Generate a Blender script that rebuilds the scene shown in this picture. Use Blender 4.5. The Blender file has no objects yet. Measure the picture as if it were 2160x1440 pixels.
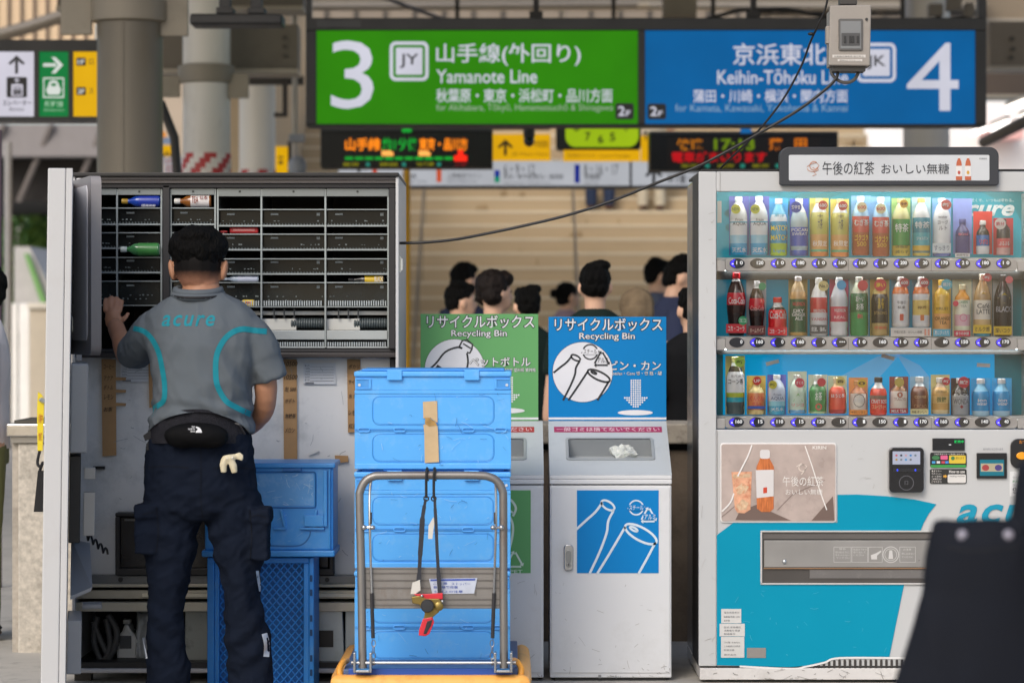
import bpy, bmesh, math, random
from mathutils import Vector, Matrix, noise
from mathutils.bvhtree import BVHTree

# ------------------------------------------------------------------ camera, light, exposure
SC = bpy.context.scene
COL = SC.collection
FPX, CXP, HYP, CAMZ = 6000.0, 1080.0, 690.0, 1.28      # 100 mm lens on a 36 mm sensor, photo 2160 px wide
EXPOSURE = 0.55
cam_d = bpy.data.cameras.new('camera'); cam = bpy.data.objects.new('camera', cam_d); COL.objects.link(cam)
cam.location = (0, 0, CAMZ); cam.rotation_euler = (math.radians(90), 0, 0)
cam_d.sensor_width = 36; cam_d.lens = 100; cam_d.shift_y = -30/2160
cam_d.clip_start = 0.1; cam_d.clip_end = 1000
cam_d.dof.use_dof = True; cam_d.dof.focus_distance = 9.95; cam_d.dof.aperture_fstop = 3.6
SC.camera = cam
W = bpy.data.worlds.new('World'); SC.world = W; W.use_nodes = True
nt = W.node_tree; bg = nt.nodes['Background']
sky = nt.nodes.new('ShaderNodeTexSky'); sky.sky_type = 'NISHITA'; sky.sun_disc = False
SUN_EL, SUN_AZ = math.radians(38), math.radians(205)      # behind the camera, a little to its left
sky.sun_elevation = SUN_EL; sky.sun_rotation = SUN_AZ
sky.air_density = 1.0; sky.dust_density = 3.0; sky.ozone_density = 1.0
nt.links.new(sky.outputs[0], bg.inputs[0]); bg.inputs[1].default_value = 0.12
sl = bpy.data.lights.new('sun', 'SUN'); sl.energy = 0.8; sl.angle = math.radians(25); sl.color = (1, .98, .95)
so = bpy.data.objects.new('sun', sl); COL.objects.link(so)
sdir = Vector((math.sin(SUN_AZ)*math.cos(SUN_EL), math.cos(SUN_AZ)*math.cos(SUN_EL), math.sin(SUN_EL)))   # towards the sun
so.rotation_euler = sdir.to_track_quat('Z', 'Y').to_euler(); so.location = (0, -5, 12)
SC.view_settings.view_transform = 'Standard'; SC.view_settings.look = 'None'
SC.view_settings.exposure = EXPOSURE; SC.view_settings.gamma = 1
SC.render.engine = 'CYCLES'
SC.cycles.use_denoising = True
SC.cycles.max_bounces = 8; SC.cycles.diffuse_bounces = 4; SC.cycles.transparent_max_bounces = 12
SC.cycles.caustics_reflective = False; SC.cycles.caustics_refractive = False
SC.cycles.sample_clamp_indirect = 6

# ------------------------------------------------------------------ helpers
random.seed(7)
def X(px, d): return (px-CXP)*d/FPX
def Z(py, d): return CAMZ+(HYP-py)*d/FPX
def P(px, py, d): return (X(px, d), d, Z(py, d))
def lin(h):
    h = h.lstrip('#'); o = []
    for i in (0, 2, 4):
        c = int(h[i:i+2], 16)/255
        o.append(c/12.92 if c <= .04045 else ((c+.055)/1.055)**2.4)
    return o
_M = {}
def pm(h, rough=.5, metal=0., var=.06, scale=6., bump=0., bscale=60., grime=None, coat=0., spec=.5, stretch=None):
    """procedural Principled material; h = sRGB hex of the base colour"""
    key = ('p', h, rough, metal, var, scale, bump, bscale, grime, coat, spec, stretch)
    if key in _M: return _M[key]
    m = bpy.data.materials.new('surface_'+h.lstrip('#')); m.use_nodes = True
    n = m.node_tree.nodes; L = m.node_tree.links; b = n['Principled BSDF']
    c = lin(h)
    b.inputs['Roughness'].default_value = rough; b.inputs['Metallic'].default_value = metal
    b.inputs['Coat Weight'].default_value = coat; b.inputs['Specular IOR Level'].default_value = spec
    tc = n.new('ShaderNodeTexCoord'); src = tc.outputs['Object']
    if stretch:
        mp = n.new('ShaderNodeMapping'); mp.inputs['Scale'].default_value = stretch
        L.new(src, mp.inputs[0]); src = mp.outputs[0]
    nz = n.new('ShaderNodeTexNoise'); nz.inputs['Scale'].default_value = scale; nz.inputs['Detail'].default_value = 5
    L.new(src, nz.inputs['Vector'])
    mx = n.new('ShaderNodeMix'); mx.data_type = 'RGBA'
    mx.inputs['A'].default_value = [min(1, x*(1-2*var)) for x in c]+[1]
    mx.inputs['B'].default_value = [min(1, x*(1+2*var)) for x in c]+[1]
    L.new(nz.outputs['Fac'], mx.inputs['Factor']); out = mx.outputs['Result']
    if grime:
        gh, amt, gs = grime
        gn = n.new('ShaderNodeTexNoise'); gn.inputs['Scale'].default_value = gs; gn.inputs['Detail'].default_value = 9
        gn.inputs['Roughness'].default_value = .72
        L.new(src, gn.inputs['Vector'])
        mr = n.new('ShaderNodeMapRange'); mr.inputs[1].default_value = .52; mr.inputs[2].default_value = .72
        mr.inputs[3].default_value = 0; mr.inputs[4].default_value = amt
        L.new(gn.outputs['Fac'], mr.inputs[0])
        m2 = n.new('ShaderNodeMix'); m2.data_type = 'RGBA'
        L.new(mr.outputs[0], m2.inputs['Factor']); L.new(out, m2.inputs['A'])
        m2.inputs['B'].default_value = lin(gh)+[1]; out = m2.outputs['Result']
    L.new(out, b.inputs['Base Color'])
    rr = n.new('ShaderNodeMapRange'); rr.inputs[3].default_value = max(0, rough-.08); rr.inputs[4].default_value = min(1, rough+.08)
    L.new(nz.outputs['Fac'], rr.inputs[0]); L.new(rr.outputs[0], b.inputs['Roughness'])
    if bump:
        bn = n.new('ShaderNodeTexNoise'); bn.inputs['Scale'].default_value = bscale; bn.inputs['Detail'].default_value = 3
        L.new(src, bn.inputs['Vector'])
        bp = n.new('ShaderNodeBump'); bp.inputs['Strength'].default_value = bump; bp.inputs['Distance'].default_value = .01
        L.new(bn.outputs['Fac'], bp.inputs['Height']); L.new(bp.outputs[0], b.inputs['Normal'])
    _M[key] = m; return m
def em(h, k=1., rough=.45, base=.06):
    """a surface that gives off light (backlit panel, LED, tube)"""
    key = ('e', h, k, rough, base)
    if key in _M: return _M[key]
    m = bpy.data.materials.new('lit_'+h.lstrip('#')); m.use_nodes = True
    n = m.node_tree.nodes; L = m.node_tree.links; b = n['Principled BSDF']; c = lin(h)
    b.inputs['Base Color'].default_value = [x*base for x in c]+[1]; b.inputs['Roughness'].default_value = rough; b.inputs['Specular IOR Level'].default_value = .12
    nz = n.new('ShaderNodeTexNoise'); nz.inputs['Scale'].default_value = 3
    tc = n.new('ShaderNodeTexCoord'); L.new(tc.outputs['Object'], nz.inputs['Vector'])
    mr = n.new('ShaderNodeMapRange'); e = k/2**EXPOSURE
    mr.inputs[3].default_value = e*.85; mr.inputs[4].default_value = e*1.15
    L.new(nz.outputs['Fac'], mr.inputs[0])
    b.inputs['Emission Color'].default_value = c+[1]; L.new(mr.outputs[0], b.inputs['Emission Strength'])
    _M[key] = m; return m
def glass(tint='#ffffff', k=.06, name='clear_glass'):
    """clear sheet: mostly see-through, mirrors a little"""
    key = ('g', tint, k)
    if key in _M: return _M[key]
    m = bpy.data.materials.new(name); m.use_nodes = True
    n = m.node_tree.nodes; L = m.node_tree.links; n.remove(n['Principled BSDF'])
    t = n.new('ShaderNodeBsdfTransparent'); t.inputs[0].default_value = lin(tint)+[1]
    g = n.new('ShaderNodeBsdfGlossy'); g.inputs['Roughness'].default_value = .03
    lw = n.new('ShaderNodeFresnel'); lw.inputs[0].default_value = 1.45
    ad = n.new('ShaderNodeMath'); ad.operation = 'MULTIPLY'; ad.inputs[1].default_value = k/.04
    L.new(lw.outputs[0], ad.inputs[0])
    mx = n.new('ShaderNodeMixShader'); L.new(ad.outputs[0], mx.inputs[0]); L.new(t.outputs[0], mx.inputs[1]); L.new(g.outputs[0], mx.inputs[2])
    L.new(mx.outputs[0], n['Material Output'].inputs[0]); _M[key] = m; return m

ORG = {}
EACH = set('slot rim tape bottle_print advert_print foot rail_end bolt nut blank_slip paper_form breaker_switch label_strip rivet sticker rating_plate lower_panel cross_rail screen_picture rack_plate rack_screw rack_header corner_rib line_bar reader_light care_label service_box door_box bottom_rim lid_clip panel_rib hanger top_rail foot advert_crease scuff'.split())
def thing(name, label, cat, loc, group=None, kind='thing'):
    o = bpy.data.objects.new(name, None); COL.objects.link(o); o.location = loc; o.empty_display_size = .05
    ORG[o] = Vector(loc); tag(o, label, cat, group, kind); return o
def tag(o, label=None, cat=None, group=None, kind='thing'):
    if label: o['label'] = label
    if cat: o['category'] = cat
    if group: o['group'] = group
    if kind: o['kind'] = kind
    return o
class MB:
    """collects shapes in world coordinates; build() links them as ONE mesh object"""
    def __init__(s): s.v = []; s.f = []; s.m = []; s.T = None; s.mi = 0
    def pt(s, p):
        s.v.append(tuple(s.T(*p)) if s.T else tuple(p)); return len(s.v)-1
    def face(s, idx): s.f.append(tuple(idx)); s.m.append(s.mi)
    def mesh(s, vs, fs):
        b = len(s.v)
        for p in vs: s.pt(p)
        for f in fs: s.face([b+i for i in f])
        return s
    def box(s, x0, x1, y0, y1, z0, z1):
        if x0 > x1: x0, x1 = x1, x0
        if y0 > y1: y0, y1 = y1, y0
        if z0 > z1: z0, z1 = z1, z0
        return s.mesh([(x, y, z) for z in (z0, z1) for y in (y0, y1) for x in (x0, x1)],
                      [(0, 2, 3, 1), (4, 5, 7, 6), (0, 1, 5, 4), (2, 6, 7, 3), (0, 4, 6, 2), (1, 3, 7, 5)])
    def pbox(s, a, b, c, e, d0, d1):
        """front face spans photo pixels x a..b, y c..e at depth d0; runs straight back to d1"""
        return s.box(X(a, d0), X(b, d0), d0, d1, Z(e, d0), Z(c, d0))
    def prism(s, pts, d0, d1):
        """outline in photo pixels at depth d0, extruded straight back to d1"""
        q = [(X(a, d0), Z(b, d0)) for a, b in pts]
        return s.prism_xz(q, d0, d1)
    def prism_xz(s, q, y0, y1):
        ar = sum(q[i][0]*q[(i+1) % len(q)][1]-q[(i+1) % len(q)][0]*q[i][1] for i in range(len(q)))
        if ar < 0: q = q[::-1]
        n = len(q)
        vs = [(x, y0, z) for x, z in q]+[(x, y1, z) for x, z in q]
        fs = [tuple(range(n)), tuple(range(2*n-1, n-1, -1))]+[(i, n+i, n+(i+1) % n, (i+1) % n) for i in range(n)]
        return s.mesh(vs, fs)
    def prism_yz(s, q, x0, x1):
        n = len(q)
        vs = [(x0, y, z) for y, z in q]+[(x1, y, z) for y, z in q]
        fs = [tuple(range(n)), tuple(range(2*n-1, n-1, -1))]+[(i, n+i, n+(i+1) % n, (i+1) % n) for i in range(n)]
        return s.mesh(vs, fs)
    def rrect(s, a, b, c, e, d0, d1, r=10, n=5):
        return s.prism(rr_pts(a, b, c, e, r, n), d0, d1)
    def tube(s, pts, r, n=10, closed=False, cap=True):
        pts = [Vector(p) for p in pts]; k = len(pts)
        rs = r if isinstance(r, (list, tuple)) else [r]*k
        base = len(s.v); T0 = None; N = None
        for i, p in enumerate(pts):
            a = pts[(i-1) % k] if (closed or i > 0) else pts[i]
            b = pts[(i+1) % k] if (closed or i < k-1) else pts[i]
            t = (b-a).normalized()
            if N is None:
                up = Vector((0, 0, 1)) if abs(t.z) < .9 else Vector((0, 1, 0))
                N = t.cross(up).normalized()
            else:
                N = (N-t*N.dot(t)).normalized()
            B = t.cross(N)
            for j in range(n):
                w = 2*math.pi*j/n
                s.pt(p+(N*math.cos(w)+B*math.sin(w))*rs[i])
        for i in range(k if closed else k-1):
            for j in range(n):
                a = base+i*n+j; b = base+i*n+(j+1) % n
                c = base+((i+1) % k)*n+(j+1) % n; e = base+((i+1) % k)*n+j
                s.face((a, b, c, e))
        if cap and not closed:
            s.face([base+j for j in range(n)][::-1]); s.face([base+(k-1)*n+j for j in range(n)])
        return s
    def lathe(s, prof, c, n=20, mis=None, a0=0, a1=2*math.pi):
        """prof: (r, z) from bottom to top round the vertical axis through c=(x, y, z0)"""
        base = len(s.v); full = abs(a1-a0-2*math.pi) < 1e-6; k = n if full else n+1
        for r, z in prof:
            for j in range(k):
                w = a0+(a1-a0)*j/n
                s.pt((c[0]+r*math.cos(w), c[1]+r*math.sin(w), c[2]+z))
        for i in range(len(prof)-1):
            if mis: s.mi = mis[i]
            for j in range(k if full else n):
                a = base+i*k+j; b = base+i*k+(j+1) % k
                s.face((a, b, b+k, a+k))
        if full:
            if prof[0][0] > 1e-5: s.face([base+j for j in range(k)][::-1])
            if prof[-1][0] > 1e-5: s.face([base+(len(prof)-1)*k+j for j in range(k)])
        return s
    def ellipsoid(s, c, r, n=14, m=10, rot=None):
        base = len(s.v); c = Vector(c)
        for i in range(1, m):
            p = math.pi*i/m
            for j in range(n):
                w = 2*math.pi*j/n
                q = Vector((r[0]*math.sin(p)*math.cos(w), r[1]*math.sin(p)*math.sin(w), -r[2]*math.cos(p)))
                if rot: q = rot @ q
                s.pt(c+q)
        q0 = Vector((0, 0, -r[2])); q1 = Vector((0, 0, r[2]))
        if rot: q0 = rot @ q0; q1 = rot @ q1
        b0 = s.pt(c+q0); b1 = s.pt(c+q1)
        for i in range(m-2):
            for j in range(n):
                a = base+i*n+j; b = base+i*n+(j+1) % n
                s.face((a, b, b+n, a+n))
        for j in range(n):
            s.face((b0, base+(j+1) % n, base+j)); s.face((b1, base+(m-2)*n+j, base+(m-2)*n+(j+1) % n))
        return s
    def loft(s, rings, n=20):
        """closed limb from horizontal elliptical rings (x, y, z, rx, ry)"""
        base = len(s.v)
        for x, y, z, rx, ry in rings:
            for j in range(n):
                w = 2*math.pi*j/n
                s.pt((x+rx*math.cos(w), y+ry*math.sin(w), z))
        for i in range(len(rings)-1):
            for j in range(n):
                a = base+i*n+j; b = base+i*n+(j+1) % n
                s.face((a, b, b+n, a+n))
        s.face([base+j for j in range(n)][::-1]); s.face([base+(len(rings)-1)*n+j for j in range(n)])
        return s
    def parts(s):
        """the separate pieces of this shape"""
        up = list(range(len(s.v)))
        def find(i):
            while up[i] != i: up[i] = up[up[i]]; i = up[i]
            return i
        for f in s.f:
            for i in f[1:]: up[find(i)] = find(f[0])
        out = {}
        for f, k in zip(s.f, s.m):
            o, ix = out.setdefault(find(f[0]), (MB(), {}))
            for i in f:
                if i not in ix: ix[i] = len(o.v); o.v.append(s.v[i])
            o.f.append(tuple(ix[i] for i in f)); o.m.append(k)
        return [o for o, _ in out.values()]
    def build(s, name, mat, parent=None, smooth=False, bevel=0., segs=2, recalc=True, label=None):
        if name in EACH and parent is not None and not getattr(s, 'one', False):
            q = s.parts()
            if len(q) > 1:
                for o in q: o.one = True; r = o.build(name, mat, parent, smooth, bevel, segs, recalc, label)
                return r
        me = bpy.data.meshes.new(name)
        if parent is None:
            xs = [p[0] for p in s.v]; ys = [p[1] for p in s.v]; zs = [p[2] for p in s.v]
            org = Vector(((min(xs)+max(xs))/2, (min(ys)+max(ys))/2, min(zs)))
        else: org = ORG[parent]
        me.from_pydata([(p[0]-org.x, p[1]-org.y, p[2]-org.z) for p in s.v], [], s.f)
        for m in (mat if isinstance(mat, (list, tuple)) else [mat]): me.materials.append(m)
        if any(s.m): me.polygons.foreach_set('material_index', s.m)
        if recalc:
            bm = bmesh.new(); bm.from_mesh(me); bmesh.ops.recalc_face_normals(bm, faces=bm.faces[:]); bm.to_mesh(me); bm.free()
        o = bpy.data.objects.new(name, me); COL.objects.link(o)
        if parent is None: o.location = org
        else: o.parent = parent
        ORG[o] = org
        if smooth:
            me.polygons.foreach_set('use_smooth', [True]*len(me.polygons))
            if smooth != 'all':
                me.set_sharp_from_angle(angle=math.radians(40))
        if bevel:
            b = o.modifiers.new('edge_rounding', 'BEVEL'); b.width = bevel; b.segments = segs; b.limit_method = 'ANGLE'; b.angle_limit = math.radians(40)
            b.harden_normals = False
        if label: o['label'] = label
        return o
def rr_pts(a, b, c, e, r, n=5):
    out = []
    for cx, cy, w0 in ((b-r, c+r, -90), (b-r, e-r, 0), (a+r, e-r, 90), (a+r, c+r, 180)):
        for i in range(n+1):
            w = math.radians(w0+90*i/n); out.append((cx+r*math.cos(w), cy+r*math.sin(w)))
    return out
def ell_pts(cx, cy, rx, ry, n=28, a0=0, a1=360):
    return [(cx+rx*math.cos(math.radians(a0+(a1-a0)*i/n)), cy+ry*math.sin(math.radians(a0+(a1-a0)*i/n))) for i in range(n)]
def spline(pts, k=8):
    """Catmull-Rom through points of any dimension"""
    out = []; n = len(pts)
    for i in range(n-1):
        p0 = pts[max(0, i-1)]; p1 = pts[i]; p2 = pts[i+1]; p3 = pts[min(n-1, i+2)]
        for j in range(k):
            t = j/k
            out.append(tuple(.5*(2*b+(c-a)*t+(2*a-5*b+4*c-e)*t*t+(-a+3*b-3*c+e)*t**3) for a, b, c, e in zip(p0, p1, p2, p3)))
    out.append(tuple(pts[-1])); return out
def band_pts(path, w):
    """outline of a brush stroke of width w along a 2-D path"""
    l, r = [], []
    for i, p in enumerate(path):
        a = path[max(0, i-1)]; b = path[min(len(path)-1, i+1)]
        dx, dy = b[0]-a[0], b[1]-a[1]; q = math.hypot(dx, dy) or 1
        ww = w[i] if isinstance(w, list) else w
        l.append((p[0]-dy/q*ww/2, p[1]+dx/q*ww/2)); r.append((p[0]+dy/q*ww/2, p[1]-dx/q*ww/2))
    return l, r
_T = {}
def glyphs(body, bold=0., shear=0., spacing=1.):
    key = (body, bold, shear, spacing)
    if key not in _T:
        c = bpy.data.curves.new('lettering', 'FONT'); c.body = body; c.offset = bold; c.shear = shear; c.resolution_u = 3; c.space_character = spacing
        o = bpy.data.objects.new('lettering', c); m = bpy.data.meshes.new_from_object(o)
        vs = [(v.co.x, v.co.y) for v in m.vertices]; fs = [tuple(p.vertices) for p in m.polygons]
        bpy.data.objects.remove(o); bpy.data.meshes.remove(m); bpy.data.curves.remove(c)
        x0 = min(v[0] for v in vs); x1 = max(v[0] for v in vs); y0 = min(v[1] for v in vs); y1 = max(v[1] for v in vs)
        _T[key] = ([((x-x0)/(x1-x0 or 1), (y-y0)/(y1-y0 or 1)) for x, y in vs], fs)
    return _T[key]
def txt2(body, x0, y0, x1, y1, bold=0., shear=0., grow=0., spacing=1.):
    """lettering fitted into a photo-pixel rectangle: 2-D points and faces"""
    vs, fs = glyphs(body, bold, shear, spacing)
    return [(x0-grow+(x1-x0+2*grow)*u, y1+grow+(y0-y1-2*grow)*v) for u, v in vs], fs
def put2(mb, vs, fs, d): mb.mesh([P(a, b, d) for a, b in vs], fs); return mb
def txt(parent, body, x0, y0, x1, y1, d, mat, bold=.012, shear=0., name='lettering', outline=None, ow=.03, spacing=1.):
    if outline:
        b = MB(); put2(b, *txt2(body, x0, y0, x1, y1, bold+ow, shear, ow*1.15*(y1-y0), spacing), d); b.build(name, outline, parent, recalc=False); d -= .0012
    m = MB(); put2(m, *txt2(body, x0, y0, x1, y1, bold, shear, 0, spacing), d)
    return m.build(name, mat, parent, recalc=False)
def stroke(mb, path, w, d, closed=False):
    """flat line of width w px along a photo-pixel path at depth d"""
    if closed: path = list(path)+[path[0], path[1]]
    l, r = band_pts(path, w); n = len(path)
    vs = [P(a, b, d) for a, b in l]+[P(a, b, d) for a, b in r]
    mb.mesh(vs, [(i, i+1, n+i+1, n+i) for i in range(n-1)]); return mb
def poly(mb, pts, d): mb.mesh([P(a, b, d) for a, b in pts], [tuple(range(len(pts)))]); return mb
def scuffs(parent, a, b, c, e, d, n, mat, seed, lmax=26, w=1.0):
    """fine scratches scattered over a front face"""
    r_ = random.Random(seed); m = MB()
    for i in range(n):
        x = a+(b-a)*r_.random(); y = c+(e-c)*r_.random(); w0 = r_.gauss(0, .5)+(1.57 if r_.random() < .3 else 0); l = 4+lmax*r_.random()**2
        x2 = min(b, max(a, x+l*math.cos(w0))); y2 = min(e, max(c, y+l*math.sin(w0)))
        if abs(x2-x)+abs(y2-y) > 2: stroke(m, [(x, y), ((x+x2)/2+r_.gauss(0, 1), (y+y2)/2+r_.gauss(0, 1)), (x2, y2)], w*(.5+.7*r_.random()), d-.00007*i)
    m.one = True; return m.build('scuff', mat, parent)
def blob(mb, voxel=.01, iters=4, fold=None, seed=0):
    """fuse overlapping closed shapes of mb into one continuous skin; fold(v, normal) -> offset"""
    me = bpy.data.meshes.new('scratch'); me.from_pydata(mb.v, [], mb.f)
    bm = bmesh.new(); bm.from_mesh(me); bmesh.ops.recalc_face_normals(bm, faces=bm.faces[:]); bm.to_mesh(me); bm.free()
    o = bpy.data.objects.new('scratch', me); COL.objects.link(o)
    r = o.modifiers.new('r', 'REMESH'); r.mode = 'VOXEL'; r.voxel_size = voxel
    s = o.modifiers.new('s', 'SMOOTH'); s.factor = .5; s.iterations = iters
    dg = bpy.context.evaluated_depsgraph_get()
    m = bpy.data.meshes.new_from_object(o.evaluated_get(dg))
    out = MB(); ns = [v.normal.copy() for v in m.vertices]
    for v, n in zip(m.vertices, ns):
        p = v.co.copy()
        if fold: p = p+n*fold(p, n)
        out.v.append(tuple(p))
    out.f = [tuple(p.vertices) for p in m.polygons]; out.m = [0]*len(out.f)
    bpy.data.objects.remove(o); bpy.data.meshes.remove(me); bpy.data.meshes.remove(m)
    return out
# ------------------------------------------------------------------ the setting
BLK = pm('#1b1c20', .45); DARK = pm('#2b2926', .6); STEEL_BEIGE = pm('#a39a8a', .5, var=.08, scale=3, grime=('#6f675a', .35, 4))
m = MB(); m.box(-60, 60, -15, 120, -.3, 0)
tag(m.build('platform_floor', pm('#aaa69e', .75, var=.12, scale=2.5, bump=.15, bscale=90, grime=('#4c4944', .5, 6))), kind='structure')

# roof over the platform: deck on purlins
t = thing('platform_canopy', 'broad beige platform roof carried by the steel columns', 'canopy', (0, 21, 5.9))
m = MB(); m.box(-7, 7, 12.4, 25.6, 5.96, 6.1); m.build('roof_deck', pm('#9a9080', .7), t)
for i in range(5):
    y = 13.2+i*2.7
    m = MB(); m.box(-7, 7, y, y+.12, 5.72, 5.958); m.build('purlin', STEEL_BEIGE, t)

def slat_wall(name, label, a, b, c, e, d, hexa, ribhex, step, w, parent=None):
    t = thing(name, label, 'wall', (X((a+b)/2, d), d, Z(e, d)))
    m = MB(); m.pbox(a, b, c, e, d, d+.15); m.build('panel', pm(hexa, .7, var=.1, scale=1.2, stretch=(1, 1, .3)), t)
    m = MB(); x = a
    while x < b:
        m.pbox(x, x+w, c, e, d-.05, d-.002); x += step
    m.build('slat', pm(ribhex, .6), t)
    return t
slat_wall('upper_wall', 'grey beige slatted wall high above the stairs, behind the wide platform sign', 560, 2075, -120, 66, 38, '#8a7f72', '#4a453f', 62, 7)
slat_wall('boarded_wall', 'tan boarded wall with brown ribs above the elevator direction sign', -120, 200, -100, 120, 36, '#dcc2a0', '#6e5c4e', 27, 5)
m = MB(); m.tube([P(-20, 80, 30), P(60, 58, 30), P(140, 32, 30)], .07, 8)
tag(m.build('roof_brace', pm('#6c6458', .5), smooth=True), 'slanting grey steel brace crossing in front of the tan boards', 'brace')

# back wall beyond the columns
m = MB(); m.pbox(330, 620, 150, 700, 42, 42.3)
tag(m.build('far_wall', pm('#b3a390', .7, var=.1, scale=1)), 'plain tan wall far behind the striped column', 'wall')

# ---- columns
def column(label, a, b, d, hexa, z1=5.95, seam=None, stripes=None, plates=(), collar=None, cat='column', grime=True):
    cx = X((a+b)/2, d); r = (b-a)/2*d/FPX; yc = d+r
    t = thing('steel_column', label, cat, (cx, yc, 0))
    m = MB(); m.lathe([(r, 0), (r, z1)], (cx, yc, 0), 40)
    m.build('shaft', pm(hexa, .45, var=.07, scale=2, grime=('#7d7565', .45, 3) if grime else None, stretch=(1, 1, .25)), t, smooth=True)
    if seam:
        m = MB(); m.box(X(seam, d)-.008, X(seam, d)+.008, d-.006, d+.05, 0, z1); m.build('seam', pm('#6f685b', .5), t)
    for (p, q, c, e, dd) in plates:
        m = MB(); m.pbox(p, q, c, e, dd, dd+.05); m.build('bracket_plate', pm('#8f8778', .5, var=.08, grime=('#6a6255', .4, 5)), t, bevel=.004)
    if collar:
        z = Z(collar, d); m = MB(); m.lathe([(r+.004, z-.07), (r+.035, z-.06), (r+.035, z+.06), (r+.004, z+.07)], (cx, yc, 0), 40); m.build('collar', pm('#8a8274', .5), t, smooth=True)
    if stripes:
        c, e = stripes; z0, z1_ = Z(e, d), Z(c, d); R = r+.006; n = 96
        m = MB()
        hz = z1_-z0; cols = 14
        for j in range(n):
            for i in range(cols):
                w0 = 2*math.pi*j/n; w1 = 2*math.pi*(j+1)/n; za = z0+hz*i/cols; zb = z0+hz*(i+1)/cols
                m.mi = 1 if ((w0*r-za)*1.0/.17) % 1 < .5 else 0
                m.mesh([(cx+R*math.cos(w0), yc+R*math.sin(w0), za), (cx+R*math.cos(w1), yc+R*math.sin(w1), za),
                        (cx+R*math.cos(w1), yc+R*math.sin(w1), zb), (cx+R*math.cos(w0), yc+R*math.sin(w0), zb)], [(0, 1, 2, 3)])
        m.build('hazard_band', [pm('#e2ddd6', .5), pm('#b8393a', .5)], t, smooth='all')
    return t
column('thick beige steel column with a welded seam rising behind the opened drink machine', 195, 335, 17, '#6c6558', seam=258,
       plates=[(128, 193, -80, 73, 17.15), (337, 396, -80, 76, 17.15)], collar=18)
column('pale grey column wrapped in a red and white hazard band', 380, 481, 21, '#e2ded6', stripes=(322, 470), collar=153,
       plates=[(335, 379, 160, 205, 21.1), (482, 524, 155, 207, 21.1)])
column('white column standing behind the yellow wall sign, farther than the striped one', 501, 578, 25.5, '#efeae0', stripes=(357, 470), grime=False)
column('white column under the end of the blue platform sign', 1912, 2010, 26, '#d5d0c8', grime=False)

def beam(label, a, b, c, e, d, hexa, bolts=(), name='steel_beam', depth=.3, flange=True):
    t = thing(name, label, 'beam', (X((a+b)/2, d), d+depth/2, Z(e, d)))
    m = MB(); m.pbox(a, b, c, e, d, d+depth); m.build('web', pm(hexa, .55, var=.1, scale=2, grime=('#4e473d', .35, 4)), t, bevel=.006)
    if flange:
        m = MB(); m.box(X(a, d), X(b, d), d-.06, d+depth+.06, Z(e, d)-.035, Z(e, d)-.002); m.build('flange', pm('#a49b8c', .5), t)
    for (px, py) in bolts:
        m = MB(); m.prism(ell_pts(px, py, 6, 5, 10), d-.025, d-.002); m.build('bolt', pm('#4c463d', .5), t)
    return t
beam('deep grey crossbeam with three bolts between the striped column and the green sign', 336, 628, 52, 146, 21.6, '#6e675b', bolts=[(601, 80), (601, 99), (601, 118)])
beam('long grey girder across the top, over the unlit lamp housing', 120, 640, -90, 14, 22.5, '#6f685d')
beam('narrow brown girder seen above the wide platform sign', 560, 2080, -60, 6, 30, '#6e675c', depth=.4)
beam('brownish girder with service boxes beyond the blue sign end', 2088, 2330, 45, 140, 27, '#7b7061', bolts=[(2135, 82), (2137, 104), (2133, 122)])
beam('dark brown girder low beyond the blue sign end', 2070, 2330, 150, 200, 33, '#54483f', depth=.4)
beam('tan girder at the top corner over the service boxes', 2080, 2330, -90, 40, 31, '#8a7b66', depth=.4)
# sloping dark gutter with lit tubes
m = MB(); m.tube([P(2075, 300, 29), P(2200, 238, 24)], .06, 8)
tag(m.build('cable_tray', pm('#3b3836', .6), smooth=True), 'sloping dark cable tray under the bright tube lamps', 'cable tray')
for k, (x0, y0, x1, y1, d) in enumerate([(2050, 282, 2078, 272, 32), (2092, 273, 2126, 259, 28), (2124, 232, 2166, 215, 24), (2152, 252, 2180, 240, 26)]):
    lab = ['short bright tube lamp lowest in the sloping line', 'bright tube lamp between the lowest lamp and the upper ones in the sloping line', 'longest bright tube lamp, topmost of the sloping line', 'bright tube lamp cut by the frame under the longest one'][k]
    q = thing('tube_lamp', lab, 'lamp', P((x0+x1)/2, (y0+y1)/2, d), 'lit tube lamps under the roof')
    m = MB(); m.tube([P(x0, y0, d), P(x1, y1, d-.4)], .028, 10); m.build('tube', em('#fff6ee', 4), q, smooth=True)
    m = MB(); m.tube([P(x0, y0-12, d), P(x1, y1-12, d-.4)], .02, 8); m.build('housing', pm('#c9c5bd', .5), q, smooth=True)
# conduit pole with box
t = thing('conduit_pole', 'thin pale conduit pole with grey boxes beside the green sign', 'pole', (X(622, 23), 23, 0))
m = MB(); m.tube([(X(622, 23), 23, Z(360, 23)), (X(622, 23), 23, 5.7)], .022, 10); m.build('pipe', pm('#bdb4a6', .5), t, smooth=True)
m = MB(); m.tube([(X(622, 23), 23, 0), (X(622, 23), 23, Z(360, 23)-.002)], .03, 10); m.build('post', pm('#8d8f94', .5), t, smooth=True)
m = MB(); m.pbox(609, 641, 283, 299, 22.93, 23.05); m.build('junction_box', pm('#9a9da3', .5), t, bevel=.006)
m = MB(); m.ellipsoid(P(627, 352, 22.9), (.075, .06, .09)); m.build('loudspeaker', pm('#9aa0a8', .5), t, smooth=True)
# hanging bracket near third column
m = MB(); m.pbox(596, 606, 170, 245, 24, 24.06); m.pbox(578, 604, 238, 246, 23.98, 24.08); m.pbox(520, 640, 160, 178, 24.1, 24.2)
tag(m.build('pipe_hanger', pm('#3c3733', .6)), 'dark angled pipe hanger above the white column top', 'bracket')
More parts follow.
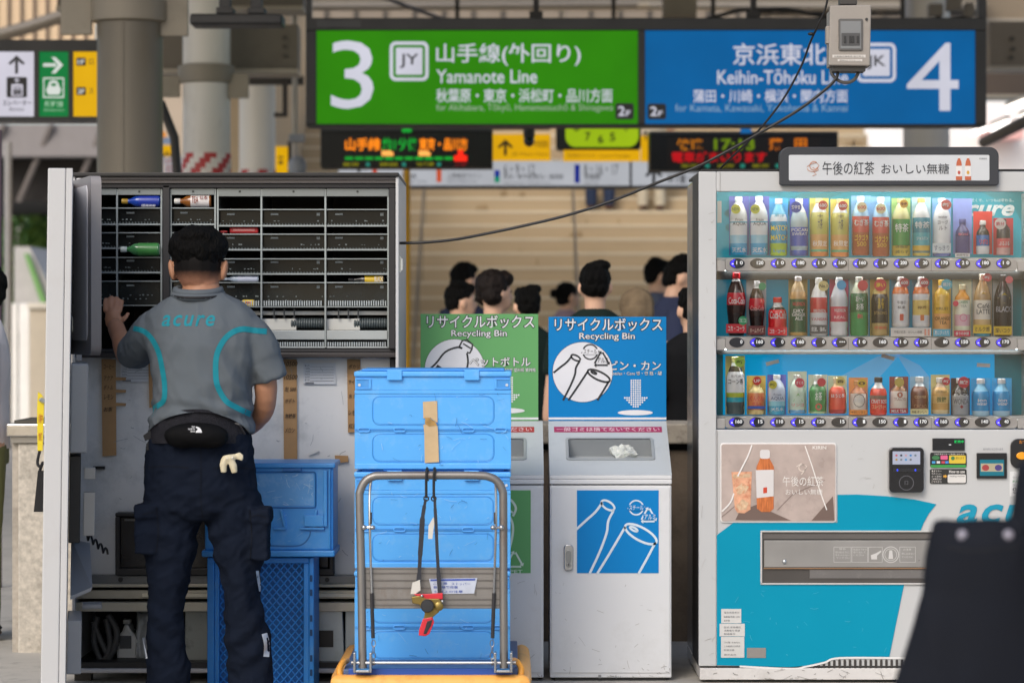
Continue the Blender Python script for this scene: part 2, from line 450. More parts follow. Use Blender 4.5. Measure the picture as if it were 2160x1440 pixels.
# unlit black lamp housing
t = thing('ceiling_lamp', 'long black unlit lamp housing hung above the striped column', 'lamp', P(497, 50, 16.5))
m = MB(); m.pbox(400, 595, 29, 52, 16.5, 16.75); m.build('housing', pm('#121214', .5), t, bevel=.012)
for px in (462, 528):
    m = MB(); m.pbox(px, px+24, -60, 28.8, 16.58, 16.66); m.pbox(px-6, px+30, 16, 28.8, 16.55, 16.7); m.build('hanger', pm('#2b2a2a', .6), t, bevel=.004)

# ---- staircase
t = thing('staircase', 'wide beige staircase climbing away behind the crowd', 'stairs', (X(1250, 26.7), 26.7, 0))
xa, xb = X(598, 30), X(1905, 30)
STEP = pm('#c2ac8b', .6, var=.07, scale=1.5, stretch=(.4, 1, 3), grime=('#ab9474', .3, 1.2))
for i in range(32):
    y = 26.7+.3*i; z = .16*i
    m = MB(); m.mi = 0; m.box(xa, xb, y, 26.7+.3*33, z if i else 0, z+.128)
    m.mi = 1; m.box(xa, xb, y-.003, y+.3*2, z+.1283, z+.16)
    m.build('step', [STEP, pm('#dfd1b6', .55, var=.05)], t)
m = MB(); m.box(xa-.25, xa-.004, 26.5, 36.6, 0, 5.0); m.build('side_wall', pm('#cbb492', .6), t)
m = MB(); m.box(xb+.004, xb+.25, 26.5, 36.6, 0, 2.2); m.build('side_wall', pm('#cbb492', .6), t)
for px in (884, 1216):
    m = MB(); x = X(px, 29); m.tube([(x, 27, .9), (x, 36, .9+4.8)], .011, 8)
    for i in range(0, 10): m.tube([(x, 27+i, .533*i), (x, 27+i, .9+.533*i)], .008, 6)
    m.build('handrail', pm('#9c8f7b', .5, metal=.4), t, smooth=True)
m = MB(); r_ = random.Random(5)
for k in range(70):
    i = r_.randrange(6, 22); x = xa+(xb-xa)*r_.random(); y = 26.7+.3*i-.0045; w = .02+.25*r_.random()**3; z0 = .16*i+.015; h = .1*r_.random()
    m.mesh([(x, y, z0), (x+w, y, z0), (x+w*.9, y, z0+h), (x+w*.15, y, z0+h*.8)], [(0, 1, 2, 3)])
m.build('stain', pm('#a8906e', .7, var=.2), t, recalc=False)['kind'] = 'stuff'
t = thing('marker_pole', 'slim yellow pole rising beside the opened drink machine in front of the stairs', 'pole', (X(858, 24), 24, 0))
m = MB(); m.tube([(X(858, 24), 24, 0), (X(858, 24), 24, Z(350, 24))], .03, 12); m.build('pole', pm('#e0a818', .5), t, smooth=True)
m = MB(); m.lathe([(.06, 0), (.06, .02), (.036, .03)], (X(858, 24), 24, 0), 14); m.build('base', pm('#8d8a84', .5), t)

# ---- parapet walls
t = thing('parapet_wall', 'brown stone parapet wall behind the recycling bins', 'wall', (X(1150, 11.6), 11.75, 0))
x0, x1 = X(700, 11.6), X(2300, 11.6); zt = Z(893, 11.55)
m = MB(); m.box(x0, x1, 11.6, 11.9, 0, zt-.11); m.build('wall_body', pm('#6d5f50', .7, var=.2, scale=9, bump=.2, grime=('#3b332b', .7, 7)), t)
m = MB(); m.box(x0, x1, 11.62, 11.9, zt-.108, zt-.085); m.build('joint', pm('#26221e', .8), t)
m = MB(); m.box(x0, x1, 11.55, 11.95, zt-.083, zt); m.build('coping', pm('#a59c8e', .7, var=.15, scale=14, bump=.2, grime=('#4b443a', .8, 16)), t, bevel=.008)
d = 11.2
t = thing('granite_pier', 'pale speckled granite pier with a steel cap beside the machine door', 'pier', (X(70, d), d+.3, 0))
GR = pm('#b9b2a6', .65, var=.28, scale=55, bump=.1, grime=('#6e675c', .8, 3))
m = MB(); m.pbox(38, 300, 934, 1400, d, d+.5); m.build('shaft', GR, t, bevel=.006)
m = MB(); m.box(X(24, d), X(37.3, d), d+.02, d+.5, 0, Z(934, d)); m.build('edge_strip', pm('#aaa296', .65, var=.2, scale=40, grime=('#6e675c', .6, 4)), t)
m = MB(); m.box(X(40, d), X(300, d), d+.012, d+.5, 0, Z(1400.5, d)); m.build('plinth', pm('#8d8578', .7, var=.2, scale=30, grime=('#4c463d', .9, 6)), t)
m = MB(); m.box(X(24, d), X(300, d), d-.012, d+.51, Z(933.5, d), Z(921, d)); m.build('cap_skirt', pm('#8f8c87', .35, metal=.8), t)
m = MB(); m.box(X(16, d), X(300, d), d-.03, d+.55, Z(920.5, d), Z(893, d)); m.build('cap', pm('#c4c1bb', .22, metal=.9, grime=('#8d8983', .5, 9)), t, bevel=.006)
m = MB()
for i in range(7): m.box(X(28, d)+.0*i, X(290, d), d+.02+.06*i, d+.05+.06*i, Z(893, d)+.001, Z(893, d)+.012)
m.build('top_grille', pm('#4b4944', .5, metal=.5), t)

# ---- far left: street side
t = thing('station_canopy', 'dark canopy of the next platform over the trees, under the elevator sign', 'canopy', (X(60, 45), 46, 2.9))
m = MB(); m.pbox(-350, 345, 262, 330, 45, 52); m.build('fascia', pm('#8a8584', .7), t)
m = MB(); m.pbox(-350, 345, 331, 425, 45.6, 52); m.build('soffit', pm('#2b2725', .8), t)
m = MB()
for px in (-60, 40, 150): m.tube([P(px, 425, 45.4), P(px+70, 262, 44.9)], .05, 6)
m.build('brace', pm('#77706c', .6), t, smooth=True)
m = MB(); m.tube([P(17, 300, 30), (X(17, 30), 30, 0)], .04, 10)
tag(m.build('steel_post', pm('#9c9a98', .5), smooth=True), 'thin grey steel post between the elevator sign and the white door edge', 'post')
m = MB(); m.tube([(X(-3, 14), 14, 0), (X(-3, 14), 14, 2.25)], .016, 8)
tag(m.build('thin_post', pm('#5b4750', .4), smooth=True), 'slim purplish post at the picture edge below the elevator sign', 'post')
m = MB(); m.prism([(30, 700), (30, 520), (62, 520), (130, 650), (130, 700)], 40, 42)
tag(m.build('escalator_flank', pm('#b9b6b4', .5, var=.1)), 'grey sloping escalator flank in front of the far trees', 'escalator')
m = MB(); m.prism([(50, 535), (60, 535), (98, 640), (86, 640)], 39.8, 39.95)
tag(m.build('green_rail', pm('#6fa05a', .5)), 'green sloping rail along the grey escalator flank', 'rail')
t = thing('white_screen', 'bright white screen panels behind the granite pier', 'screen', (X(42, 33), 33, 0))
for a, b in ((22, 36), (40, 62)):
    m = MB(); m.box(X(a, 33), X(b, 33), 33, 33.08, 0, Z(640, 33)); m.build('panel', pm('#f4f2ee', .6), t, bevel=.01)
t = thing('utility_cabinet', 'beige utility cabinet standing beside the white screen panels', 'cabinet', (X(83, 31), 31.2, 0))
m = MB(); m.box(X(62, 31), X(120, 31), 31, 31.5, 0, Z(652, 31)); m.build('body', pm('#c9beab', .6), t, bevel=.01)
m = MB(); m.box(X(59, 31), X(123, 31), 30.96, 31.55, Z(651.5, 31), Z(638, 31)); m.build('top', pm('#dcd6c8', .6), t, bevel=.01)
t = thing('grey_building', 'plain grey building far beyond the trees', 'building', (X(0, 75), 78, 0))
m = MB(); m.box(-26, X(330, 75), 75, 82, 0, 5.2); m.build('wall', pm('#8d8a86', .8, var=.1, scale=.4), t)
for i in range(6):
    m = MB(); m.box(-20+2*i, -18.9+2*i, 74.96, 75, 1.4, 2.8); m.build('window', pm('#3c4146', .2), t)
def tree(label, cx, y, zc, R, H, n, seed, hexes):
    rnd = random.Random(seed)
    t = thing('street_tree', label, 'tree', (cx, y, 0), 'trees by the street')
    m = MB(); m.tube([(cx, y, 0), (cx+.1, y, zc*.5), (cx-.05, y, zc)], [.16, .12, .07], 8)
    for k in range(5):
        w = rnd.random()*6.28; m.tube([(cx, y, zc*.6), (cx+R*.6*math.cos(w), y+R*.6*math.sin(w), zc+H*.3*rnd.random())], [.07, .02], 6)
    m.build('trunk', pm('#4e4034', .8), t, smooth=True)
    cl = [(cx+R*.8*(rnd.random()*2-1), y+R*.8*(rnd.random()*2-1), zc+H*.8*(rnd.random()*2-1), R*(.25+.3*rnd.random())) for _ in range(22)]
    m = MB()
    for k in range(n):
        a = cl[k % len(cl)]; v = Vector((rnd.gauss(0, 1), rnd.gauss(0, 1), rnd.gauss(0, .8))).normalized()*a[3]*rnd.random()**.4
        p = Vector(a[:3])+v; s = .05+.05*rnd.random()
        u = Vector((rnd.gauss(0, 1), rnd.gauss(0, 1), rnd.gauss(0, 1))).normalized(); w = u.orthogonal().normalized()
        m.mi = k % len(hexes)
        m.mesh([p-u*s, p-w*s*.5, p+u*s, p+w*s*.5], [(0, 1, 2, 3)])
    m.build('crown', [pm(h, .6, var=.15) for h in hexes], t, recalc=False)
tree('leafy green tree beyond the escalator flank beside the machine door', X(84, 52), 52, 2.55, 1.3, .9, 4200, 3, ['#5e8a3a', '#7ea84e', '#41682c', '#94bb66'])
tree('darker green tree in front of the grey building, behind the thin posts', X(18, 60), 60, 2.6, 1.7, 1.2, 4200, 5, ['#3c5f2b', '#557a38', '#6d9448'])

# added white block in place of blown-out daylight, faint windows included
t = thing('daylight_block', 'added white block for blown out daylight beyond the blue sign end over the closed machine', 'building', (X(2050, 62), 64, 0))
m = MB(); m.box(X(1740, 62), X(2700, 62), 62, 68, 0, Z(215, 62)); m.build('wall', pm('#f6f2ef', .7, var=.03, scale=.5), t)
m = MB()
for i in range(12): m.box(X(1760, 62)+i*.85, X(1760, 62)+i*.85+.5, 61.97, 61.998, 3.4, 3.9)
m.build('window', pm('#d6cfcf', .3), t)
m = MB(); m.box(X(2080, 61), X(2160, 61), 61, 61.9, Z(292, 61), Z(268, 61)); m.build('pink_tinge_box', pm('#e6b3ad', .7), t)

# service runs under the roof
def run(label, pts, r, h, name='conduit_run'):
    m = MB(); m.tube([P(*p) for p in pts], r, 8); tag(m.build(name, pm(h, .6), smooth=True), label, 'conduit')
run('thin dark conduit slanting down behind the top edge of the green sign', [(740, -30, 27), (985, 60, 25)], .018, '#3b3631')
run('grey pipe running level above the green sign, cut by its hangers', [(600, 16, 28), (1345, 10, 28)], .035, '#8b8378')
run('dark conduit bending over the blue sign behind the breaker box', [(1480, 44, 25), (1560, 22, 25), (1660, 20, 25), (1760, 40, 25)], .02, '#2b2825')
run('pale pipe running level above the blue sign', [(1370, 12, 29), (2070, 18, 29)], .03, '#8a8276')
for k, (px, lab) in enumerate(((960, 'slim dark hanger rod above the middle of the green sign'), (1290, 'slim dark hanger rod near the joint of the two big panels'), (1500, 'slim dark hanger rod above the start of the blue sign'), (1900, 'slim dark hanger rod behind the breaker box side'))):
    m = MB(); m.pbox(px, px+9, -80, 60, 26, 26.05); tag(m.build('hanger_rod', pm('#2d2a27', .6)), lab, 'rod')
t = thing('junction_cluster', 'clustered grey junction boxes above the end of the blue sign', 'junction box', P(2000, 44, 24))
for (a, b, c, e) in ((1960, 1990, 8, 34), (1998, 2030, -6, 22), (2036, 2056, 6, 36)):
    m = MB(); m.pbox(a, b, c, e, 24, 24.12); m.build('box', pm('#6f685e', .5), t, bevel=.008)
m = MB(); m.tube([P(1975, 34, 24.05), P(1990, 44, 24.05), P(2046, 36, 24.05)], .02, 6); m.build('cable', pm('#2a2724', .6), t, smooth=True)

t = thing('dark_backing', 'added dark duct above the blue sign end with pale clamps', 'backing', P(1850, 34, 30.5))  # dark box added to darken the wall behind the sign's top edge
m = MB(); m.pbox(1590, 2076, -30, 30, 30.6, 30.9); m.build('backing', pm('#4b443c', .6, var=.2, scale=3), t, bevel=.01)
for px in (1630, 1700, 1850, 1930):
    m = MB(); m.pbox(px, px+14, -30, 33, 30.54, 30.595); m.build('clamp', pm('#857c70', .5), t)
m = MB(); m.pbox(1400, 1470, -20, 34, 27.5, 27.8); tag(m.build('ceiling_box', pm('#57503f', .6, var=.15)), 'drab square ceiling box over the beginning of the blue sign', 'box')
# ------------------------------------------------------------------ hanging signs
WT = em('#c9c9d6', 1.0)
def arrow_up(mb, cx, y0, y1, w, d):
    poly(mb, [(cx-w*.09, y1), (cx+w*.09, y1), (cx+w*.09, y0+w*.3), (cx-w*.09, y0+w*.3)], d)
    poly(mb, [(cx, y0), (cx+w*.5, y0+w*.48), (cx+w*.36, y0+w*.56), (cx, y0+w*.26)], d-.0004)
    poly(mb, [(cx, y0), (cx, y0+w*.26), (cx-w*.36, y0+w*.56), (cx-w*.5, y0+w*.48)], d-.0004)
d = 19.0
t = thing('platform_sign', 'wide hanging black framed sign with a green panel three and a blue panel four', 'sign', (X(1362, d), d+.12, Z(265, d)))
m = MB(); m.pbox(645, 2081, 38, 64.5, d, d+.26); m.pbox(645, 2081, 261.5, 266, d, d+.26)
m.pbox(645, 667.5, 64.6, 261.4, d, d+.26); m.pbox(2057.5, 2081, 64.6, 261.4, d, d+.26); m.pbox(1345.5, 1361, 64.6, 261.4, d+.001, d+.26)
m.build('frame', pm('#17181b', .45), t, bevel=.004)
m = MB(); m.pbox(667.6, 1345.4, 64.7, 261.3, d+.02, d+.1); m.build('green_panel', em('#2b8002', 1.0), t)
m = MB(); m.pbox(1361.1, 2057.4, 64.7, 261.3, d+.02, d+.1); m.build('blue_panel', em('#005c99', 1.0), t)
m = MB(); m.pbox(645, 657, -140, 37.9, d+.05, d+.15); m.build('hanger', BLK, t)
m = MB(); m.pbox(2064, 2081, -140, 37.9, d+.05, d+.15); m.build('hanger', BLK, t)
for px in (1131, 1590):
    m = MB(); m.pbox(px-6, px+6, -140, 37.9, d+.08, d+.14); m.pbox(px-14, px+14, 24, 37.9, d+.05, d+.17); m.build('hanger', pm('#1c1a19', .6), t)
m = MB(); m.pbox(668, 761, 43, 58, d-.004, d-.001); m.build('maker_plate', pm('#2a2c30', .4), t)
dt = d+.018
def ring_box(parent, a, b, c, e, code, bgm, dd):
    m = MB(); m.rrect(a, b, c, e, dd-.001, dd+.001, 13); m.build('code_box', WT, parent)
    m = MB(); m.rrect(a+7, b-7, c+7, e-7, dd-.003, dd-.0015, 7); m.build('code_box_gap', bgm, parent)
    m = MB(); m.rrect(a+13, b-13, c+13, e-13, dd-.005, dd-.0035, 2); m.build('code_box_field', WT, parent)
    w = (b-a)*.27
    txt(parent, code, (a+b)/2-w*.9, c+26, (a+b)/2+w*.9, e-27, dd-.007, BLK, .012)
txt(t, '3', 698, 86, 788, 230, dt, WT, .0)
ring_box(t, 822, 904, 88, 171, 'JY', em('#2b8002', 1.0), dt)
txt(t, '山手線(外回り)', 920, 92, 1225, 139, dt, WT, .012)
txt(t, 'Yamanote Line', 920, 147, 1133, 176, dt, WT, .01)
txt(t, '秋葉原・東京・浜松町・品川方面', 920, 187, 1292, 217, dt, WT, .012)
WT2 = em('#a9b9a4', .8)
txt(t, 'for Akihabara, Tōkyō, Hamamatsuchō & Shinagawa', 920, 219, 1293, 238, dt, WT2, .0)
def floor_tag(parent, a, b, c, e, s1, dd):
    m = MB(); m.rrect(a, b, c, e, dd-.002, dd+.001, 5); m.build('floor_tag', pm('#15161a', .5), parent)
    w = b-a
    txt(parent, s1[0], a+w*.15, c+6, a+w*.52, e-7, dd-.004, WT, .02)
    txt(parent, s1[1], a+w*.58, c+15, a+w*.82, e-7, dd-.004, WT, .015)
floor_tag(t, 1298, 1337, 218, 252, '2F', dt)
txt(t, '京浜東北線', 1546, 92, 1792, 138, dt, WT, .012)
txt(t, 'Keihin-Tōhoku Line', 1513, 147, 1789, 178, dt, WT, .01)
txt(t, '蒲田・川崎・横浜・関内方面', 1462, 189, 1788, 217, dt, WT, .012)
txt(t, 'for Kamata, Kawasaki, Yokohama & Kannai', 1424, 220, 1788, 238, dt, em('#8fb0cc', .8), .0)
ring_box(t, 1807, 1890, 91, 174, 'JK', em('#005c99', 1.0), dt)
txt(t, '4', 1913, 91, 2022, 234, dt, WT, .0)
floor_tag(t, 1366, 1405, 219, 252, '2F', dt)

# direction sign at the left edge
d = 18.4
t = thing('direction_sign', 'hanging sign with white elevator, green train and yellow panels partly behind the thick column', 'sign', (X(90, d), d+.1, Z(252, d)))
m = MB(); m.pbox(-60, 240, 84, 109, d, d+.2); m.pbox(-60, 240, 246, 256, d, d+.2)
for a, b in ((-60, -9), (71.5, 82), (144, 154)): m.pbox(a, b, 109.1, 245.9, d, d+.2)
m.pbox(231, 240, 109.1, 245.9, d, d+.2); m.build('frame', pm('#18191c', .45), t)
for nm, a, b, h in (('white_panel', -8.9, 71.4, '#d2cfdc'), ('green_panel', 82.1, 143.9, '#0d7a3c'), ('yellow_panel', 154.1, 230.9, '#e3ae0c')):
    m = MB(); m.pbox(a, b, 109.2, 245.8, d+.02, d+.1); m.build(nm, em(h, .95), t)
dt = d+.018; INK = pm('#15141a', .5)
m = MB(); arrow_up(m, 35, 117, 156, 36, dt); m.build('arrow', INK, t)
m = MB(); m.rrect(14, 57, 163, 206, dt-.002, dt, 3); m.build('elevator_pictogram', INK, t)
m = MB(); m.rrect(24, 48, 178, 203, dt-.004, dt-.003, 2); arrow_up(m, 35.5, 165, 177, 12, dt-.004); m.build('elevator_pictogram', em('#d2cfdc', .95), t)
m = MB()
for a in (28, 34, 40): m.rrect(a, a+5, 188, 201, dt-.006, dt-.005, 2); m.prism(ell_pts(a+2.5, 184.5, 2.2, 2.2, 10), dt-.006, dt-.005)
m.build('elevator_pictogram', INK, t)
txt(t, 'エレベーター', 6, 211, 66, 223, dt, INK, .015); txt(t, 'Elevator', 20, 227, 52, 234, dt, INK, .0)
GW = em('#d9ded8', .95)
m = MB(); poly(m, [(91, 134), (118, 134), (118, 141), (91, 141)], dt); poly(m, [(108, 121), (117, 121), (133, 137.5), (117, 155), (108, 155), (122, 137.5)], dt-.0005); m.build('arrow', GW, t)
m = MB()
for q in ((91, 135, 164, 167), (91, 135, 204, 207), (91, 93.5, 167, 204), (132.5, 135, 167, 204)): poly(m, [(q[0], q[2]), (q[1], q[2]), (q[1], q[3]), (q[0], q[3])], dt)
poly(m, [(101, 182), (104, 173), (109, 170), (117, 170), (122, 173), (125, 182), (129, 190), (125, 200), (101, 200), (97, 190)], dt); m.build('train_pictogram', GW, t)
m = MB(); poly(m, ell_pts(113, 179, 6, 3.4), dt-.001); m.build('train_pictogram', em('#0d7a3c', .95), t)
txt(t, '新幹線', 94, 213, 133, 226, dt, em('#9fc7a6', .9), .02); txt(t, 'Shinkansen', 92, 229, 135, 235, dt, em('#9fc7a6', .9), .0)
for y0, s, u in ((122, '1F', 'ロ'), (184, '2F', 'ス')):
    m = MB(); m.rrect(161, 181, y0, y0+17, dt-.002, dt, 2); m.build('floor_tag', INK, t)
    txt(t, s, 164, y0+4, 178, y0+14, dt-.004, em('#e5e1d8', .9), .02)
    txt(t, u, 188, y0+3, 197, y0+14, dt, INK, .01)

# LED departure boards
d = 22.0
LEDO, LEDG, LEDR, LEDY = em('#ff8a1c', 1.2), em('#1fae3a', .9), em('#ff2a18', 1.2), em('#9c9620', .7)
def board(label, a, b, c, e):
    t = thing('departure_board', label, 'departure board', (X((a+b)/2, d), d+.15, Z(e, d)))
    m = MB(); m.pbox(a, b, c, e, d, d+.35); m.build('housing', pm('#131214', .5), t, bevel=.006)
    m = MB(); m.pbox(a, b, c-6, c-.4, d-.03, d+.36); m.build('hood', pm('#4b4d52', .5), t)
    return t
t = board('left departure board with orange and green lines under the green sign', 676, 1039, 276, 353); dt = d-.004
m = MB(); m.pbox(848, 868, 268, 279, d-.05, d-.032); m.build('status_light', LEDG, t)
txt(t, '山手線', 728, 291, 803, 318, dt, LEDO, .03); txt(t, '約1分後', 806, 291, 882, 318, dt, LEDG, .03); txt(t, '東京・品川方', 884, 291, 986, 318, dt, LEDO, .03)
m = MB()
for k in range(11): poly(m, [(728+21*k, 331), (745+21*k, 331), (745+21*k, 337), (728+21*k, 337)], dt)
m.build('line_diagram', LEDG, t)
for a in (805, 883):
    m = MB(); poly(m, [(a, 318), (a+17, 318), (a+25, 322), (a+25, 329), (a, 329)], dt); m.build('train_mark', em('#ffae55', 1.2), t)
m = MB(); poly(m, [(966, 316), (977, 316), (977, 328), (985, 328), (985, 340), (958, 340), (958, 328), (966, 328)], dt); m.build('station_mark', LEDR, t)
for s, a, b, mt in (('東京', 722, 758, LEDY), ('神田', 800, 838, LEDY), ('秋葉原', 878, 916, LEDY), ('上野', 957, 988, em('#7c1a20', .8))): txt(t, s, a, 343, b, 351, dt, mt, .03)
m = MB()
for a in (772, 848, 922): poly(m, [(a, 343), (a+8, 343), (a+8, 351), (a, 351)], dt)
m.build('line_diagram', em('#2f8d7c', .8), t)
t = board('right departure board with an orange, green and red display under the blue sign', 1371, 1768, 283, 359)
m = MB(); m.pbox(1408, 1730, 290, 350, d-.003, d-.001); m.build('display', pm('#241a17', .5), t)
m = MB(); m.pbox(1562, 1585, 271, 281, d-.05, d-.032); m.build('status_light', em('#1c6fb4', .8), t)
txt(t, '快速', 1428, 293, 1483, 317, dt, em('#c9781a', .9), .03); txt(t, '17:13', 1506, 293, 1592, 317, dt, em('#7d9c1c', .7), .03)
txt(t, '蒲', 1622, 292, 1650, 317, dt, em('#d9741a', .9), .03); txt(t, '田', 1676, 292, 1702, 317, dt, em('#d9741a', .9), .03)
txt(t, '電車がまいります', 1417, 320, 1617, 343, dt, em('#d01b22', .8), .03)
for a in (1435, 1512, 1585): txt(t, '東京', a, 346, a+38, 354, dt, em('#8a8420', .7), .03)
m = MB()
for a in (1488, 1562, 1636): poly(m, [(a, 346), (a+9, 346), (a+9, 354), (a, 354)], dt)
m.build('line_diagram', em('#2f8d7c', .8), t)

# yellow exit sign, dome camera, station clock
d = 23.2; YEL = em('#e2aa0e', .95)
t = thing('exit_sign', 'yellow exit sign with an up arrow between the departure board and the clock', 'sign', (X(1100, d), d+.05, Z(338, d)))
m = MB(); m.pbox(1039, 1161, 283, 338, d, d+.12); m.build('panel', YEL, t, bevel=.004)
m = MB(); arrow_up(m, 1066, 294, 328, 34, d-.003); m.build('arrow', INK, t)
txt(t, '中央改札', 1128, 296, 1158, 312, d-.003, pm('#7c6010', .6), .01); txt(t, 'JR Main Gate', 1080, 322, 1158, 330, d-.003, pm('#7c6010', .6), .0)
m = MB(); m.pbox(1039, 1161, 269, 274, d+.02, d+.1); m.build('hanger', pm('#8f8778', .5), t)
t = thing('dome_camera', 'small black dome camera hanging before the yellow exit sign', 'camera', P(1116, 309, 20.5))
m = MB(); m.lathe([(.03, .06), (.042, .08), (.042, .16)], P(1116, 312, 20.5), 16); m.build('mount', pm('#2a2a2c', .4), t, smooth=True)
m = MB(); m.ellipsoid(P(1116, 297, 20.5), (.04, .04, .045)); m.build('dome', pm('#101012', .15, coat=.5), t, smooth=True)
d = 22.6
t = thing('station_clock', 'lime green faced station clock in a black case with a yellow strip below', 'clock', (X(1265, d), d+.1, Z(340, d)))
m = MB(); m.rrect(1173, 1352, 150, 316, d+.002, d+.2, 8); m.build('case', pm('#222124', .5), t, bevel=.006)
m = MB(); m.rrect(1193, 1347, 170, 310, d-.02, d, 22, 8); m.build('face', em('#a5c61a', .85), t)
for s, px, py in (('7', 1240, 288), ('6', 1267, 294), ('5', 1292, 289), ('8', 1216, 268), ('4', 1318, 268), ('9', 1206, 240), ('3', 1330, 240)):
    txt(t, s, px-6, py-9, px+6, py+9, d-.022, pm('#3b4a10', .6), .02)
m = MB(); stroke(m, [(1270, 240), (1300, 205)], 5, d-.024); stroke(m, [(1270, 240), (1238, 220)], 6, d-.024); m.build('hand', INK, t)
m = MB(); m.pbox(1189, 1350, 317, 339, d-.01, d+.12); m.build('name_strip', YEL, t)
txt(t, '中央のりかえ  Central Transfer', 1198, 324, 1330, 333, d-.013, pm('#8d6f14', .6), .0)
t = thing('yellow_sign', 'narrow yellow sign squeezed between the clock and the red departure board', 'sign', (X(1364, d), d+.05, Z(340, d)))
m = MB(); m.pbox(1353, 1375, 286, 340, d+.05, d+.15); m.build('panel', YEL, t, bevel=.003)
m = MB(); arrow_up(m, 1362, 276, 296, 16, d+.045); m.build('arrow', INK, t)

# white transfer board
d = 24.4
t = thing('transfer_board', 'long white transfer board with coloured line bars above the stairs', 'sign', (X(1090, d), d+.1, Z(396, d)))
m = MB(); m.pbox(714, 1500, 340, 391.5, d, d+.16); m.build('panel', em('#c9ccd3', .72), t)
m = MB(); m.pbox(712, 1502, 391.6, 397, d-.02, d+.18); m.pbox(1328, 1333, 340, 391.4, d-.01, d-.001); m.build('frame', pm('#55565b', .5), t)
dt = d-.004
for h, a, b, c, e in (('#d8441e', 786, 795, 350, 384), ('#e2571f', 921, 931, 357, 384), ('#1c38a8', 1043, 1054, 359, 373), ('#17a07a', 1043, 1054, 373, 385), ('#1b2f96', 1212, 1223, 347, 386)):
    m = MB(); m.pbox(a, b, c, e, dt-.002, dt+.002); m.build('line_bar', em(h, .7), t)
GRY = pm('#55575e', .6); GR2 = pm('#7b7e86', .6)
txt(t, '6・9・12', 1063, 347, 1128, 369, dt, GRY, .0); txt(t, '8・16・17', 1232, 347, 1304, 369, dt, GRY, .0); txt(t, '5・13・15', 805, 340, 905, 354, dt, GRY, .0)
for s, a, b, c, e, g in (('常磐線', 846, 878, 366, 377, GRY), ('上野東京ライン', 943, 1015, 365, 377, GR2), ('京浜・東海道(東北)・高崎線', 1062, 1188, 367, 380, GRY), ('常磐線', 1232, 1266, 366, 379, GRY),
                         ('Joban Line', 846, 900, 380, 386, GR2), ('Ueno-Tokyo Line', 943, 1005, 380, 386, GR2), ('Utsunomiya Takasaki Line', 1062, 1160, 383, 389, GR2), ('Joban Line', 1232, 1262, 383, 389, GR2)): txt(t, s, a, c, b, e, dt, g, .005)
m = MB(); arrow_up(m, 1379, 352, 391, 38, dt); m.build('arrow', INK, t)
m = MB(); arrow_up(m, 757, 338, 364, 38, dt); m.build('arrow', INK, t)
txt(t, '地下鉄・のりば', 1408, 367, 1500, 388, dt, GRY, .02)

# small signs beyond the columns
def small(label, a, b, c, e, d, h, txts=(), k=.9, extra=None):
    t = thing('wall_sign', label, 'sign', (X((a+b)/2, d), d+.04, Z(e, d)))
    m = MB(); m.pbox(a, b, c, e, d, d+.08); m.build('panel', em(h, k), t, bevel=.004)
    for s, p, q, r, w, mt in txts: txt(t, s, p, r, q, w, d-.003, mt, .02)
    if extra: extra(t, d-.003)
    return t
def esc(t, d):
    m = MB(); stroke(m, [(342, 345), (345, 330), (352, 322), (360, 330)], 5, d); stroke(m, [(352, 334), (364, 348)], 5, d); m.build('pictogram', INK, t)
small('yellow escalator sign with a dark pictogram beside the thick column', 322, 370, 306, 420, 27, '#e9b10c', extra=esc)
t = small('orange strip over a blue grey panel above the yellow escalator sign', 322, 366, 290, 304, 27.4, '#7d8aa0')
m = MB(); m.pbox(326, 348, 278, 289, 27.4, 27.5); m.build('lamp', em('#f0952a', .9), t, bevel=.01)
small('red and white stop notice in front of the yellow escalator sign', 344, 384, 331, 420, 24, '#cfc8cc', [('STOP', 349, 380, 336, 345, pm('#a8353c', .6)), ('DL', 352, 377, 350, 363, pm('#a8353c', .6))], .6)
def lst(t, d):
    m = MB(); m.prism(ell_pts(592, 343, 5, 4), d-.002, d); m.prism([(586, 330), (598, 330), (598, 334), (586, 334)], d-.002, d); m.build('pictogram', INK, t)
small('yellow wall sign between the white column and the conduit pole', 578, 606, 309, 420, 26.5, '#e9b10c', extra=lst)
m = MB(); m.pbox(607, 613, 298, 420, 26.4, 26.6)
tag(m.build('dark_post', pm('#222126', .5)), 'black post edging the yellow wall sign by the conduit pole', 'post')
m = MB(); m.tube([P(338, 215, 18.5), P(368, 290, 18.5), P(378, 420, 18.5)], .03, 8)
tag(m.build('drain_pipe', pm('#26231f', .5), smooth=True), 'dark bent drain pipe slanting behind the thick column', 'pipe')
# ------------------------------------------------------------------ opened drink machine
D0 = 10.26
WHT = pm('#c6c6c6', .35, var=.02, scale=2, grime=('#b9b4ae', .25, 5))
BLKP = pm('#161517', .4); RUB = pm('#232123', .55); SILV = pm('#b9bfc2', .3, metal=.7, var=.08)
GALV = pm('#dcdddd', .4, metal=.1, var=.08, scale=2.5, grime=('#7f868a', .5, 3.5)); DIM = pm('#2c3032', .25, var=.15)
t = thing('opened_drink_machine', 'drink vending machine with its door swung open and empty racks showing', 'vending machine', (X(495, D0), D0+.35, 0))
OM = t; d = D0
m = MB(); m.pbox(152, 158.5, 366, 1404, d, d+.72); m.pbox(834.5, 841, 373, 1404, d, d+.72); m.pbox(158.6, 834.4, 400, 1404, d+.62, d+.72)
m.build('cabinet', WHT, t, bevel=.002)
m = MB(); m.pbox(150, 841, 364, 372.5, d-.01, d+.73); m.build('top_cap', BLKP, t, bevel=.003)
m = MB(); m.pbox(158.6, 834.4, 372.6, 379, d+.004, d+.6); m.build('top_rail', pm('#4a4648', .4), t)
m = MB(); m.pbox(158.6, 834.4, 379.1, 386, d+.02, d+.6); m.build('top_rail', pm('#6a6668', .35, metal=.4), t)
